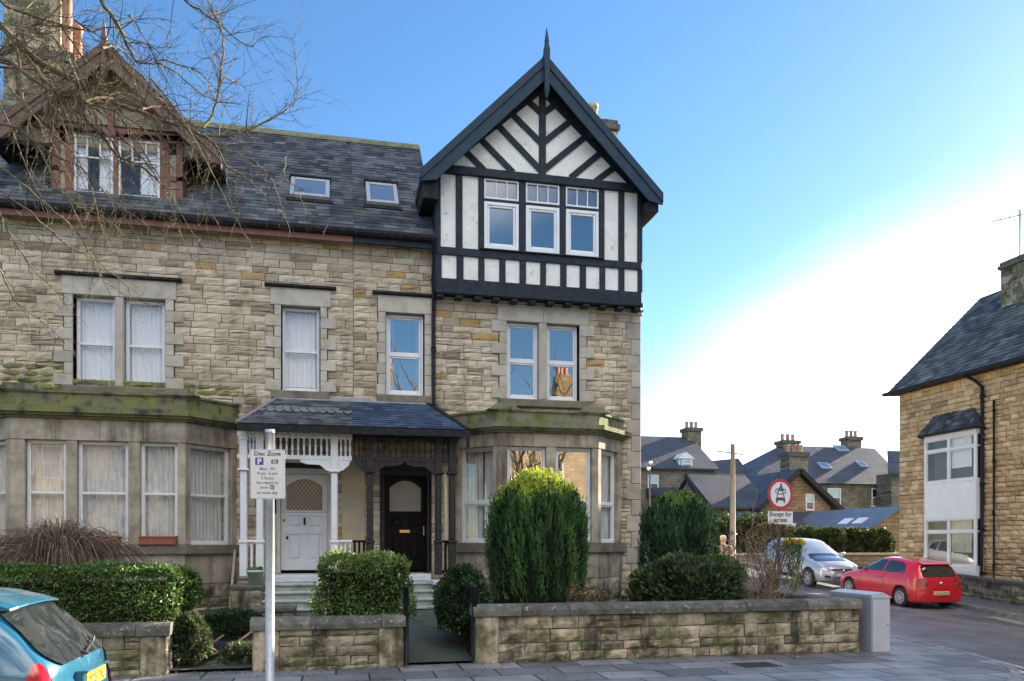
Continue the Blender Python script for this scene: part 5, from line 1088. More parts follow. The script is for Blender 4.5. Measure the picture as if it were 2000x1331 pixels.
OPPO = mat('pale_warm_stone', (0.58, 0.45, 0.30), 0.9, c2=(0.70, 0.68, 0.64), scale=1, bump=0.3, bscale=6, brick=dict(c2=(0.46, 0.35, 0.22), mortar=(0.35, 0.28, 0.2), w=0.5, h=0.2, m=0.015, rot=(R(90), 0, 0)))
# terrace opposite (behind the photographer), seen only in the window reflections
for i, xo in enumerate((-26, -14, -2, 10, 22)):
    Yo = -12.0; h = empty('terraced_house', (xo, Yo-4, 0), 'sunlit stone house of the terrace opposite, seen only as reflections in the windows', 'house', 'houses of the terrace opposite')
    b = MB(); b.box(xo-6, xo+5.99, Yo-8, Yo, -0.2, 8.0, 0); b.prism(None, [Vector((xo-6, Yo, 8)), Vector((xo-6, Yo-8, 8)), Vector((xo-6, Yo-4, 11.4))], [Vector((xo+5.99, Yo, 8)), Vector((xo+5.99, Yo-8, 8)), Vector((xo+5.99, Yo-4, 11.4))], 1)
    b.box(xo-3, xo+0.2, Yo, Yo+0.9, -0.2, 4.4, 0); b.build('wall', [OPPO, FSL], h)
    b = MB()
    for wx in (-2.6, -1.2, 2.5):
        for z_ in (1.6, 5.2): b.box(xo+wx, xo+wx+1.0, Yo+(0.92 if wx < 0 and z_ < 2 else 0.02), Yo+(0.96 if wx < 0 and z_ < 2 else 0.06), z_, z_+1.8, 0)
    b.build('window_frame', UPVC, h); b = MB()
    for wx in (-2.6, -1.2, 2.5):
        for z_ in (1.6, 5.2): yq = Yo+(0.97 if wx < 0 and z_ < 2 else 0.07); b.box(xo+wx+0.08, xo+wx+0.92, yq, yq+0.02, z_+0.08, z_+0.86); b.box(xo+wx+0.08, xo+wx+0.92, yq, yq+0.02, z_+0.94, z_+1.72)
    b.box(xo+3.6, xo+4.6, Yo+0.02, Yo+0.1, 0, 2.3); b.build('window_glass', DARK, h)
    b = MB(); b.box(xo+4.6, xo+5.6, Yo-4.6, Yo-3.4, 10.8, 13.2); b.build('chimney', BGO, h)
    for k in range(3):
        p = MB(); p.lathe((xo+4.8+0.3*k, Yo-4, 13.2), [(0.15, 0), (0.13, 0.7), (0.1, 0.7)], 8); p.build('chimney_pot', POT, h)
# ------------------------------------------------------------------ plants
def leafmat(name, ramp, rough=0.55, tr=0.25):
    m = mat(name, None, rough, c2=(0.6, 0.62, 0.55), scale=3.5, tint=ramp, lo=0.4, hi=0.65, spec=0.35)
    n, l = m.node_tree.nodes, m.node_tree.links; b = n['Principled BSDF']; src = b.inputs['Base Color'].links[0].from_socket
    t = n.new('ShaderNodeBsdfTranslucent'); l.new(src, t.inputs[0]); x = n.new('ShaderNodeMixShader'); x.inputs[0].default_value = tr
    l.new(b.outputs[0], x.inputs[1]); l.new(t.outputs[0], x.inputs[2]); l.new(x.outputs[0], n['Material Output'].inputs[0]); return m
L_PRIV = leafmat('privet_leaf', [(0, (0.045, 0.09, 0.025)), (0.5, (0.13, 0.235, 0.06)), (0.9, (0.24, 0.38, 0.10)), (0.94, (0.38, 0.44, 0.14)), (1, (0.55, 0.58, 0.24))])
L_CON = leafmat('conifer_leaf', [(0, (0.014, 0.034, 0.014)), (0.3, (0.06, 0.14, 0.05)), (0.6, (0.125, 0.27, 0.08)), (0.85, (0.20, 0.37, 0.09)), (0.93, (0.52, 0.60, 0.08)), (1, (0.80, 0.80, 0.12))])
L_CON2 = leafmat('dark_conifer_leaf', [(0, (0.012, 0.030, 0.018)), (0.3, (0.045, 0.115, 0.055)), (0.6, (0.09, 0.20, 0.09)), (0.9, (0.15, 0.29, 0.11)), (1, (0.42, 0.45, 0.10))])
L_JUN = leafmat('juniper_leaf', [(0, (0.02, 0.03, 0.018)), (0.3, (0.07, 0.085, 0.045)), (0.6, (0.10, 0.16, 0.065)), (0.85, (0.16, 0.22, 0.09)), (1, (0.20, 0.15, 0.09))])
L_IVY = leafmat('ivy_leaf', [(0, (0.018, 0.05, 0.018)), (0.6, (0.045, 0.11, 0.04)), (0.88, (0.09, 0.16, 0.07)), (1, (0.28, 0.34, 0.22))], 0.4)
L_FAR = leafmat('far_hedge_leaf', [(0, (0.03, 0.045, 0.015)), (0.5, (0.06, 0.09, 0.03)), (1, (0.11, 0.14, 0.05))])
L_BRN = leafmat('dead_leaf', [(0, (0.10, 0.055, 0.025)), (0.5, (0.24, 0.15, 0.07)), (1, (0.46, 0.33, 0.18))])
L_YEL = leafmat('yellow_petal', [(0, (0.45, 0.30, 0.01)), (0.6, (0.72, 0.52, 0.02)), (1, (0.80, 0.66, 0.08))])
TWIGD = mat('dark_twig', (0.075, 0.058, 0.045), 0.9, c2=(0.14, 0.115, 0.085), scale=12)
TWIGP = mat('purple_brown_twig', None, 0.85, c2=(0.7, 0.7, 0.7), scale=9, tint=[(0, (0.10, 0.06, 0.055)), (0.5, (0.22, 0.14, 0.12)), (0.8, (0.34, 0.26, 0.17)), (1, (0.55, 0.46, 0.30))])
TWIGT = mat('tan_twig', None, 0.85, c2=(0.7, 0.7, 0.7), scale=9, tint=[(0, (0.13, 0.09, 0.06)), (0.5, (0.34, 0.26, 0.18)), (1, (0.60, 0.50, 0.36))])
BARK = mat('bark', (0.17, 0.135, 0.085), 0.9, c2=(0.05, 0.042, 0.032), scale=5, bump=0.5, bscale=30, c3=(0.13, 0.15, 0.06), s3=3, lo3=0.5, hi3=0.7)
def leaf(mb, p, d, n, L, w, t, mat=0):
    s = d.cross(n)
    if s.length < 1e-4: s = Vector((1, 0, 0))
    s = s.normalized()*w; mb.add([p, p+d*L*0.5+s, p+d*L, p+d*L*0.5-s], [(0, 1, 2, 3)], mat, t)
def rv(g): 
    while 1:
        v = Vector((g.uniform(-1, 1), g.uniform(-1, 1), g.uniform(-1, 1)))
        if 0.05 < v.length < 1: return v.normalized()
def hedge(x0, x1, y0, y1, z0, z1, n, size, m, lab, name='hedge', seed=1, hi=0.02, lump=0.07, round_=0.25, cat='hedge', zb=None):
    r = empty(name, ((x0+x1)/2, (y0+y1)/2, zb if zb is not None else z0), lab, cat); g = random.Random(seed); b = MB()
    c = Vector(((x0+x1)/2, (y0+y1)/2, (z0+z1)/2)); h = Vector(((x1-x0)/2, (y1-y0)/2, (z1-z0)/2))
    A = [4*h.x*h.z, 4*h.x*h.y, 2*h.y*h.z]; S = sum(A)+A[2]
    for i in range(n):
        q = g.uniform(0, S)
        if q < A[0]: f = 0; p = Vector((g.uniform(-1, 1)*h.x, -h.y, g.uniform(-1, 1)*h.z)); nn = Vector((0, -1, 0))
        elif q < A[0]+A[1]: p = Vector((g.uniform(-1, 1)*h.x, g.uniform(-1, 1)*h.y, h.z)); nn = Vector((0, 0, 1))
        else:
            s = 1 if q < A[0]+A[1]+A[2] else -1; p = Vector((s*h.x, g.uniform(-1, 1)*h.y, g.uniform(-1, 1)*h.z)); nn = Vector((s, 0, 0))
        if g.random() < 0.14:
            an_ = g.uniform(0, 1.57); p = Vector((g.uniform(-1, 1)*h.x, -h.y+round_*(1-math.cos(an_)), h.z-round_*(1-math.sin(an_)))); nn = Vector((0, -math.cos(an_), math.sin(an_)))
        # round the corners and make the surface lumpy
        e = Vector((max(0, abs(p.x)-(h.x-round_))*math.copysign(1, p.x), max(0, abs(p.y)-(h.y-round_))*math.copysign(1, p.y), max(0, p.z-(h.z-round_))))
        if e.length > round_: k = round_/e.length; p -= e*(1-k); nn = (nn+e.normalized()).normalized()
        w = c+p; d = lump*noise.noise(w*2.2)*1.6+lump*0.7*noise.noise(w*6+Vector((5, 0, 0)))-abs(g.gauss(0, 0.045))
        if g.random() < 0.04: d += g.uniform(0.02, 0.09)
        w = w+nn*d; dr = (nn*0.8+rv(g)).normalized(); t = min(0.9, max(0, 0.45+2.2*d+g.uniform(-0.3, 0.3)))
        if nn.z > 0.5 and g.random() < hi*6 or g.random() < hi: t = g.uniform(0.93, 1)  # pale yellow tints stand in for sun on the tips, mostly on top
        leaf(b, w, dr, rv(g), size*g.uniform(0.7, 1.3), size*0.3, t)
    o = b.build('foliage', m, r)
    s = MB()
    kx = max(4, int((x1-x0)/0.35))
    for i in range(kx):
        x = x0+(x1-x0)*(i+0.5)/kx; s.tube([(x, c.y, z0-0.4), (x+g.uniform(-.1, .1), c.y+g.uniform(-.1, .1), c.z), (x+g.uniform(-.2, .2), c.y, z1-0.2)], [0.02, 0.015, 0.008], 5)
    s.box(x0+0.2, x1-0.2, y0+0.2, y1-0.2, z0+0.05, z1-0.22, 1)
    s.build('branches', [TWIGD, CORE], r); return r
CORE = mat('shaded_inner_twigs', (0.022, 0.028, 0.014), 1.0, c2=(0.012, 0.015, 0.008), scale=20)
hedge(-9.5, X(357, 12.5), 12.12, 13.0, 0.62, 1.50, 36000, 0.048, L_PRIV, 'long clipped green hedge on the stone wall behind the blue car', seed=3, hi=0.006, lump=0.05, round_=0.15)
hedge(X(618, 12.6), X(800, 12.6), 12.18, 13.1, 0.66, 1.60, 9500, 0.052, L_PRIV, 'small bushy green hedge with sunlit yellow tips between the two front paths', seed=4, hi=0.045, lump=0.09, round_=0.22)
hedge(X(1548, 35.8), X(1742, 35.8), 35.4, 37.0, 1.0, Z(1640, 1036, 35.5), 9000, 0.14, L_FAR, 'dark clipped hedge behind the low wall in front of the lean-to', seed=6, hi=0.0, lump=0.2, round_=0.5, zb=0.6)
hedge(X(1385, 37), X(1545, 37), 37, 39, 0.8, Z(1450, 1016, 37), 8000, 0.15, L_FAR, 'overgrown dark hedge behind the wooden telegraph pole', seed=7, hi=0.01, lump=0.35, round_=0.6, zb=0.6)
def conifer(c, rx, ry, z0, z1, nplume, m, lab, seed, name='conifer', top=0.25, lean=0.0, flat=2.6, L=(0.08, 0.19)):
    r = empty(name, (c[0], c[1], z0), lab, 'conifer'); g = random.Random(seed); b = MB(); H = z1-z0
    for i in range(nplume):
        t = g.random()**0.8; z = z0+H*t*0.965
        # barrel profile: swelling above the middle, rounded top
        prof = (0.80+0.22*math.sin(math.pi*min(1, t*0.85+0.12)))*min(1, (1-t)*5.0+0.02)**0.5
        a = g.uniform(0, 2*math.pi); k = 1-abs(g.gauss(0, 0.07)); nn_ = noise.noise(Vector((math.cos(a)*4.2, math.sin(a)*4.2, z*0.9))+Vector((seed, 0, 0)))+0.5*noise.noise(Vector((math.cos(a)*9, math.sin(a)*9, z*2.5))+Vector((seed, 3, 0))); lump = 1+0.12*nn_
        ax = Vector((math.cos(a), math.sin(a), 0)); p = Vector((c[0]+ax.x*rx*prof*k*lump, c[1]+ax.y*ry*prof*k*lump, z))
        up = (Vector((0, 0, 1))+ax*(0.28+0.3*(1-t))*g.uniform(0.2, 1.2)+rv(g)*0.18).normalized(); pl_ = g.uniform(*L)*(0.75+0.6*t)
        base_t = min(0.86, max(0.02, 0.34+0.22*t+(k-1)*3.2+0.60*nn_+g.uniform(-0.14, 0.14)))  # shade of the clefts and inner plumes is put into the tint
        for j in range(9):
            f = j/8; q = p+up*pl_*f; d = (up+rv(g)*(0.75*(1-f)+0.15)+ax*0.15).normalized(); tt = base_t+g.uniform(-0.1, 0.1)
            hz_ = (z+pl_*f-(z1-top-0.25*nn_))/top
            if hz_ > 0 and g.random() < min(0.85, 0.15+hz_): tt = g.uniform(0.88, 1)  # sunlight on the topmost tips painted in as yellow leaf tint
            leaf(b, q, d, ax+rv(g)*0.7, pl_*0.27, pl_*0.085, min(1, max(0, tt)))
    b.build('foliage', m, r); s = MB(); prof = [(0.6, 0.0), (0.84, 0.25), (0.92, 0.55), (0.86, 0.80), (0.6, 0.90), (0.02, 0.92)]
    o = len(s.v)
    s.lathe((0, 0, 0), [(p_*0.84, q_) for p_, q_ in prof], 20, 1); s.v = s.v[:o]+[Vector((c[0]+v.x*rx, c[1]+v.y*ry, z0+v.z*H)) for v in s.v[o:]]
    for k in range(4): s.tube([(c[0]+g.uniform(-.1, .1), c[1]+g.uniform(-.1, .1), z0-0.5), (c[0]+g.uniform(-.2, .2), c[1], z0+0.5*H)], [0.05, 0.02], 6)
    s.build('trunk', [TWIGD, CORE], r); return r
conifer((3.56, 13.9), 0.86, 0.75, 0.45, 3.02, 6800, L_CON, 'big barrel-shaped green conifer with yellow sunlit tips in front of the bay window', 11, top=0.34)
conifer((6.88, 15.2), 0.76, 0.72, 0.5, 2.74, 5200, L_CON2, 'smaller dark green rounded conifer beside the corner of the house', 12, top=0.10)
def spray(c, rx, ry, rz, n, m, lab, seed, name, cat, z0, sz=0.07, hi=0.0, dirz=0.3, tw=TWIGD, nt=40, core=0.55):
    r = empty(name, (c[0], c[1], z0), lab, cat); g = random.Random(seed); b = MB(); C_ = Vector(c)
    for i in range(n):
        v = rv(g); 
        if v.z < -0.5: v.z *= -1
        k = 1-abs(g.gauss(0, 0.13))+0.18*noise.noise(v*2.5+Vector((seed, 0, 0))); p = C_+Vector((v.x*rx, v.y*ry, v.z*rz))*k
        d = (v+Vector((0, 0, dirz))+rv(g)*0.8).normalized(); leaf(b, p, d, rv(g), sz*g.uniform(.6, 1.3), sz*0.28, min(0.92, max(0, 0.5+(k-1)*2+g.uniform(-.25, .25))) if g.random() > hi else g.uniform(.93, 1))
    b.build('foliage', m, r); s = MB()
    for i in range(nt):
        v = rv(g); v.z = abs(v.z); e = C_+Vector((v.x*rx, v.y*ry, v.z*rz))*g.uniform(0.8, 1.05); s.tube([Vector((c[0]+g.uniform(-.1, .1), c[1], z0-0.05)), Vector((c[0], c[1], z0)).lerp(e, 0.5)+Vector((0, 0, rz*0.1)), e], [0.014, 0.009, 0.004], 4)
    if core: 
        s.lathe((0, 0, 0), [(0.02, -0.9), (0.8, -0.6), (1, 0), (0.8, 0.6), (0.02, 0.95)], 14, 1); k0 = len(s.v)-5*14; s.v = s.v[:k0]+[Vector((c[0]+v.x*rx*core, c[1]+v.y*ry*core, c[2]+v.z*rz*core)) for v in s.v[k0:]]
    s.build('branches', [tw, CORE], r); return r
spray((6.35, 13.6, 0.95), 1.05, 0.8, 0.62, 9000, L_JUN, 'low spreading juniper with brown-green sprays below the smaller conifer', 21, 'juniper', 'shrub', 0.35, 0.10, 0, 0.5, core=0.7)
spray((7.0, 13.8, 1.15), 0.55, 0.5, 0.45, 3500, L_PRIV, 'bright green low shrub between the juniper and the bare twiggy shrub', 22, 'shrub', 'shrub', 0.4, 0.07, 0.0, 0.5)
spray((X(903, 13.1), 13.1, 0.78), 0.44, 0.6, 0.72, 8000, L_IVY, 'glossy ivy bush beside the right edge of the garden path', 23, 'ivy_bush', 'shrub', 0.1, 0.06, 0.06, -0.3, core=0.75)
spray((X(372, 12.4)-0.05, 12.45, 0.35), 0.30, 0.35, 0.45, 3000, L_JUN, 'dark low shrub spilling beside the left path at the end of the hedge wall', 24, 'shrub', 'shrub', 0.0, 0.07, 0.0, 0.2)
spray((X(362, 12.9), 12.8, 1.1), 0.25, 0.3, 0.35, 2500, L_PRIV, 'loose green foliage hanging over the end of the long hedge', 25, 'shrub', 'shrub', 0.5, 0.06, 0.03, -0.2)
def twigs(mb, base, tip, n, g, r0, mat=0, bend=0.15, lev=1, tint=None, sides=4, seg=6, droop=0.0):
    base, tip = Vector(base), Vector(tip); L = (tip-base).length; pts = [base]; o = rv(g)*bend*L
    for i in range(1, seg+1):
        t = i/seg; p = base.lerp(tip, t)+o*math.sin(math.pi*t)+rv(g)*L*0.02-Vector((0, 0, droop*L*t*t)); pts.append(p)
    tt = g.random() if tint is None else tint(g)
    mb.tube(pts, [r0*(1-0.75*i/seg) for i in range(seg+1)], sides, mat, tt, cap=False)
    if lev > 0:
        for k in range(n):
            i = g.randint(2, seg); p = pts[i]; d = (pts[i]-pts[i-1]).normalized(); e = p+(d+rv(g)*0.8).normalized()*L*g.uniform(0.18, 0.4)
            twigs(mb, p, e, 2, g, r0*0.5, mat, bend, lev-1, lambda g_: tt, sides, 4, droop)
    return pts
# arching bare shrub on the left, behind the long hedge
r = empty('bare_shrub', (X(110, 13.9), 13.9, 0.5), 'domed leafless shrub of drooping purple-brown stems under the left bay window', 'shrub'); b = MB(); g = random.Random(31)
cx = X(112, 13.9)
for i in range(900):
    a = g.uniform(0, 2*math.pi); R_ = g.uniform(0.15, 1.35)*(1 if g.random() < 0.8 else 1.15); h = 2.85-0.5*(R_/1.3)**2+g.uniform(-0.35, 0.15)
    pk = Vector((cx+math.cos(a)*R_*0.55, 13.9+math.sin(a)*R_*0.3, h)); en = Vector((cx+math.cos(a)*R_*1.15, 13.9+math.sin(a)*R_*0.55-0.05, g.uniform(1.0, 1.7)-0.15*R_)); st = Vector((cx+g.uniform(-.15, .15), 13.9+g.uniform(-.1, .1), 0.6))
    pts = []
    for k in range(9):
        t = k/8; p = st*(1-t)**2+pk*2*t*(1-t)*1.0+en*t*t; p = p+Vector((0, 0, 0.75*t*(1-t)))+rv(g)*0.018; pts.append(p)
    b.tube(pts, [0.007*(1-0.6*k/8) for k in range(9)], 3, 0, g.random()**1.4, cap=False)
b.build('stems', TWIGP, r)
# the twiggy shrub in the right-hand corner of the garden
r = empty('bare_shrub', (X(1478, 13.6), 13.6, 0.2), 'tall tan leafless shrub of fine upright twigs in the corner behind the long wall', 'shrub'); b = MB(); g = random.Random(32); cx = X(1478, 13.6)
for i in range(72):
    a = g.uniform(0, 2*math.pi); rr_ = g.uniform(0.1, 1.25); hh = g.uniform(0.8, 2.0)*(1-0.32*rr_)
    twigs(b, (cx+0.35*rr_*math.cos(a), 13.6+0.3*rr_*math.sin(a), 0.3), (cx+1.0*rr_*math.cos(a), 13.6+0.7*rr_*math.sin(a), 0.3+hh), 7, g, 0.009, 0, 0.10, 2 if i % 3 else 1, sides=3, seg=6)
b.build('stems', TWIGT, r); lf = MB()
for i in range(900):
    v = rv(g); p = Vector((cx+v.x*0.7, 13.6+v.y*0.5, 1.45+v.z*0.55)); leaf(lf, p, rv(g), rv(g), 0.05, 0.014, g.random())
lf.build('foliage', L_BRN, r)
# rose bush with a few leaves further up, tall stems with yellow flowers
spray((X(1503, 16.5), 16.5, 1.75), 0.60, 0.5, 0.55, 1300, L_BRN, 'brown-leaved rose bush with scattered pale blooms behind the twiggy shrub', 33, 'rose_bush', 'shrub', 0.4, 0.05, 0.0, 0.3, nt=55, core=0)
r = empty('flower_pot', (X(1552, 16.2), 16.2, 0.1), 'bunch of bright yellow flowers standing above the silver car beside the sign post', 'flowers'); b = MB(); g = random.Random(34); cx = X(1552, 16.2); zt = Z(1552, 1058, 16.2)
for i in range(26):
    a = g.uniform(0, 6.28); q = Vector((cx+0.30*math.cos(a)*g.random()**.5, 16.2+0.2*math.sin(a), zt+g.uniform(-0.06, 0.03))); b.tube([Vector((cx, 16.2, 0.5)), Vector((cx, 16.2, 0.5)).lerp(q, 0.6), q], 0.005, 3, 2, 0.3)
    for k in range(12): d = (rv(g)+Vector((0, 0, 0.4))).normalized(); leaf(b, q, d, rv(g), 0.075, 0.024, g.random(), 1)
for i in range(260): p = Vector((cx+g.uniform(-.2, .2), 16.2+g.uniform(-.15, .15), g.uniform(0.7, zt-0.1))); leaf(b, p, (Vector((0, 0, 1))+rv(g)*0.5).normalized(), rv(g), 0.22, 0.012, g.uniform(.3, .8), 2)
b.build('flowers', [L_YEL, L_YEL, L_PRIV], r); b = MB(); b.lathe((cx, 16.2, 0), [(0.0, 0.08), (0.16, 0.08), (0.2, 0.55), (0.22, 0.55), (0.22, 0.6), (0.17, 0.6), (0.15, 0.52), (0, 0.52)], 14); b.build('pot', TERRA, r)
# dried hydrangea heads by the basement window
r = empty('hydrangea', (X(1142, 12.9), 12.9, 0.2), 'dried brown hydrangea flower heads just above the long wall, right of the big conifer', 'shrub'); b = MB(); g = random.Random(35)
for px, py in ((1114, 1160), (1124, 1152), (1146, 1162), (1155, 1166), (1172, 1160), (1178, 1166), (1135, 1170), (1163, 1171)):
    c_ = P(px, py, 12.9+g.uniform(-.2, .2)); b.tube([Vector((c_.x, 13.0, 0.2)), c_], 0.006, 4, 1)
    for k in range(110): v = rv(g); leaf(b, c_+v*0.075, (v+rv(g)*0.7).normalized(), rv(g), 0.035, 0.014, g.random(), 0)
b.build('flower_heads', [L_BRN, TWIGD], r)
# ------------------------------------------------------------------ the big bare street tree whose boughs hang in from the left
TR = empty('bare_tree', (-5.9, 9.2, 0), 'large leafless street tree reaching over the left house with sunlit twigs', 'tree')
g = random.Random(77); tb_ = MB(); th_ = MB(); fork = Vector((-5.7, 9.2, 4.3))
tb_.tube([(-5.9, 9.2, -0.1), (-5.9, 9.2, 0.3), (-5.85, 9.2, 2.0), fork], [0.36, 0.26, 0.22, 0.19], 14); tb_.build('trunk', BARK, TR)
def bough(pts, d0, d1, r0, r1, n, lev=2, dens_=1.55, droop=0.05, L=(0.35, 0.9), start=None, up=0.0):
    W_ = [D(px, py, d0+(d1-d0)*i/(len(pts)-1)) for i, (px, py) in enumerate(pts)]
    if start is not None: W_ = [start, start.lerp(W_[0], 0.5)+Vector((0, 0, 0.15))]+W_
    S = [];                                                # Catmull-Rom smoothing with a little kink
    for i in range(len(W_)-1):
        p0, p1, p2, p3 = W_[max(0, i-1)], W_[i], W_[i+1], W_[min(len(W_)-1, i+2)]
        for k in range(4):
            t = k/4; S.append(0.5*((2*p1)+(p2-p0)*t+(2*p0-5*p1+4*p2-p3)*t*t+(3*p1-p0-3*p2+p3)*t**3)+rv(g)*0.012)
    S.append(W_[-1]); m = len(S); rad = [r0+(r1-r0)*(i/(m-1))**0.8 for i in range(m)]
    th_.tube(S, rad, 6 if r0 > 0.015 else 4, 0, 0.5, cap=False)
    k0 = m//5
    for j in range(int(n*dens_)):
        i = g.randint(k0, m-1); p = S[i]; d = (S[min(i+1, m-1)]-S[i-1]).normalized(); e = (d*0.75+rv(g)*0.8+Vector((0, 0, up))).normalized(); LL = g.uniform(*L)*(1-0.35*i/m)
        twigs(th_, p, p+e*LL, 4, g, max(0.0028, rad[i]*0.42), 0, 0.16, lev, lambda q: 0.5, 3 if rad[i] < 0.012 else 4, 6, droop)
    return S
bough([(-60, 150), (0, 106), (40, 92), (70, 55), (120, 10)], 8.0, 8.6, 0.05, 0.012, 16, start=fork)
bough([(-60, 40), (60, 110), (150, 160), (191, 184), (224, 202), (267, 216), (310, 234), (360, 249), (393, 263), (422, 288), (440, 324), (460, 335), (500, 365), (545, 415)], 8.2, 9.4, 0.042, 0.006, 30, start=fork)
bough([(-40, 120), (60, 150), (110, 190), (148, 216), (202, 270), (231, 306), (270, 324), (303, 346), (332, 370), (400, 368)], 8.0, 8.8, 0.03, 0.005, 24, start=fork)
bough([(393, 263), (411, 267), (480, 258), (534, 231), (573, 205), (582, 162), (573, 75)], 9.2, 9.8, 0.018, 0.004, 36, L=(0.25, 0.7), up=0.1)
bough([(397, 252), (420, 213), (429, 144), (436, 72), (415, 18), (395, -30)], 9.2, 9.6, 0.018, 0.008, 40, L=(0.3, 0.85), up=0.05)
bough([(150, -60), (195, 0), (231, 47), (252, 94), (274, 123), (330, 132), (400, 190)], 8.6, 9.4, 0.028, 0.005, 20)
bough([(-80, -60), (10, 10), (90, 40), (180, 60), (260, 40)], 8.4, 9.2, 0.03, 0.006, 20, start=fork)
bough([(300, -60), (360, 0), (420, 40), (480, 90), (520, 70)], 9.4, 9.8, 0.016, 0.004, 18)
bough([(32, 94), (54, 231), (90, 317), (126, 382), (180, 415), (216, 433), (267, 489)], 7.9, 8.2, 0.016, 0.003, 24, droop=0.25, L=(0.2, 0.6))
bough([(50, 110), (95, 165), (112, 182), (140, 178), (182, 172)], 7.9, 8.0, 0.02, 0.004, 14, droop=0.1, L=(0.2, 0.5))
for tp in ((60, 330), (100, 340), (150, 330), (185, 300), (230, 250), (30, 260), (170, 240), (205, 330)):
    bough([(112, 185), ((112+tp[0])/2+g.uniform(-12, 12), (185+tp[1])/2-14), tp], 7.95, 8.05+g.uniform(-.2, .3), 0.010, 0.002, 8, 1, droop=0.2, L=(0.12, 0.4))
bough([(-60, 330), (0, 420), (25, 470), (60, 520), (100, 560), (135, 610)], 7.4, 7.8, 0.014, 0.003, 16, 1, droop=0.15, start=None, L=(0.2, 0.5))
bough([(-60, 480), (0, 524), (25, 579), (72, 622), (115, 655), (140, 672)], 7.2, 7.5, 0.012, 0.002, 14, 1, droop=0.15, L=(0.2, 0.5))
bough([(-40, 300), (20, 340), (90, 400), (150, 455), (190, 520), (215, 560), (300, 600)], 7.5, 8.3, 0.014, 0.002, 22, 1, droop=0.1, L=(0.2, 0.6))
bough([(-40, 360), (40, 400), (120, 470), (200, 520), (250, 560)], 7.4, 8.0, 0.013, 0.003, 16, 1, droop=0.2, L=(0.2, 0.6))
bough([(-50, 230), (30, 250), (100, 300), (160, 330), (230, 400), (290, 440)], 7.6, 8.4, 0.016, 0.003, 20, 2, droop=0.15, L=(0.2, 0.6))
bough([(422, 288), (464, 300), (500, 319), (529, 346), (546, 396), (567, 456)], 9.2, 9.0, 0.010, 0.003, 12, 1, droop=0.2, L=(0.15, 0.5))
bough([(440, 324), (444, 360), (452, 396), (462, 425), (490, 480)], 9.2, 9.0, 0.007, 0.002, 8, 1, droop=0.3, L=(0.2, 0.5))
bough([(560, 300), (556, 325), (560, 350), (585, 380), (600, 420), (640, 440)], 9.3, 9.0, 0.007, 0.002, 14, 1, droop=0.2, L=(0.12, 0.4))
for px in range(-60, 330, 15):                             # thin drooping shoots over the left of the house
    x0_ = px+g.uniform(-10, 10); y0_ = g.uniform(20, 260); x1_ = x0_+g.uniform(30, 170); y1_ = y0_+g.uniform(60, 260)
    bough([(x0_, y0_), ((x0_+x1_)/2+g.uniform(-15, 15), (y0_+y1_)/2-g.uniform(10, 50)), (x1_, y1_)], 8.0+g.uniform(-.3, .6), 8.4+g.uniform(-.3, .6), 0.012, 0.003, 16, 1, droop=0.12, L=(0.2, 0.6))
th_.build('branch', BARK, TR)
def far_tree(x, y, seed, lab):                            # bare trees on the opposite pavement, mirrored in the window panes
    r = empty('bare_tree', (x, y, 0), lab, 'tree', 'bare trees of the opposite pavement'); gg = random.Random(seed); a = MB(); b = MB()
    a.tube([(x, y, -0.1), (x+0.05, y, 1.5), (x, y+0.1, 3.4)], [0.3, 0.22, 0.18], 10); a.build('trunk', BARK, r)
    for k in range(13):
        an = 2*math.pi*k/13*1.6; q = Vector((x+math.cos(an)*gg.uniform(1.5, 3.2), y+math.sin(an)*gg.uniform(1.0, 2.4), gg.uniform(6.5, 10.5)))
        twigs(b, (x, y+0.1, gg.uniform(2.4, 3.5)), q, 9, gg, 0.10, 0, 0.14, 2, lambda q_: 0.5, 5, 7, -0.05)
    b.build('branch', BARK, r)
far_tree(1.5, -5.6, 5, 'bare street tree across the road, seen only as a reflection in the bay window'); far_tree(-7.5, -5.6, 6, 'second bare street tree across the road, mirrored in the left bay windows')
far_tree(9.5, -5.8, 7, 'third bare street tree across the road, mirrored in the right-hand upper windows')
# ------------------------------------------------------------------ cars
def paint(name, c, metal=0.0, rough=0.25): return mat(name, c, rough, c2=tuple(v*0.92 for v in c), scale=3, metal=metal, coat=1.0, spec=0.5)
P_BLUE = paint('sky_blue_car_paint', (0.022, 0.135, 0.235), 0.2); P_RED = paint('red_car_paint', (0.62, 0.008, 0.022)); P_SILV = paint('silver_car_paint', (0.52, 0.55, 0.62), 0.45)
CGL = mat('car_glass', (0.016, 0.02, 0.022), 0.03, c2=(0.022, 0.028, 0.03), scale=2, spec=1.0, coat=0.5)
TYRE = mat('tyre_rubber', (0.018, 0.018, 0.019), 0.85, c2=(0.03, 0.03, 0.03), scale=20); RIM = mat('alloy_wheel', (0.62, 0.63, 0.64), 0.3, c2=(0.5, 0.5, 0.52), scale=9, metal=0.6)
TRIM = mat('black_car_trim', (0.02, 0.02, 0.022), 0.5, c2=(0.03, 0.03, 0.032), scale=9); LRED = mat('red_lamp_lens', (0.55, 0.01, 0.02), 0.12, c2=(0.42, 0.01, 0.02), scale=12, coat=1)
LCLR = mat('clear_lamp_lens', (0.62, 0.62, 0.64), 0.12, c2=(0.42, 0.42, 0.45), scale=25, coat=1, metal=0.2); PLY = mat('yellow_number_plate', (0.80, 0.55, 0.02), 0.4, c2=(0.74, 0.50, 0.03), scale=9); PLW = mat('white_number_plate', (0.72, 0.72, 0.68), 0.4, c2=(0.66, 0.66, 0.62), scale=9)
LRED2 = mat('dark_red_lamp_lens', (0.22, 0.004, 0.012), 0.12, c2=(0.40, 0.05, 0.05), scale=9, coat=1)
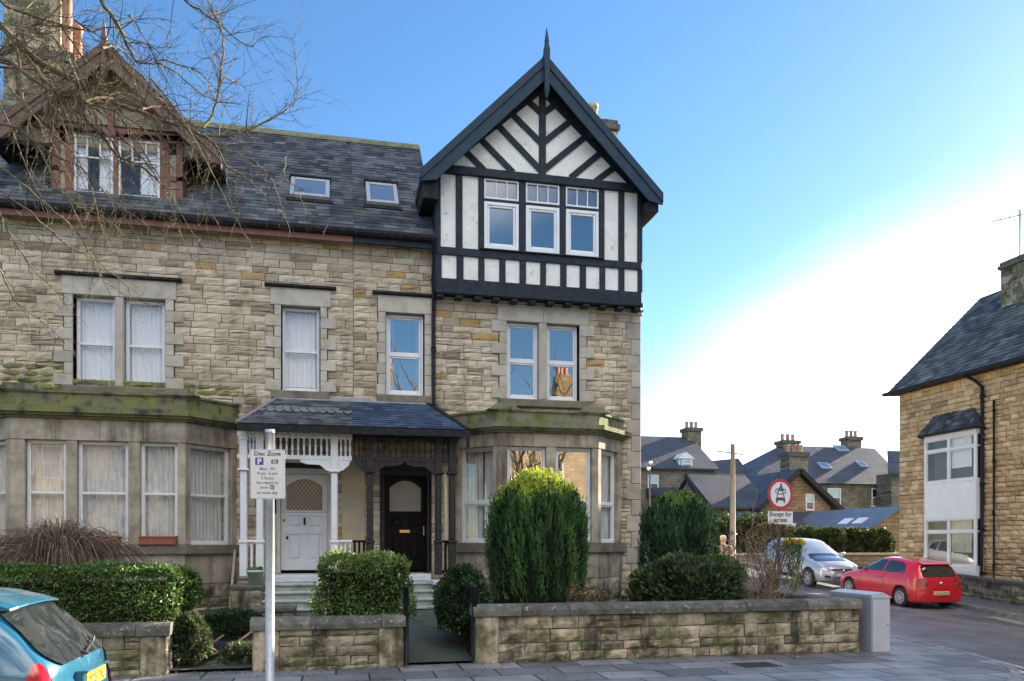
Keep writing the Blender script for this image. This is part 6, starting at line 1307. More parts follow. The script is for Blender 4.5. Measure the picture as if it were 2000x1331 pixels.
CHR = mat('chrome', (0.75, 0.75, 0.76), 0.12, metal=1.0, c2=(0.7, 0.7, 0.72), scale=5)
def catm(tab, t):
    n = len(tab)-1; t = max(0, min(n-1e-6, t)); i = int(t); f = t-i; a, b, c, d = tab[max(0, i-1)], tab[i], tab[i+1], tab[min(n, i+2)]
    return [0.5*((2*q)+(r-p)*f+(2*p-5*q+4*r-s)*f*f+(3*q-p-3*r+s)*f**3) for p, q, r, s in zip(a, b, c, d)]
def car_body(st, W_, arches, name, m, root, sub=9, rings=30):
    """st: stations front->rear (x_low, x_belt, x_top, z_sill, z_shoulder, z_belt, z_top, w_low, w_sh, w_belt, w_top)"""
    v = []; rows = []
    N = (len(st)-1)*sub
    def ring(s):
        xl, xb, xt, z0, z1, z2, z3, w0, w1, w2, w3 = s
        half = [(xl, 0, z0-0.02), (xl, w0*0.55, z0-0.02), (xl, w0*0.96, z0), ((xl*0.8+xb*0.2), w1*0.99, z0+(z1-z0)*0.3), ((xl+xb)/2, w1, z1), (xb*0.8+xl*0.2, (w1+w2)/2+0.005, z1+(z2-z1)*0.6), (xb, w2, z2), (xb*0.5+xt*0.5, w2*0.5+w3*0.5+0.018, z2*0.5+z3*0.5), (xt*0.97+xb*0.03, w3+0.0, z3-0.055*(1 if z3-z2 > 0.1 else (z3-z2)*6)), (xt, w3*0.80, z3), (xt, w3*0.4, z3+0.022), (xt, 0, z3+0.03)]
        return half
    tabs = [ring(s) for s in st]; K = len(tabs[0])
    H = []
    for i in range(N+1):
        row = []
        for j in range(K):
            row.append(catm([t[j] for t in tabs], i/sub))
        fine = []
        for k in range(rings+1):
            fine.append(catm(row, k/rings*(K-1)))
        H.append([Vector(p) for p in fine])
    b = MB(); M_ = rings*2
    for i in range(N+1):
        h = H[i]; full = [Vector((p.x, p.y, p.z)) for p in h]+[Vector((p.x, -p.y, p.z)) for p in h[-2:0:-1]]
        b.v += full
    L = len(full)
    for i in range(N):
        for k in range(L): b.f.append([i*L+k, i*L+(k+1) % L, (i+1)*L+(k+1) % L, (i+1)*L+k]); b.m.append(0); b.t.append(.5); b.sm.append(True)
    for i0, bul, rv_ in ((0, 0.05, 0), (N, -0.05, 1)):              # rounded end caps: shrink rings to the middle
        base = [b.v[i0*L+k].copy() for k in range(L)]; c_ = sum(base, Vector())/L; prev = i0*L; 
        for s_, f_ in ((0.82, 0.55), (0.6, 0.85), (0.35, 1.0), (0.1, 1.05)):
            o = len(b.v); b.v += [Vector((p.x+(c_.x-p.x)*0.0+bul*f_, p.y*s_, c_.z+(p.z-c_.z)*s_)) + Vector(((1-s_)*0, 0, 0)) for p in base]
            # keep the rake: x follows height
            for k in range(L):
                z = b.v[o+k].z; near = min(base, key=lambda p: abs(p.z-z)+0.02*abs(p.y)); b.v[o+k].x = near.x+bul*f_
            for k in range(L): f = [prev+k, prev+(k+1) % L, o+(k+1) % L, o+k]; b.f.append(f if rv_ else f[::-1]); b.m.append(0); b.t.append(.5); b.sm.append(True)
            prev = o
        b.f.append([prev+k for k in range(L)][::(1 if rv_ else -1)]); b.m.append(0); b.t.append(.5); b.sm.append(True)
    o = b.build(name, [m, TRIM], root, local=True)
    bm = bmesh.new(); bm.from_mesh(o.data); bmesh.ops.recalc_face_normals(bm, faces=bm.faces); bm.to_mesh(o.data); 
    bv = BVHTree.FromBMesh(bm); bm.free()
    if arches:
        cb = MB(); 
        for (x, r) in arches: 
            for s in (-1, 1): cb.lathe((x, s*W_/2, r-0.03), [(0, -0.28), (r, -0.28), (r, 0.2), (0, 0.2)], 28, 0, axis='y')
        co = cb.build('cutter', TRIM); bm = bmesh.new(); bm.from_mesh(co.data); bmesh.ops.remove_doubles(bm, verts=bm.verts, dist=1e-5); bmesh.ops.recalc_face_normals(bm, faces=bm.faces); bm.to_mesh(co.data); bm.free()
        root_loc = root.matrix_world.copy(); md = o.modifiers.new('b', 'BOOLEAN'); md.object = co; md.solver = 'EXACT'; md.material_mode = 'TRANSFER' if hasattr(md, 'material_mode') else md.solver
        par = o.parent; o.parent = None; bpy.context.view_layer.update(); dg = bpy.context.evaluated_depsgraph_get(); me = bpy.data.meshes.new_from_object(o.evaluated_get(dg)); o.modifiers.clear(); o.data = me; o.parent = par; bpy.data.objects.remove(co)
    return o, bv
def patch(root, bv, name, poly, T, ray, m, off=0.006, step=0.05, rim=0.0, mats=None, thick=0.0):
    """a patch of another material laid on the body: polygon drawn in plane T(u,v), projected along ray"""
    bm = bmesh.new(); vs = [bm.verts.new((p[0], p[1], 0)) for p in poly]; bm.faces.new(vs)
    us = [p[0] for p in poly]; vv = [p[1] for p in poly]
    for ax, lo, hi in ((0, min(us), max(us)), (1, min(vv), max(vv))):
        k = max(1, int((hi-lo)/step))
        for i in range(1, k):
            c_ = lo+(hi-lo)*i/k; co = (c_, 0, 0) if ax == 0 else (0, c_, 0); no = (1, 0, 0) if ax == 0 else (0, 1, 0)
            bmesh.ops.bisect_plane(bm, geom=bm.verts[:]+bm.edges[:]+bm.faces[:], plane_co=co, plane_no=no)
    ray = Vector(ray).normalized(); b = MB(); idx = {}
    for v in bm.verts:
        p = T(v.co.x, v.co.y); hit = bv.ray_cast(p-ray*3, ray)
        if hit[0] is None: hit = bv.find_nearest(p)
        n = hit[1]; n = -n if n.dot(ray) > 0 else n
        idx[v] = len(b.v); b.v.append(hit[0]+n*off)
    for f in bm.faces: b.f.append([idx[v] for v in f.verts]); b.m.append(0); b.t.append(.5); b.sm.append(True)
    bm.free(); o = b.build(name, m, root, local=True)
    return o
def rounded(poly, r=0.04, n=4):
    out = []; L = len(poly)
    for i in range(L):
        p, c_, q = Vector(poly[i-1]), Vector(poly[i]), Vector(poly[(i+1) % L]); a = (p-c_); b_ = (q-c_); rr = min(r, a.length*0.45, b_.length*0.45); s, e = c_+a.normalized()*rr, c_+b_.normalized()*rr
        for k in range(n+1): t = k/n; out.append(s*(1-t)**2+c_*2*t*(1-t)+e*t*t)
    return [(v.x, v.y) for v in out]
def wheel(root, x, y, r, w, side, spokes=10, name='wheel'):
    b = MB(); s = side
    b.lathe((x, y, r), [(r*0.62, -w/2), (r*0.9, -w/2), (r*0.985, -w/2+0.02), (r, -w/4), (r, w/4), (r*0.985, w/2-0.02), (r*0.9, w/2), (r*0.62, w/2)], 28, axis='y')
    o = b.build(name, TYRE, root, local=True); q = MB(); ye = y+s*w*0.42
    q.lathe((x, ye, r), [(r*0.66, -s*0.0), (r*0.66, s*0.02), (r*0.60, s*0.02), (r*0.58, -s*0.02)], 28, axis='y'); q.lathe((x, ye, r), [(r*0.60, -s*0.05), (0.0, -s*0.05)], 20, 1, axis='y'); q.lathe((x, ye, r), [(0, s*0.018), (r*0.13, s*0.015), (r*0.15, -s*0.04)], 12, axis='y')
    for k in range(spokes):
        a = 2*math.pi*k/spokes; d = Vector((math.cos(a), 0, math.sin(a))); c_ = Vector((x, ye+s*0.004, r)); q.bar(c_+d*r*0.1, c_+d*r*0.62, r*0.13, 0.02, up=Vector((0, 1, 0)))
    q.build('rim', [RIM, TRIM], o, local=True); return o
HB_ST = [ # supermini
 (1.92, 1.90, 1.86, .30, .46, .56, .62, .42, .50, .46, .36), (1.86, 1.82, 1.76, .24, .52, .66, .72, .66, .72, .66, .48), (1.68, 1.62, 1.55, .20, .58, .74, .81, .76, .80, .74, .56), (1.25, 1.22, 1.18, .19, .62, .83, .91, .80, .835, .77, .60), (.90, .88, .84, .19, .64, .88, .98, .80, .84, .785, .62),
 (.62, .70, .42, .19, .65, .92, 1.20, .80, .84, .79, .60), (.30, .35, -.05, .19, .66, .94, 1.41, .80, .84, .79, .585), (-.3, -.3, -.5, .19, .67, .95, 1.46, .80, .84, .79, .585), (-.9, -.9, -1.0, .19, .68, .97, 1.45, .80, .84, .785, .575),
 (-1.45, -1.45, -1.40, .19, .69, .99, 1.42, .80, .84, .775, .56), (-1.78, -1.72, -1.62, .21, .68, .99, 1.38, .79, .83, .74, .53), (-1.93, -1.84, -1.69, .25, .64, .97, 1.33, .74, .79, .70, .50), (-1.96, -1.88, -1.73, .30, .62, .95, 1.28, .66, .72, .66, .46)]
TSIDE = lambda s: (lambda u, v: Vector((u, s*0.8, v)))
TREAR = lambda u, v: Vector((-2, u, v))
TFRONT = lambda u, v: Vector((2, u, v))
def sx(st, k): return [tuple(v*(k if i < 3 else 1) for i, v in enumerate(s)) for s in st]
def text_mesh(s, size, mat_, name, parent, M_, bold=0.0, align='CENTER', space=1.0, sxf=1.0):
    c = bpy.data.curves.new(name, 'FONT'); c.body = s; c.size = size; c.align_x = align; c.offset = bold; c.space_character = space; c.resolution_u = 3; c.fill_mode = 'FRONT'
    o = bpy.data.objects.new(name, c); COL.objects.link(o); bpy.context.view_layer.update(); me = bpy.data.meshes.new_from_object(o.evaluated_get(bpy.context.evaluated_depsgraph_get())); bpy.data.objects.remove(o)
    me.transform(Matrix.Diagonal((sxf, 1, 1, 1))); me.transform(M_); me.materials.clear(); me.materials.append(mat_); t = bpy.data.objects.new(name, me); COL.objects.link(t); t.parent = parent; return t
def basis(o, u, v):                                       # text frame: origin, x direction, y direction
    u, v = Vector(u).normalized(), Vector(v).normalized(); n = u.cross(v); M_ = Matrix((u, v, n)).transposed().to_4x4(); M_.translation = Vector(o); return M_
# --- red three-door hatchback across the side street
zr1 = zg(17.6, 21.9); slope = math.atan(0.07)
CR = empty('parked_car', (17.62, 22.35, zg(17.6, 22.3)-0.11), 'red three-door hatchback parked by the far kerb, seen from behind', 'car', rz=R(90)); CR.rotation_euler = (0, -slope, R(90))
bd, bv = car_body(HB_ST, 1.68, [(1.22, 0.345), (-1.25, 0.345)], 'body', P_RED, CR)
for s in (1, -1):
    R_ = (0, -s, 0); T = TSIDE(s)
    patch(CR, bv, 'side_window', rounded([(0.62, 0.985), (-0.36, 1.01), (-0.42, 1.375), (-0.02, 1.375), (0.22, 1.30)], .05), T, R_, CGL); patch(CR, bv, 'side_window', rounded([(-0.42, 1.01), (-1.33, 1.05), (-1.24, 1.30), (-1.05, 1.37), (-0.48, 1.375)], .07), T, R_, CGL)
    patch(CR, bv, 'sill_trim', rounded([(0.85, 0.235), (-0.85, 0.235), (-0.85, 0.26), (0.85, 0.26)], .005), T, R_, TRIM)
    patch(CR, bv, 'door_seam', [(0.66, 0.30), (0.672, 0.30), (0.70, 0.95), (0.688, 0.95)], T, R_, TRIM, .003); patch(CR, bv, 'door_seam', [(-0.50, 0.34), (-0.488, 0.34), (-0.41, 0.98), (-0.422, 0.98)], T, R_, TRIM, .003)
    h = MB(); h.cbox(lambda u, v, n: Vector((u, s*(0.835+n), v)), -0.36, -0.17, 0.83, 0.862, -0.02, 0.03, 0.01); h.build('door_handle', P_RED, CR, local=True)
    mm = MB(); mm.lathe((0, 0, 0), [(0.0, -0.09), (0.05, -0.07), (0.065, 0), (0.05, 0.07), (0, 0.09)], 12); mm.v = [Vector((0.60+v.x*0.8, s*(0.88+v.z*0.9), 1.03+v.y*0.9)) for v in mm.v]; mm.build('wing_mirror', TRIM if s > 0 else P_RED, CR, local=True)
    patch(CR, bv, 'tail_light', rounded([(s*0.46, 0.72), (s*0.80, 0.70), (s*0.80, 0.93), (s*0.60, 0.95), (s*0.49, 0.88)], .04), TREAR, (1, -s*0.25, 0), LRED2, .012, .03); patch(CR, bv, 'headlight', rounded([(s*0.36, 0.56), (s*0.68, 0.58), (s*0.70, 0.70), (s*0.42, 0.66)], .03), TFRONT, (-1, -s*0.2, 0), LCLR, .006)
    wheel(CR, 1.22, s*0.745, 0.305, 0.19, s); wheel(CR, -1.25, s*0.745, 0.305, 0.19, s)
patch(CR, bv, 'rear_window', rounded([(-0.58, 0.99), (0.58, 0.99), (0.53, 1.30), (-0.53, 1.30)], .06), TREAR, (1, 0, 0), CGL, .018, .08); patch(CR, bv, 'windscreen', rounded([(-0.62, 1.0), (0.62, 1.0), (0.54, 1.36), (-0.54, 1.36)], .06), TFRONT, (-1, 0, -0.3), CGL, .012)
patch(CR, bv, 'bumper_seam', [(-0.74, 0.60), (0.74, 0.60), (0.74, 0.607), (-0.74, 0.607)], TREAR, (1, 0, 0), TRIM, .003); patch(CR, bv, 'grille', rounded([(-0.34, 0.36), (0.34, 0.36), (0.36, 0.46), (-0.36, 0.46)], .02), TFRONT, (-1, 0, 0), TRIM)
pt = MB(); pt.cbox(lambda u, v, n: Vector((-2.005-n, -u, v)), -0.26, 0.26, 0.455, 0.565, -0.03, 0.012, 0.004); pt.build('number_plate', mat('pale_number_plate', (0.78, 0.60, 0.34), 0.4, c2=(0.7, 0.54, 0.32), scale=9), CR, local=True)
text_mesh('YK63 FNR', 0.105, INKG, 'plate_text', CR, basis((-2.021, 0, 0.472), (0, -1, 0), (0, 0, 1)), 0.001)
sp_ = MB(); sp_.cbox(lambda u, v, n: Vector((-1.72-n*0.9, u, v-n*0.16)), -0.50, 0.50, 1.36, 1.385, -0.25, 0.10, 0.012); sp_.build('spoiler', P_RED, CR, local=True)
bg_ = MB(); bg_.lathe((-1.965, 0, 0.80), [(0.0, -0.03), (0.05, -0.03), (0.055, -0.01), (0.055, 0.02)], 14, axis='x'); bg_.build('badge', CHR, CR, local=True)
# --- silver compact SUV
SV = [tuple([a*1.09 for a in s[:3]]+[z*1.0+0.06 if i == 0 else z*1.13 for i, z in enumerate(s[3:7])]+[w*1.06 for w in s[7:]]) for s in HB_ST]
CS = empty('parked_car', (17.66, 27.2, zg(17.6, 27.2)-0.11), 'silver compact SUV facing down the street behind the red hatchback', 'car'); CS.rotation_euler = (0, slope, R(-90))
bd, bv = car_body(SV, 1.78, [(1.30, 0.39), (-1.28, 0.39)], 'body', P_SILV, CS)
for s in (1, -1):
    R_ = (0, -s, 0); T = TSIDE(s)
    patch(CS, bv, 'side_window', rounded([(0.66, 1.12), (-0.20, 1.14), (-0.24, 1.55), (-0.02, 1.55), (0.26, 1.46)], .05), T, R_, CGL); patch(CS, bv, 'side_window', rounded([(-0.26, 1.14), (-0.92, 1.16), (-0.92, 1.54), (-0.30, 1.555)], .05), T, R_, CGL); patch(CS, bv, 'side_window', rounded([(-0.98, 1.17), (-1.45, 1.22), (-1.34, 1.44), (-1.0, 1.53)], .05), T, R_, CGL)
    patch(CS, bv, 'sill_trim', rounded([(0.88, 0.27), (-0.86, 0.27), (-0.86, 0.40), (0.88, 0.40)], .02), T, R_, TRIM)
    patch(CS, bv, 'headlight', rounded([(s*0.40, 0.66), (s*0.74, 0.70), (s*0.80, 0.84), (s*0.50, 0.77)], .03), TFRONT, (-1, -s*0.35, 0), LCLR, .008); patch(CS, bv, 'fog_light', rounded([(s*0.48, 0.42), (s*0.70, 0.44), (s*0.70, 0.52), (s*0.50, 0.50)], .02), TFRONT, (-1, -s*0.2, 0), TRIM, .006); patch(CS, bv, 'tail_light', rounded([(s*0.5, 0.85), (s*0.78, 0.85), (s*0.78, 1.0), (s*0.5, 1.0)], .03), TREAR, (1, -s*.2, 0), LRED, .006)
    mm = MB(); mm.lathe((0, 0, 0), [(0.0, -0.10), (0.06, -0.08), (0.075, 0), (0.06, 0.08), (0, 0.10)], 12); mm.v = [Vector((0.68+v.x*0.8, s*(0.94+v.z*0.9), 1.17+v.y)) for v in mm.v]; mm.build('wing_mirror', P_SILV, CS, local=True)
    wheel(CS, 1.30, s*0.80, 0.345, 0.21, s, 7); wheel(CS, -1.28, s*0.80, 0.345, 0.21, s, 7)
patch(CS, bv, 'windscreen', rounded([(-0.66, 1.15), (0.66, 1.15), (0.57, 1.55), (-0.57, 1.55)], .06), TFRONT, (-1, 0, -0.3), CGL, .015); patch(CS, bv, 'rear_window', rounded([(-0.6, 1.12), (0.6, 1.12), (0.53, 1.45), (-0.53, 1.45)], .06), TREAR, (1, 0, 0), CGL)
patch(CS, bv, 'grille', rounded([(-0.36, 0.60), (0.36, 0.60), (0.44, 0.74), (-0.44, 0.74)], .04), TFRONT, (-1, 0, 0), TRIM); patch(CS, bv, 'lower_grille', rounded([(-0.42, 0.36), (0.42, 0.36), (0.42, 0.46), (-0.42, 0.46)], .03), TFRONT, (-1, 0, 0), TRIM)
bg_ = MB(); bg_.bar((2.13, -0.34, 0.675), (2.13, 0.34, 0.675), 0.02, 0.02); bg_.lathe((2.14, 0, 0.675), [(0.055, -0.01), (0.055, 0.012), (0.0, 0.014)], 16, axis='x'); bg_.build('badge', CHR, CS, local=True)
pt = MB(); pt.cbox(lambda u, v, n: Vector((2.12+n, u, v)), -0.26, 0.26, 0.485, 0.585, -0.03, 0.012, 0.004); pt.build('number_plate', PLW, CS, local=True)
# --- blue hatchback in the foreground, on the main road
BL = [tuple([a*0.93 for a in s[:3]]+[s[3], s[4]*1.04, s[5]*1.03, s[6]*1.045]+[w*0.99 for w in s[7:]]) for s in HB_ST[:9]]+[
 (-1.30, -1.28, -1.12, .19, .72, 1.02, 1.51, .79, .835, .78, .575), (-1.62, -1.52, -1.27, .21, .71, 1.02, 1.475, .79, .83, .765, .555), (-1.80, -1.68, -1.38, .25, .68, 1.00, 1.42, .75, .80, .735, .53), (-1.86, -1.75, -1.45, .30, .66, .98, 1.35, .68, .75, .69, .50)]
CB = empty('parked_car', (-3.84, 7.20, -0.11), 'sky blue hatchback parked in the left foreground with yellow plate YC05', 'car', rz=R(180)); CB.scale = (1, 1, 1.035)
bd, bv = car_body(BL, 1.67, [(1.17, 0.335), (-1.17, 0.335)], 'body', P_BLUE, CB, sub=12, rings=40)
for s in (1, -1):
    R_ = (0, -s, 0); T = TSIDE(s)
    patch(CB, bv, 'side_window', rounded([(0.56, 1.0), (-0.22, 1.02), (-0.24, 1.42), (0.0, 1.42), (0.22, 1.34)], .05), T, R_, CGL); patch(CB, bv, 'side_window', rounded([(-0.28, 1.02), (-0.90, 1.05), (-0.98, 1.38), (-0.30, 1.43)], .05), T, R_, CGL)
    tl = patch(CB, bv, 'tail_light', rounded([(s*0.86, 0.60), (s*1.30, 0.56), (s*1.34, 0.82), (s*1.20, 1.02), (s*1.10, 1.03), (s*0.98, 0.86)], .06), TREAR, (0.6, -s*0.8, 0), LRED, .014, .03); patch(tl, bv, 'lamp_reflector', rounded([(s*0.92, 0.62), (s*1.18, 0.60), (s*1.18, 0.76), (s*1.02, 0.80)], .06), TREAR, (0.6, -s*0.8, 0), LCLR, .02, .03)
    patch(CB, bv, 'headlight', rounded([(s*0.36, 0.58), (s*0.68, 0.60), (s*0.70, 0.78), (s*0.42, 0.72)], .03), TFRONT, (-1, -s*0.2, 0), LCLR, .006)
    patch(CB, bv, 'door_seam', [(-0.84, 0.36), (-0.832, 0.36), (-0.93, 1.0), (-0.938, 1.0)], T, R_, TRIM, .003)
    wheel(CB, 1.17, s*0.74, 0.295, 0.185, s, 7); wheel(CB, -1.17, s*0.74, 0.295, 0.185, s, 7)
patch(CB, bv, 'rear_window', rounded([(-0.56, 0.985), (0.56, 0.985), (0.66, 1.08), (0.55, 1.40), (-0.55, 1.40), (-0.66, 1.08)], .07), TREAR, (1, 0, 0), CGL, .018, .08)
patch(CB, bv, 'windscreen', rounded([(-0.62, 1.0), (0.62, 1.0), (0.54, 1.42), (-0.54, 1.42)], .06), TFRONT, (-1, 0, -0.3), CGL)
sp_ = MB(); pr = [(-1.26, 1.502), (-1.40, 1.472), (-1.49, 1.438), (-1.495, 1.425), (-1.40, 1.425), (-1.26, 1.47)]
sr = [(y, (abs(y)/0.55)**3) for y in (-0.55, -0.45, -0.3, 0, 0.3, 0.45, 0.55)]
for (ya, fa), (yb_, fb_) in zip(sr, sr[1:]): sp_.prism(None, [Vector((x+0.05*fa, ya, z-0.03*fa)) for x, z in pr], [Vector((x+0.05*fb_, yb_, z-0.03*fb_)) for x, z in pr], 0)
sp_.build('spoiler', P_BLUE, CB, local=True)
an = MB(); an.tube([(-0.95, 0, 1.53), (-1.0, 0, 1.60), (-1.10, 0, 1.68)], [0.01, 0.005, 0.003], 6); an.build('aerial', TRIM, CB, local=True)
wp = MB(); wp.tube([(-1.80, 0.0, 1.00), (-1.81, 0.0, 1.02)], 0.03, 10); wp.tube([(-1.81, 0.0, 1.02), (-1.79, -0.25, 1.06), (-1.76, -0.42, 1.10)], 0.009, 6); wp.build('wiper', TRIM, CB, local=True)
pb_ = MB(); pb_.cbox(lambda u, v, n: Vector((-1.885-n, -u, v)), -0.30, 0.30, 0.735, 0.885, -0.10, 0.0, 0.01); pb_.cbox(lambda u, v, n: Vector((-1.885-n, -u, v)), -0.30, 0.30, 0.885, 0.905, -0.12, 0.03, 0.008); pb_.build('plate_surround', P_BLUE, CB, local=True)
pt = MB(); pt.cbox(lambda u, v, n: Vector((-1.885-n, -u, v)), -0.26, 0.26, 0.765, 0.876, -0.03, 0.012, 0.004); npl = pt.build('number_plate', PLY, CB, local=True)
text_mesh('YC05 ZNL', 0.108, INK, 'plate_text', npl, basis((-1.901, 0, 0.783), (0, -1, 0), (0, 0, 1)), 0.002, sxf=0.90)
bmp = MB(); bmp.cbox(lambda u, v, n: Vector((-1.89-n, u, v)), -0.66, 0.66, 0.40, 0.60, -0.2, 0.05, 0.05); bmp.build('bumper', P_BLUE, CB, local=True)
# ------------------------------------------------------------------ signs, posts, cabinet
sp0 = D(527, 1331, 8.35); px_, py_ = sp0.x, sp0.y
SG = empty('parking_sign', (px_, py_, 0), 'disc zone parking sign on a grey steel pole in front of the white porch', 'sign')
b = MB(); b.tube([(px_, py_, -0.05), (px_, py_, Z(527, 866, py_)+0.13)], 0.047, 18); b.lathe((px_, py_, Z(527, 866, py_)+0.13), [(0.05, -0.02), (0.05, 0.012), (0, 0.016)], 14); b.build('pole', GALV, SG)
fx0, fx1 = D(489, 878, 8.25), D(556, 975, 8.25); sw, sh_ = (fx1-fx0).to_2d().length, 0.515; sc = D(522.5, 926.5, 8.25); ud = Vector((CT*1.0, -ST*0.75, 0)).normalized(); nd = Vector((-ud.y, ud.x, 0))*-1; T = lambda u, v, n: sc+ud*u+nd*n+Vector((0, 0, v))
b = MB(); pts = rounded([(-sw/2, -sh_/2), (sw/2, -sh_/2), (sw/2, sh_/2), (-sw/2, sh_/2)], .02); b.prism(None, [T(u, v, 0) for u, v in pts][::-1], [T(u, v, 0.004) for u, v in pts][::-1])
pl_o = b.build('sign_plate', GALVW, SG)
b = MB(); fr = rounded([(-sw/2+.006, -sh_/2+.006), (sw/2-.006, -sh_/2+.006), (sw/2-.006, sh_/2-.006), (-sw/2+.006, sh_/2-.006)], .016); fr2 = rounded([(-sw/2+.0085, -sh_/2+.0085), (sw/2-.0085, -sh_/2+.0085), (sw/2-.0085, sh_/2-.0085), (-sw/2+.0085, sh_/2-.0085)], .014)
for i in range(len(fr)): j = (i+1) % len(fr); b.quad(T(*fr[i], .006), T(*fr[j], .006), T(*fr2[j], .006), T(*fr2[i], .006))
b.build('border', INKG, pl_o)
def stext(s, u, v, size, m, bold=0.0, sxf=1.0, par=None, n=0.0065): return text_mesh(s, size, m, 'lettering', par or pl_o, Matrix.Translation(-SG.location) @ basis(T(u, v, n), ud, (0, 0, 1)), bold, sxf=sxf)
k = sw/0.356
stext('Disc Zone', 0, 0.193, 0.060, INK, 0.0012, 1.08); b = MB(); b.quad(T(-.125, .095, .006), T(-.04, .095, .006), T(-.04, .172, .006), T(-.125, .172, .006)); b.build('blue_square', SBLUE, pl_o); stext('P', -.082, .106, .078, GALVW, 0.004, n=.0075)
b = MB(); b.quad(T(.04, .110, .006), T(.108, .110, .006), T(.108, .150, .006), T(.04, .150, .006)); b.quad(T(.030, -.158, .006), T(.068, -.158, .006), T(.068, -.112, .006), T(.030, -.112, .006)); b.build('zone_box', INK, pl_o); stext('E6', .074, .116, .040, GALVW, 0.001, n=.0075); stext('E', .049, -.150, .042, GALVW, 0.001, n=.0075)
for s_, v_ in (('Mon - Fri', .042), ('9 am - 6 pm', -.006), ('3 hours', -.054), ('No return to', -.102), ('on same day', -.205)): stext(s_, 0, v_, .042, INKG, 0.0006, 1.0)
stext('zone', -.035, -.150, .042, INKG, 0.0006)
b = MB(); 
for v_ in (0.15, -0.15): b.tbox(T, -0.06, 0.06, v_-0.015, v_+0.015, -0.11, 0.0)
b.build('bracket', GALV, SG)
# no-motor-vehicles sign on the side pavement, turned toward the side street traffic
sg = D(1521, 966, 18.6); gx_, gy_ = sg.x, sg.y; zb_ = zg(gx_, gy_)
S2 = empty('traffic_sign', (gx_, gy_, zb_), 'round red-bordered no motor vehicles sign with a plate reading except for access', 'sign')
b = MB(); b.tube([(gx_, gy_, zb_-0.1), (gx_, gy_, sg.z+0.42)], 0.04, 12); b.build('pole', PIPEG, S2)
an_ = R(40); view = Vector((gx_, gy_, 0)).normalized(); side = Vector((view.y, -view.x, 0)); u2 = (side*math.cos(an_)+view*math.sin(an_)).normalized(); n2_ = Vector((u2.y, -u2.x, 0)); n2_ = n2_ if n2_.dot(view) < 0 else -n2_
Rr = 0.362; T2 = lambda u, v, n: sg+u2*u+Vector((0, 0, v))+n2_*(n+0.06)
def disc(b, r0, r1, n, mt, c=(0, 0), seg=40):
    for i in range(seg):
        a, a2 = 2*math.pi*i/seg, 2*math.pi*(i+1)/seg; q = [T2(c[0]+r1*math.cos(a), c[1]+r1*math.sin(a), n), T2(c[0]+r1*math.cos(a2), c[1]+r1*math.sin(a2), n), T2(c[0]+r0*math.cos(a2), c[1]+r0*math.sin(a2), n), T2(c[0]+r0*math.cos(a), c[1]+r0*math.sin(a), n)]
        b.quad(*q, mt)
b = MB(); disc(b, 0.0, Rr, 0, 0); disc(b, Rr*0.80, Rr, 0.004, 1)
ro_ = b.build('sign_disc', [GALVW, SRED], S2)
b = MB()
def poly2(pts, n=0.005): b.add([T2(u, v, n) for u, v in pts], [tuple(range(len(pts)))], 0)
def ln(a, c_, w=0.022, n=0.0055): 
    a, c_ = Vector(a), Vector(c_); e = (c_-a).normalized(); p_ = Vector((-e.y, e.x))*w/2; poly2([a+p_, a-p_, c_-p_, c_+p_], n)
def ringp(c_, r, w=0.018, seg=18):
    for i in range(seg): a, a2 = 2*math.pi*i/seg, 2*math.pi*(i+1)/seg; ln((c_[0]+r*math.cos(a), c_[1]+r*math.sin(a)), (c_[0]+r*math.cos(a2), c_[1]+r*math.sin(a2)), w)
# motorcycle over motor car, as on the sign
ringp((-0.10, 0.075), 0.05); ringp((0.10, 0.075), 0.05); ln((-0.10, 0.075), (-0.02, 0.13), .03); ln((-0.02, 0.10), (0.06, 0.10), .05); ln((0.10, 0.075), (0.05, 0.16), .018); poly2([(-0.06, 0.12), (0.05, 0.12), (0.02, 0.17), (-0.05, 0.15)]); ln((-0.01, 0.14), (0.02, 0.22), .045); poly2([(0.0, 0.21), (0.045, 0.21), (0.045, 0.255), (0.0, 0.255)]); ln((0.02, 0.19), (0.065, 0.16), .02)
ln((-0.085, 0.005), (0.085, 0.005), .02); ln((-0.085, 0.01), (-0.105, -0.07), .022); ln((0.085, 0.01), (0.105, -0.07), .022); poly2([(-0.125, -0.075), (0.125, -0.075), (0.135, -0.145), (-0.135, -0.145)]); poly2([(-0.13, -0.145), (-0.085, -0.145), (-0.085, -0.20), (-0.13, -0.20)]); poly2([(0.085, -0.145), (0.13, -0.145), (0.13, -0.20), (0.085, -0.20)])
b.build('symbol', INK, ro_)
b = MB(); b.tbox(T2, -0.36, 0.36, -0.70, -0.40, -0.004, 0.0); p2o = b.build('sign_plate', GALVW, S2)
for s_, v_ in (('Except for', -0.515), ('access', -0.645)): text_mesh(s_, 0.150, INK, 'lettering', p2o, Matrix.Translation(-S2.location) @ basis(T2(0, v_, 0.005), u2, (0, 0, 1)), 0.003)
b = MB()
for k_ in range(26): p = Vector((gx_-0.05, gy_+0.05, 0)); 
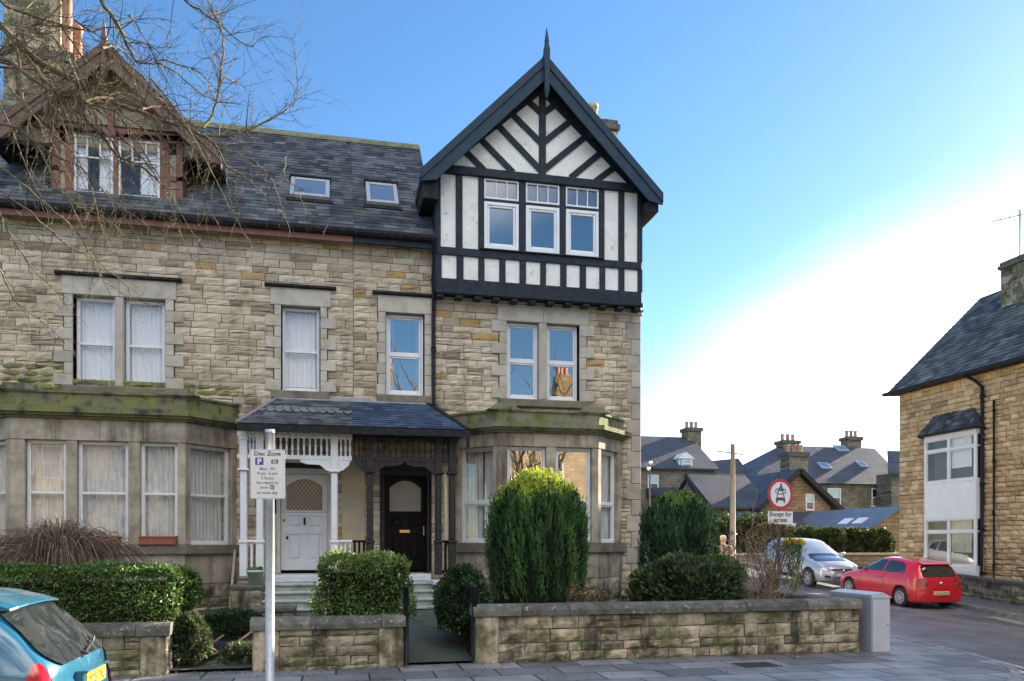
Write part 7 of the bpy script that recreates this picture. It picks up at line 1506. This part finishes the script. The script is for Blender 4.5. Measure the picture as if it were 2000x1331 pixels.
# grey utility cabinet
x0, x1, y0, y1, zc0, zc1 = 8.90, 9.26, 11.86, 13.0, -0.07, 0.90
CA = empty('utility_cabinet', ((x0+x1)/2, (y0+y1)/2, zc0), 'plain pale grey utility cabinet with a pitched lid at the end of the long wall', 'cabinet')
CABM = mat('cabinet_grey_paint', (0.46, 0.47, 0.53), 0.5, c2=(0.40, 0.41, 0.46), scale=3, bump=0.03)
b = MB(); b.cbox(TY(y0+0.0), x0, x1, zc0-0.05, zc1, -(y1-y0), 0, 0.008); b.build('body', CABM, CA)
b = MB(); xm = (x0+x1)/2; A = [(x0-0.012, zc1+0.0), (x1+0.012, zc1+0.0), (x1+0.012, zc1+0.02), (xm+0.02, zc1+0.10), (x0-0.012, zc1+0.055)]; b.prism(None, [Vector((u, y0-0.012, v)) for u, v in A], [Vector((u, y1+0.012, v)) for u, v in A]); b.build('lid', CABM, CA)
b = MB(); b.box(x0+0.012, x1-0.012, y0-0.004, y0-0.0005, zc0+0.05, zc0+0.056); b.box(x0+0.015, x0+0.021, y0-0.004, y0-0.0005, zc0+0.05, zc1-0.03); b.box(x0-0.004, x0-0.0005, y0+0.03, y1-0.03, zc0+0.05, zc0+0.056); b.box(x0-0.004, x0-0.0005, (y0+y1)/2-0.003, (y0+y1)/2+0.003, zc0+0.05, zc1-0.02); b.lathe((x1-0.05, y0-0.002, 0.45), [(0.012, 0.002), (0.012, -0.008), (0, -0.008)], 10, axis='y'); b.build('door_seam', PIPEG, CA)
# telegraph pole
tp = D(1431, 1080, 37); TPX = empty('telegraph_pole', (tp.x, tp.y, zg(tp.x, tp.y)), 'tall weathered wooden telegraph pole between the far houses', 'pole'); b = MB()
zt = D(1431, 868, 37).z; b.tube([(tp.x, tp.y, 0), (tp.x, tp.y, zt*0.5), (tp.x, tp.y, zt)], [0.145, 0.13, 0.10], 10); b.build('pole', mat('weathered_pole_wood', (0.46, 0.40, 0.29), 0.9, c2=(0.3, 0.26, 0.19), scale=3, stretch=(5, 5, .5)), TPX); b = MB(); b.bar((tp.x-0.75, tp.y, zt-0.35), (tp.x+0.75, tp.y, zt-0.5), 0.04, 0.05)
for k_ in range(4): b.lathe((tp.x-0.6+0.4*k_, tp.y, zt-0.38), [(0.02, -0.03), (0.025, 0.03), (0.01, 0.06), (0, 0.06)], 8)
for k_ in range(5): b.tube([(tp.x-0.2, tp.y-0.1, 2.2+k_*0.05), (tp.x, tp.y-0.25, 2.3), (tp.x+0.2, tp.y-0.1, 2.2)], 0.015, 4)
b.build('crossarm', PIPEG, TPX)
lp = D(1269, 1000, 30); LP_ = empty('lamp_post', (lp.x, lp.y, zg(lp.x, lp.y)), 'thin dark post topped by two small white globes beside the house corner', 'post'); b = MB(); zl1 = D(1269, 905, 30).z; b.tube([(lp.x, lp.y, 0), (lp.x, lp.y, zl1)], 0.035, 8); b.build('pole', PIPEG, LP_); b = MB()
for dz in (0.0, -0.22): b.lathe((lp.x-(0.05 if dz else -0.03), lp.y, zl1+dz), [(0, -0.08), (0.06, -0.05), (0.08, 0.02), (0.05, 0.08), (0, 0.09)], 10)
b.build('globe', UPVC, LP_)
gp = D(1390, 1040, 27); GP = empty('gatepost', (gp.x, gp.y, zg(gp.x, gp.y)), 'white painted gatepost with a pointed cap left of the standing person', 'post'); b = MB(); zz1 = D(1390, 1008, 27).z; b.cbox(TY(gp.y), gp.x-0.11, gp.x+0.11, 0, zz1-0.2, -0.22, 0, 0.01); b.cbox(TY(gp.y+0.03), gp.x-0.16, gp.x+0.16, zz1-0.2, zz1-0.1, -0.22, 0.06, 0.01); A = [Vector((gp.x+i*0.13, gp.y+0.11+j*0.13, zz1-0.1)) for i, j in ((-1, -1), (1, -1), (1, 1), (-1, 1))]; b.prism(None, A, [Vector((gp.x, gp.y+0.11, zz1+0.12))+0.02*(p-Vector((gp.x, gp.y+0.11, p.z))) for p in A]); b.build('post', STEPT, GP)
# garden gates, standing open (seen edge-on)
def gate(x, y, lab, h=1.12, L=0.92, rz=0.0):
    r = empty('garden_gate', (x, y, 0.05), lab, 'gate'); b = MB(); d = Vector((math.sin(rz), math.cos(rz), 0)); o = Vector((x, y, 0.0))
    for z_ in (0.14, 0.62, h-0.06): b.bar(o+Vector((0, 0, z_)), o+d*L+Vector((0, 0, z_)), 0.035, 0.035)
    for k_ in range(8): p = o+d*(L*k_/7); b.bar(p+Vector((0, 0, 0.08)), p+Vector((0, 0, h+(0.05 if k_ in (0, 7) else -0.02))), 0.03 if k_ in (0, 7) else 0.018, 0.03 if k_ in (0, 7) else 0.018, up=Vector((0, 1, 0)))
    b.build('gate_leaf', PIPE, r); b = MB(); b.tube([(x, y-0.04, 0), (x, y-0.04, h+0.06)], 0.038, 8); b.lathe((x, y-0.04, h+0.06), [(0.045, -0.01), (0.045, 0.02), (0, 0.05)], 8); b.build('post', PIPE, r)
gate(X(793, 12.0), 12.0, 'black iron gate standing open on the left side of the right-hand path', rz=R(3)); gate(X(926, 11.98), 11.98, 'black iron gate standing open against the end of the long wall', rz=R(4), L=0.9)
# white flowerpot, window boxes, stake, rubble sacks, cone
r = empty('plant_pot', (X(499, 16.3), 16.3, 1.02), 'pale green plastic plant pot with a thin stem beside the white porch', 'plant pot'); b = MB(); cx = X(499, 16.3); z0 = 1.02; 
b.lathe((cx, 16.3, z0), [(0, 0), (0.12, 0), (0.155, 0.24), (0.175, 0.24), (0.175, 0.29), (0.15, 0.29), (0.14, 0.24), (0, 0.24)], 16); b.build('pot', mat('pale_green_plastic', (0.50, 0.60, 0.50), 0.5, c2=(0.42, 0.52, 0.43), scale=6), r)
b = MB(); g = random.Random(3); b.tube([(cx-0.02, 16.3, z0+0.2), (cx-0.01, 16.3, z0+0.8)], 0.013, 5, 0)
for k_ in range(260): p = Vector((cx+g.uniform(-.13, .13), 16.3+g.uniform(-.1, .1), z0+0.28+g.uniform(0, .05))); leaf(b, p, (rv(g)+Vector((0, 0, .6))).normalized(), rv(g), .05, .014, g.random(), 1)
b.build('plant', [TWIGD, L_PRIV], r)
def wbox(px0, px1, lab, Y=16.98):
    x0, x1 = X(px0, Y), X(px1, Y); z0 = 1.80; r = empty('window_box', ((x0+x1)/2, Y, z0), lab, 'window box', 'terracotta window boxes on the bay sill'); b = MB()
    b.cbox(TY(Y-0.02), x0, x1, z0, z0+0.17, -0.16, 0, 0.012); b.cbox(TY(Y-0.03), x0-0.015, x1+0.015, z0+0.14, z0+0.18, -0.18, 0.005, 0.008); b.build('box', TERRA, r); b = MB(); g = random.Random(int(px0))
    for k_ in range(14): p = Vector((g.uniform(x0+.05, x1-.05), Y+0.05, z0+0.15)); twigs(b, p, p+Vector((g.uniform(-.06, .06), 0, g.uniform(.08, .28))), 3, g, .003, 0, .1, 1, sides=3, seg=4)
    b.build('dead_stems', TWIGT, r)
wbox(272, 343, 'terracotta window box on the bay sill, the one right of the bare shrub'); wbox(188, 233, 'terracotta window box on the bay sill, half hidden behind the bare shrub')
r = empty('wooden_stake', (X(450, 16.6), 16.6, 0.4), 'bare wooden stake leaning against the wall between left bay and white porch', 'stake'); b = MB(); b.bar(P(449, 1190, 16.4), P(459, 1075, 17.1), 0.05, 0.04); b.build('stake', WOOD, r)
r = empty('wooden_stake', (X(880, 16.4), 16.4, 0.6), 'pale wooden batten standing between the two right-hand black porch posts', 'stake'); b = MB(); b.bar(Vector((X(873, 16.9), 16.9, 1.06)), Vector((X(870, 16.9), 16.9, 3.3)), 0.06, 0.03, up=Vector((0, 1, 0))); b.build('stake', mat('pale_batten', (0.60, 0.52, 0.40), 0.8, c2=(0.5, 0.43, 0.33), scale=6), r)
r = empty('debris_heap', (-1.75, 13.2, 0.1), 'dark heap of garden netting and broken slate on the left path', 'debris'); b = MB(); g = random.Random(9)
SACK = mat('dark_netting', (0.012, 0.011, 0.018), 0.8, c2=(0.035, 0.035, 0.045), scale=14, bump=0.6); vs = []; NN = 18
for j in range(NN):
    for i in range(NN):
        u, v = i/(NN-1)*2-1, j/(NN-1)*2-1; h = max(0, 1-u*u-v*v)**0.5; p = Vector((-1.70+u*0.50+v*0.15, 13.25+v*0.55, 0.06+0.20*h*(1+0.6*noise.noise(Vector((u*3, v*3, 1))))+0.06*noise.noise(Vector((u*6, v*6, 4)))+0.13*max(0, u*0.6+v*0.8))); vs.append(p)
b.add(vs, [(j*NN+i, j*NN+i+1, (j+1)*NN+i+1, (j+1)*NN+i) for j in range(NN-1) for i in range(NN-1)], 0, .5, True); b.build('netting', SACK, r); b = MB()
for a, c_ in (((-2.05, 12.75, 0.16), (-1.70, 12.95, 0.42)), ((-1.98, 12.62, 0.13), (-1.62, 12.8, 0.2)), ((-2.1, 12.9, 0.4), (-1.7, 12.75, 0.14)), ((-1.62, 12.85, 0.22), (-1.2, 13.1, 0.52))): b.bar(a, c_, 0.035, 0.02)
b.build('broken_slat', WOOD, r)
spray((-1.62, 13.9, 0.42), 0.62, 0.5, 0.28, 3500, L_IVY, 'dark weedy ground plants at the back of the left path before the steps', 41, 'weed', 'plant', 0.1, 0.06, 0.0, 0.3, core=0.5)
spray((-1.42, 12.75, 0.14), 0.30, 0.55, 0.16, 1800, L_JUN, 'low dark green plants at the foot of the short wall beside the left path', 42, 'weed', 'plant', 0.0, 0.05, 0.0, 0.5, core=0.3)
for (cx_, cy_, w_, d_, h_, lab) in ((-1.28, 13.0, 0.35, 0.25, 0.45, ''),): pass
r = empty('step_stone', (-1.9, 14.7, 0.2), 'worn stone slab step across the left path below the bay', 'step'); b = MB(); b.cbox(TY(14.45), -2.6, -1.25, 0.2, 0.56, -0.5, 0, 0.02, 0, .4); b.build('slab', STONE_DK, r)
# small litter of dead leaves along the foot of the walls
b = MB(); g = random.Random(15)
for k_ in range(1500):
    x = g.uniform(-6, 8.6); y = 11.88-abs(g.gauss(0, 0.10 if k_ % 4 else 0.9)); leaf(b, Vector((x, y, zg(x, y)+0.012+g.random()*.02)), Vector((g.uniform(-1, 1), g.uniform(-1, 1), g.uniform(-.1, .3))).normalized(), Vector((0, 0, 1)), g.uniform(.02, .06), .014, g.random())
tag(b.build('dead_leaves', L_BRN), kind='stuff')
# ------------------------------------------------------------------ the person on the side pavement
def skin(name, V_, E_, Rad, root, m, sub=2, rootv=0):
    me = bpy.data.meshes.new(name); me.from_pydata([tuple(v) for v in V_], E_, []); o = bpy.data.objects.new(name, me); COL.objects.link(o)
    sm = o.modifiers.new('s', 'SKIN'); sm.use_smooth_shade = True
    for i, r_ in enumerate(Rad): d = me.skin_vertices[0].data[i]; d.radius = (r_, r_) if not hasattr(r_, '__len__') else r_; d.use_root = (i == rootv)
    s2_ = o.modifiers.new('u', 'SUBSURF'); s2_.levels = sub; s2_.render_levels = sub
    bpy.context.view_layer.update(); nm = bpy.data.meshes.new_from_object(o.evaluated_get(bpy.context.evaluated_depsgraph_get())); bpy.data.objects.remove(o)
    nm.materials.clear(); nm.materials.append(m); n_ = bpy.data.objects.new(name, nm); COL.objects.link(n_); n_.parent = root
    for p in nm.polygons: p.use_smooth = True
    return n_
pp = D(1412, 1100, 24.5); PS = empty('person', (pp.x, pp.y, zg(pp.x, pp.y)), 'person with white hair in a grey and brown jacket standing beyond the shrubs', 'person', rz=R(-28)); PS.scale = (1.12, 1.05, 1.0)
SKINM = mat('skin', (0.58, 0.42, 0.33), 0.55, c2=(0.54, 0.33, 0.24), scale=20); HAIR = mat('white_hair', (0.85, 0.83, 0.76), 0.8, c2=(0.76, 0.72, 0.64), scale=40, stretch=(1, 1, .2)); JACK = mat('grey_brown_jacket', (0.36, 0.35, 0.31), 0.9, c2=(0.24, 0.17, 0.13), scale=4, bump=0.2, lo=.45, hi=.55); TROU = mat('dark_trousers', (0.06, 0.06, 0.075), 0.9, c2=(0.045, 0.045, 0.055), scale=8); SHOE = mat('brown_shoes', (0.08, 0.05, 0.03), 0.6, c2=(0.06, 0.04, 0.025), scale=9); SCF = mat('brown_scarf', (0.15, 0.085, 0.06), 0.9, c2=(0.11, 0.06, 0.045), scale=12)
# y- is the way the person faces; x is their side
V_ = [(0, 0, .93), (0, 0, 1.08), (0, -.01, 1.25), (0, 0, 1.40), (0, 0, 1.47), (0, -.01, 1.53), (0, -.02, 1.63), (0, -.01, 1.71),
      (.09, 0, .90), (.10, -.01, .50), (.10, .01, .10), (.10, -.10, .03), (.10, -.17, .025), (-.09, 0, .90), (-.10, -.01, .50), (-.10, .01, .10), (-.10, -.10, .03), (-.10, -.17, .025),
      (.17, 0, 1.41), (.23, .01, 1.16), (.20, -.20, 1.06), (.185, -.26, 1.06), (-.17, 0, 1.41), (-.24, .01, 1.15), (-.24, -.06, .91), (-.24, -.08, .84)]
E_ = [(0, 1), (1, 2), (2, 3), (3, 4), (4, 5), (5, 6), (6, 7), (0, 8), (8, 9), (9, 10), (10, 11), (11, 12), (0, 13), (13, 14), (14, 15), (15, 16), (16, 17), (3, 18), (18, 19), (19, 20), (20, 21), (3, 22), (22, 23), (23, 24), (24, 25)]
Rd = [(.15, .10), (.135, .095), (.155, .105), (.12, .08), .055, .06, (.078, .095), (.055, .07), .085, .058, .04, .04, .025, .085, .058, .04, .04, .025, .058, .042, .032, .028, .058, .042, .032, .028]
body = skin('body', V_, E_, Rd, PS, SKINM)
def fingers(c, d, spread, palm, nm):                      # five separate bent fingers on each hand
    vs = [Vector(c)]; es = []; rs = [.028]
    w = Vector(spread); d = Vector(d); pm_ = Vector(palm)
    vs.append(vs[0]+d*.07); es.append((0, 1)); rs.append((.038, .016))
    for k_, (o_, L_) in enumerate(((-.03, .068), (-.01, .076), (.01, .072), (.03, .058))):
        b0 = len(vs); p = vs[1]+w*o_; vs += [p+d*.01, p+d*L_*.55+pm_*.008, p+d*L_*.85+pm_*.03]; es += [(1, b0), (b0, b0+1), (b0+1, b0+2)]; rs += [.0095, .0085, .007]
    b0 = len(vs); vs += [vs[0]+w*-.035+d*.02, vs[0]+w*-.06+d*.05+pm_*.015, vs[0]+w*-.062+d*.075+pm_*.03]; es += [(0, b0), (b0, b0+1), (b0+1, b0+2)]; rs += [.012, .010, .008]
    return skin(nm, vs, es, rs, PS, SKINM, 1)
fingers((.185, -.26, 1.06), (-.1, -1, .05), (1, 0, 0), (0, 0, -1), 'hand'); fingers((-.24, -.08, .84), (0, -.15, -1), (0, -1, 0), (1, 0, 0), 'hand')
jv = [V_[i] for i in (0, 1, 2, 3, 18, 19, 20, 22, 23, 24)]+[(0, 0, .84)]; je = [(0, 1), (1, 2), (2, 3), (3, 4), (4, 5), (5, 6), (3, 7), (7, 8), (8, 9), (0, 10)]
skin('jacket', jv, je, [(.185, .135), (.175, .125), (.185, .135), (.15, .105), .085, .062, .050, .085, .062, .050, (.185, .135)], PS, JACK)
tv = [V_[i] for i in (0, 8, 9, 10, 13, 14, 15)]; te = [(0, 1), (1, 2), (2, 3), (0, 4), (4, 5), (5, 6)]; skin('trousers', tv, te, [(.155, .11), .10, .072, .062, .10, .072, .062], PS, TROU)
for s in (1, -1): skin('shoe', [(s*.10, .05, .045), (s*.10, -.06, .04), (s*.10, -.19, .035)], [(0, 1), (1, 2)], [.045, .045, .035], PS, SHOE)
skin('scarf', [(-.06, 0, 1.47), (0, -.07, 1.46), (.06, 0, 1.47), (0, .06, 1.48), (.03, -.12, 1.34), (.04, -.14, 1.18)], [(0, 1), (1, 2), (2, 3), (1, 4), (4, 5)], [.03, .035, .03, .03, .03, .025], PS, SCF)
h = MB(); h.lathe((0, .005, 1.655), [(0.0, .115), (.045, .108), (.08, .075), (.094, .03), (.092, -.02), (.08, -.06)], 18); h.v = [Vector((v.x*.98, v.y*1.08+(.03 if v.z < 1.69 and v.y < 0 else 0), v.z+(0.035 if v.y < -.04 and v.z < 1.69 else 0))) for v in h.v]; h.build('hair', HAIR, PS, local=True)
f = MB(); f.lathe((0, -.115, 1.63), [(.0, -.02), (.012, -.005), (.015, .02)], 8, 0, axis='y')
for s in (-1, 1): f.lathe((s*.032, -.098, 1.655), [(0, -.012), (.010, -.006), (.011, .004)], 8, 1, axis='y'); f.lathe((s*.083, -.01, 1.64), [(0, -.03), (.014, -.01), (.016, .01), (0, .03)], 8, 0)
f.tbox(lambda u, v, n: Vector((u, -.105-n, v)), -.022, .022, 1.582, 1.588, -.01, 0.006, 2); f.build('face', [SKINM, INK, SCF], PS, local=True)
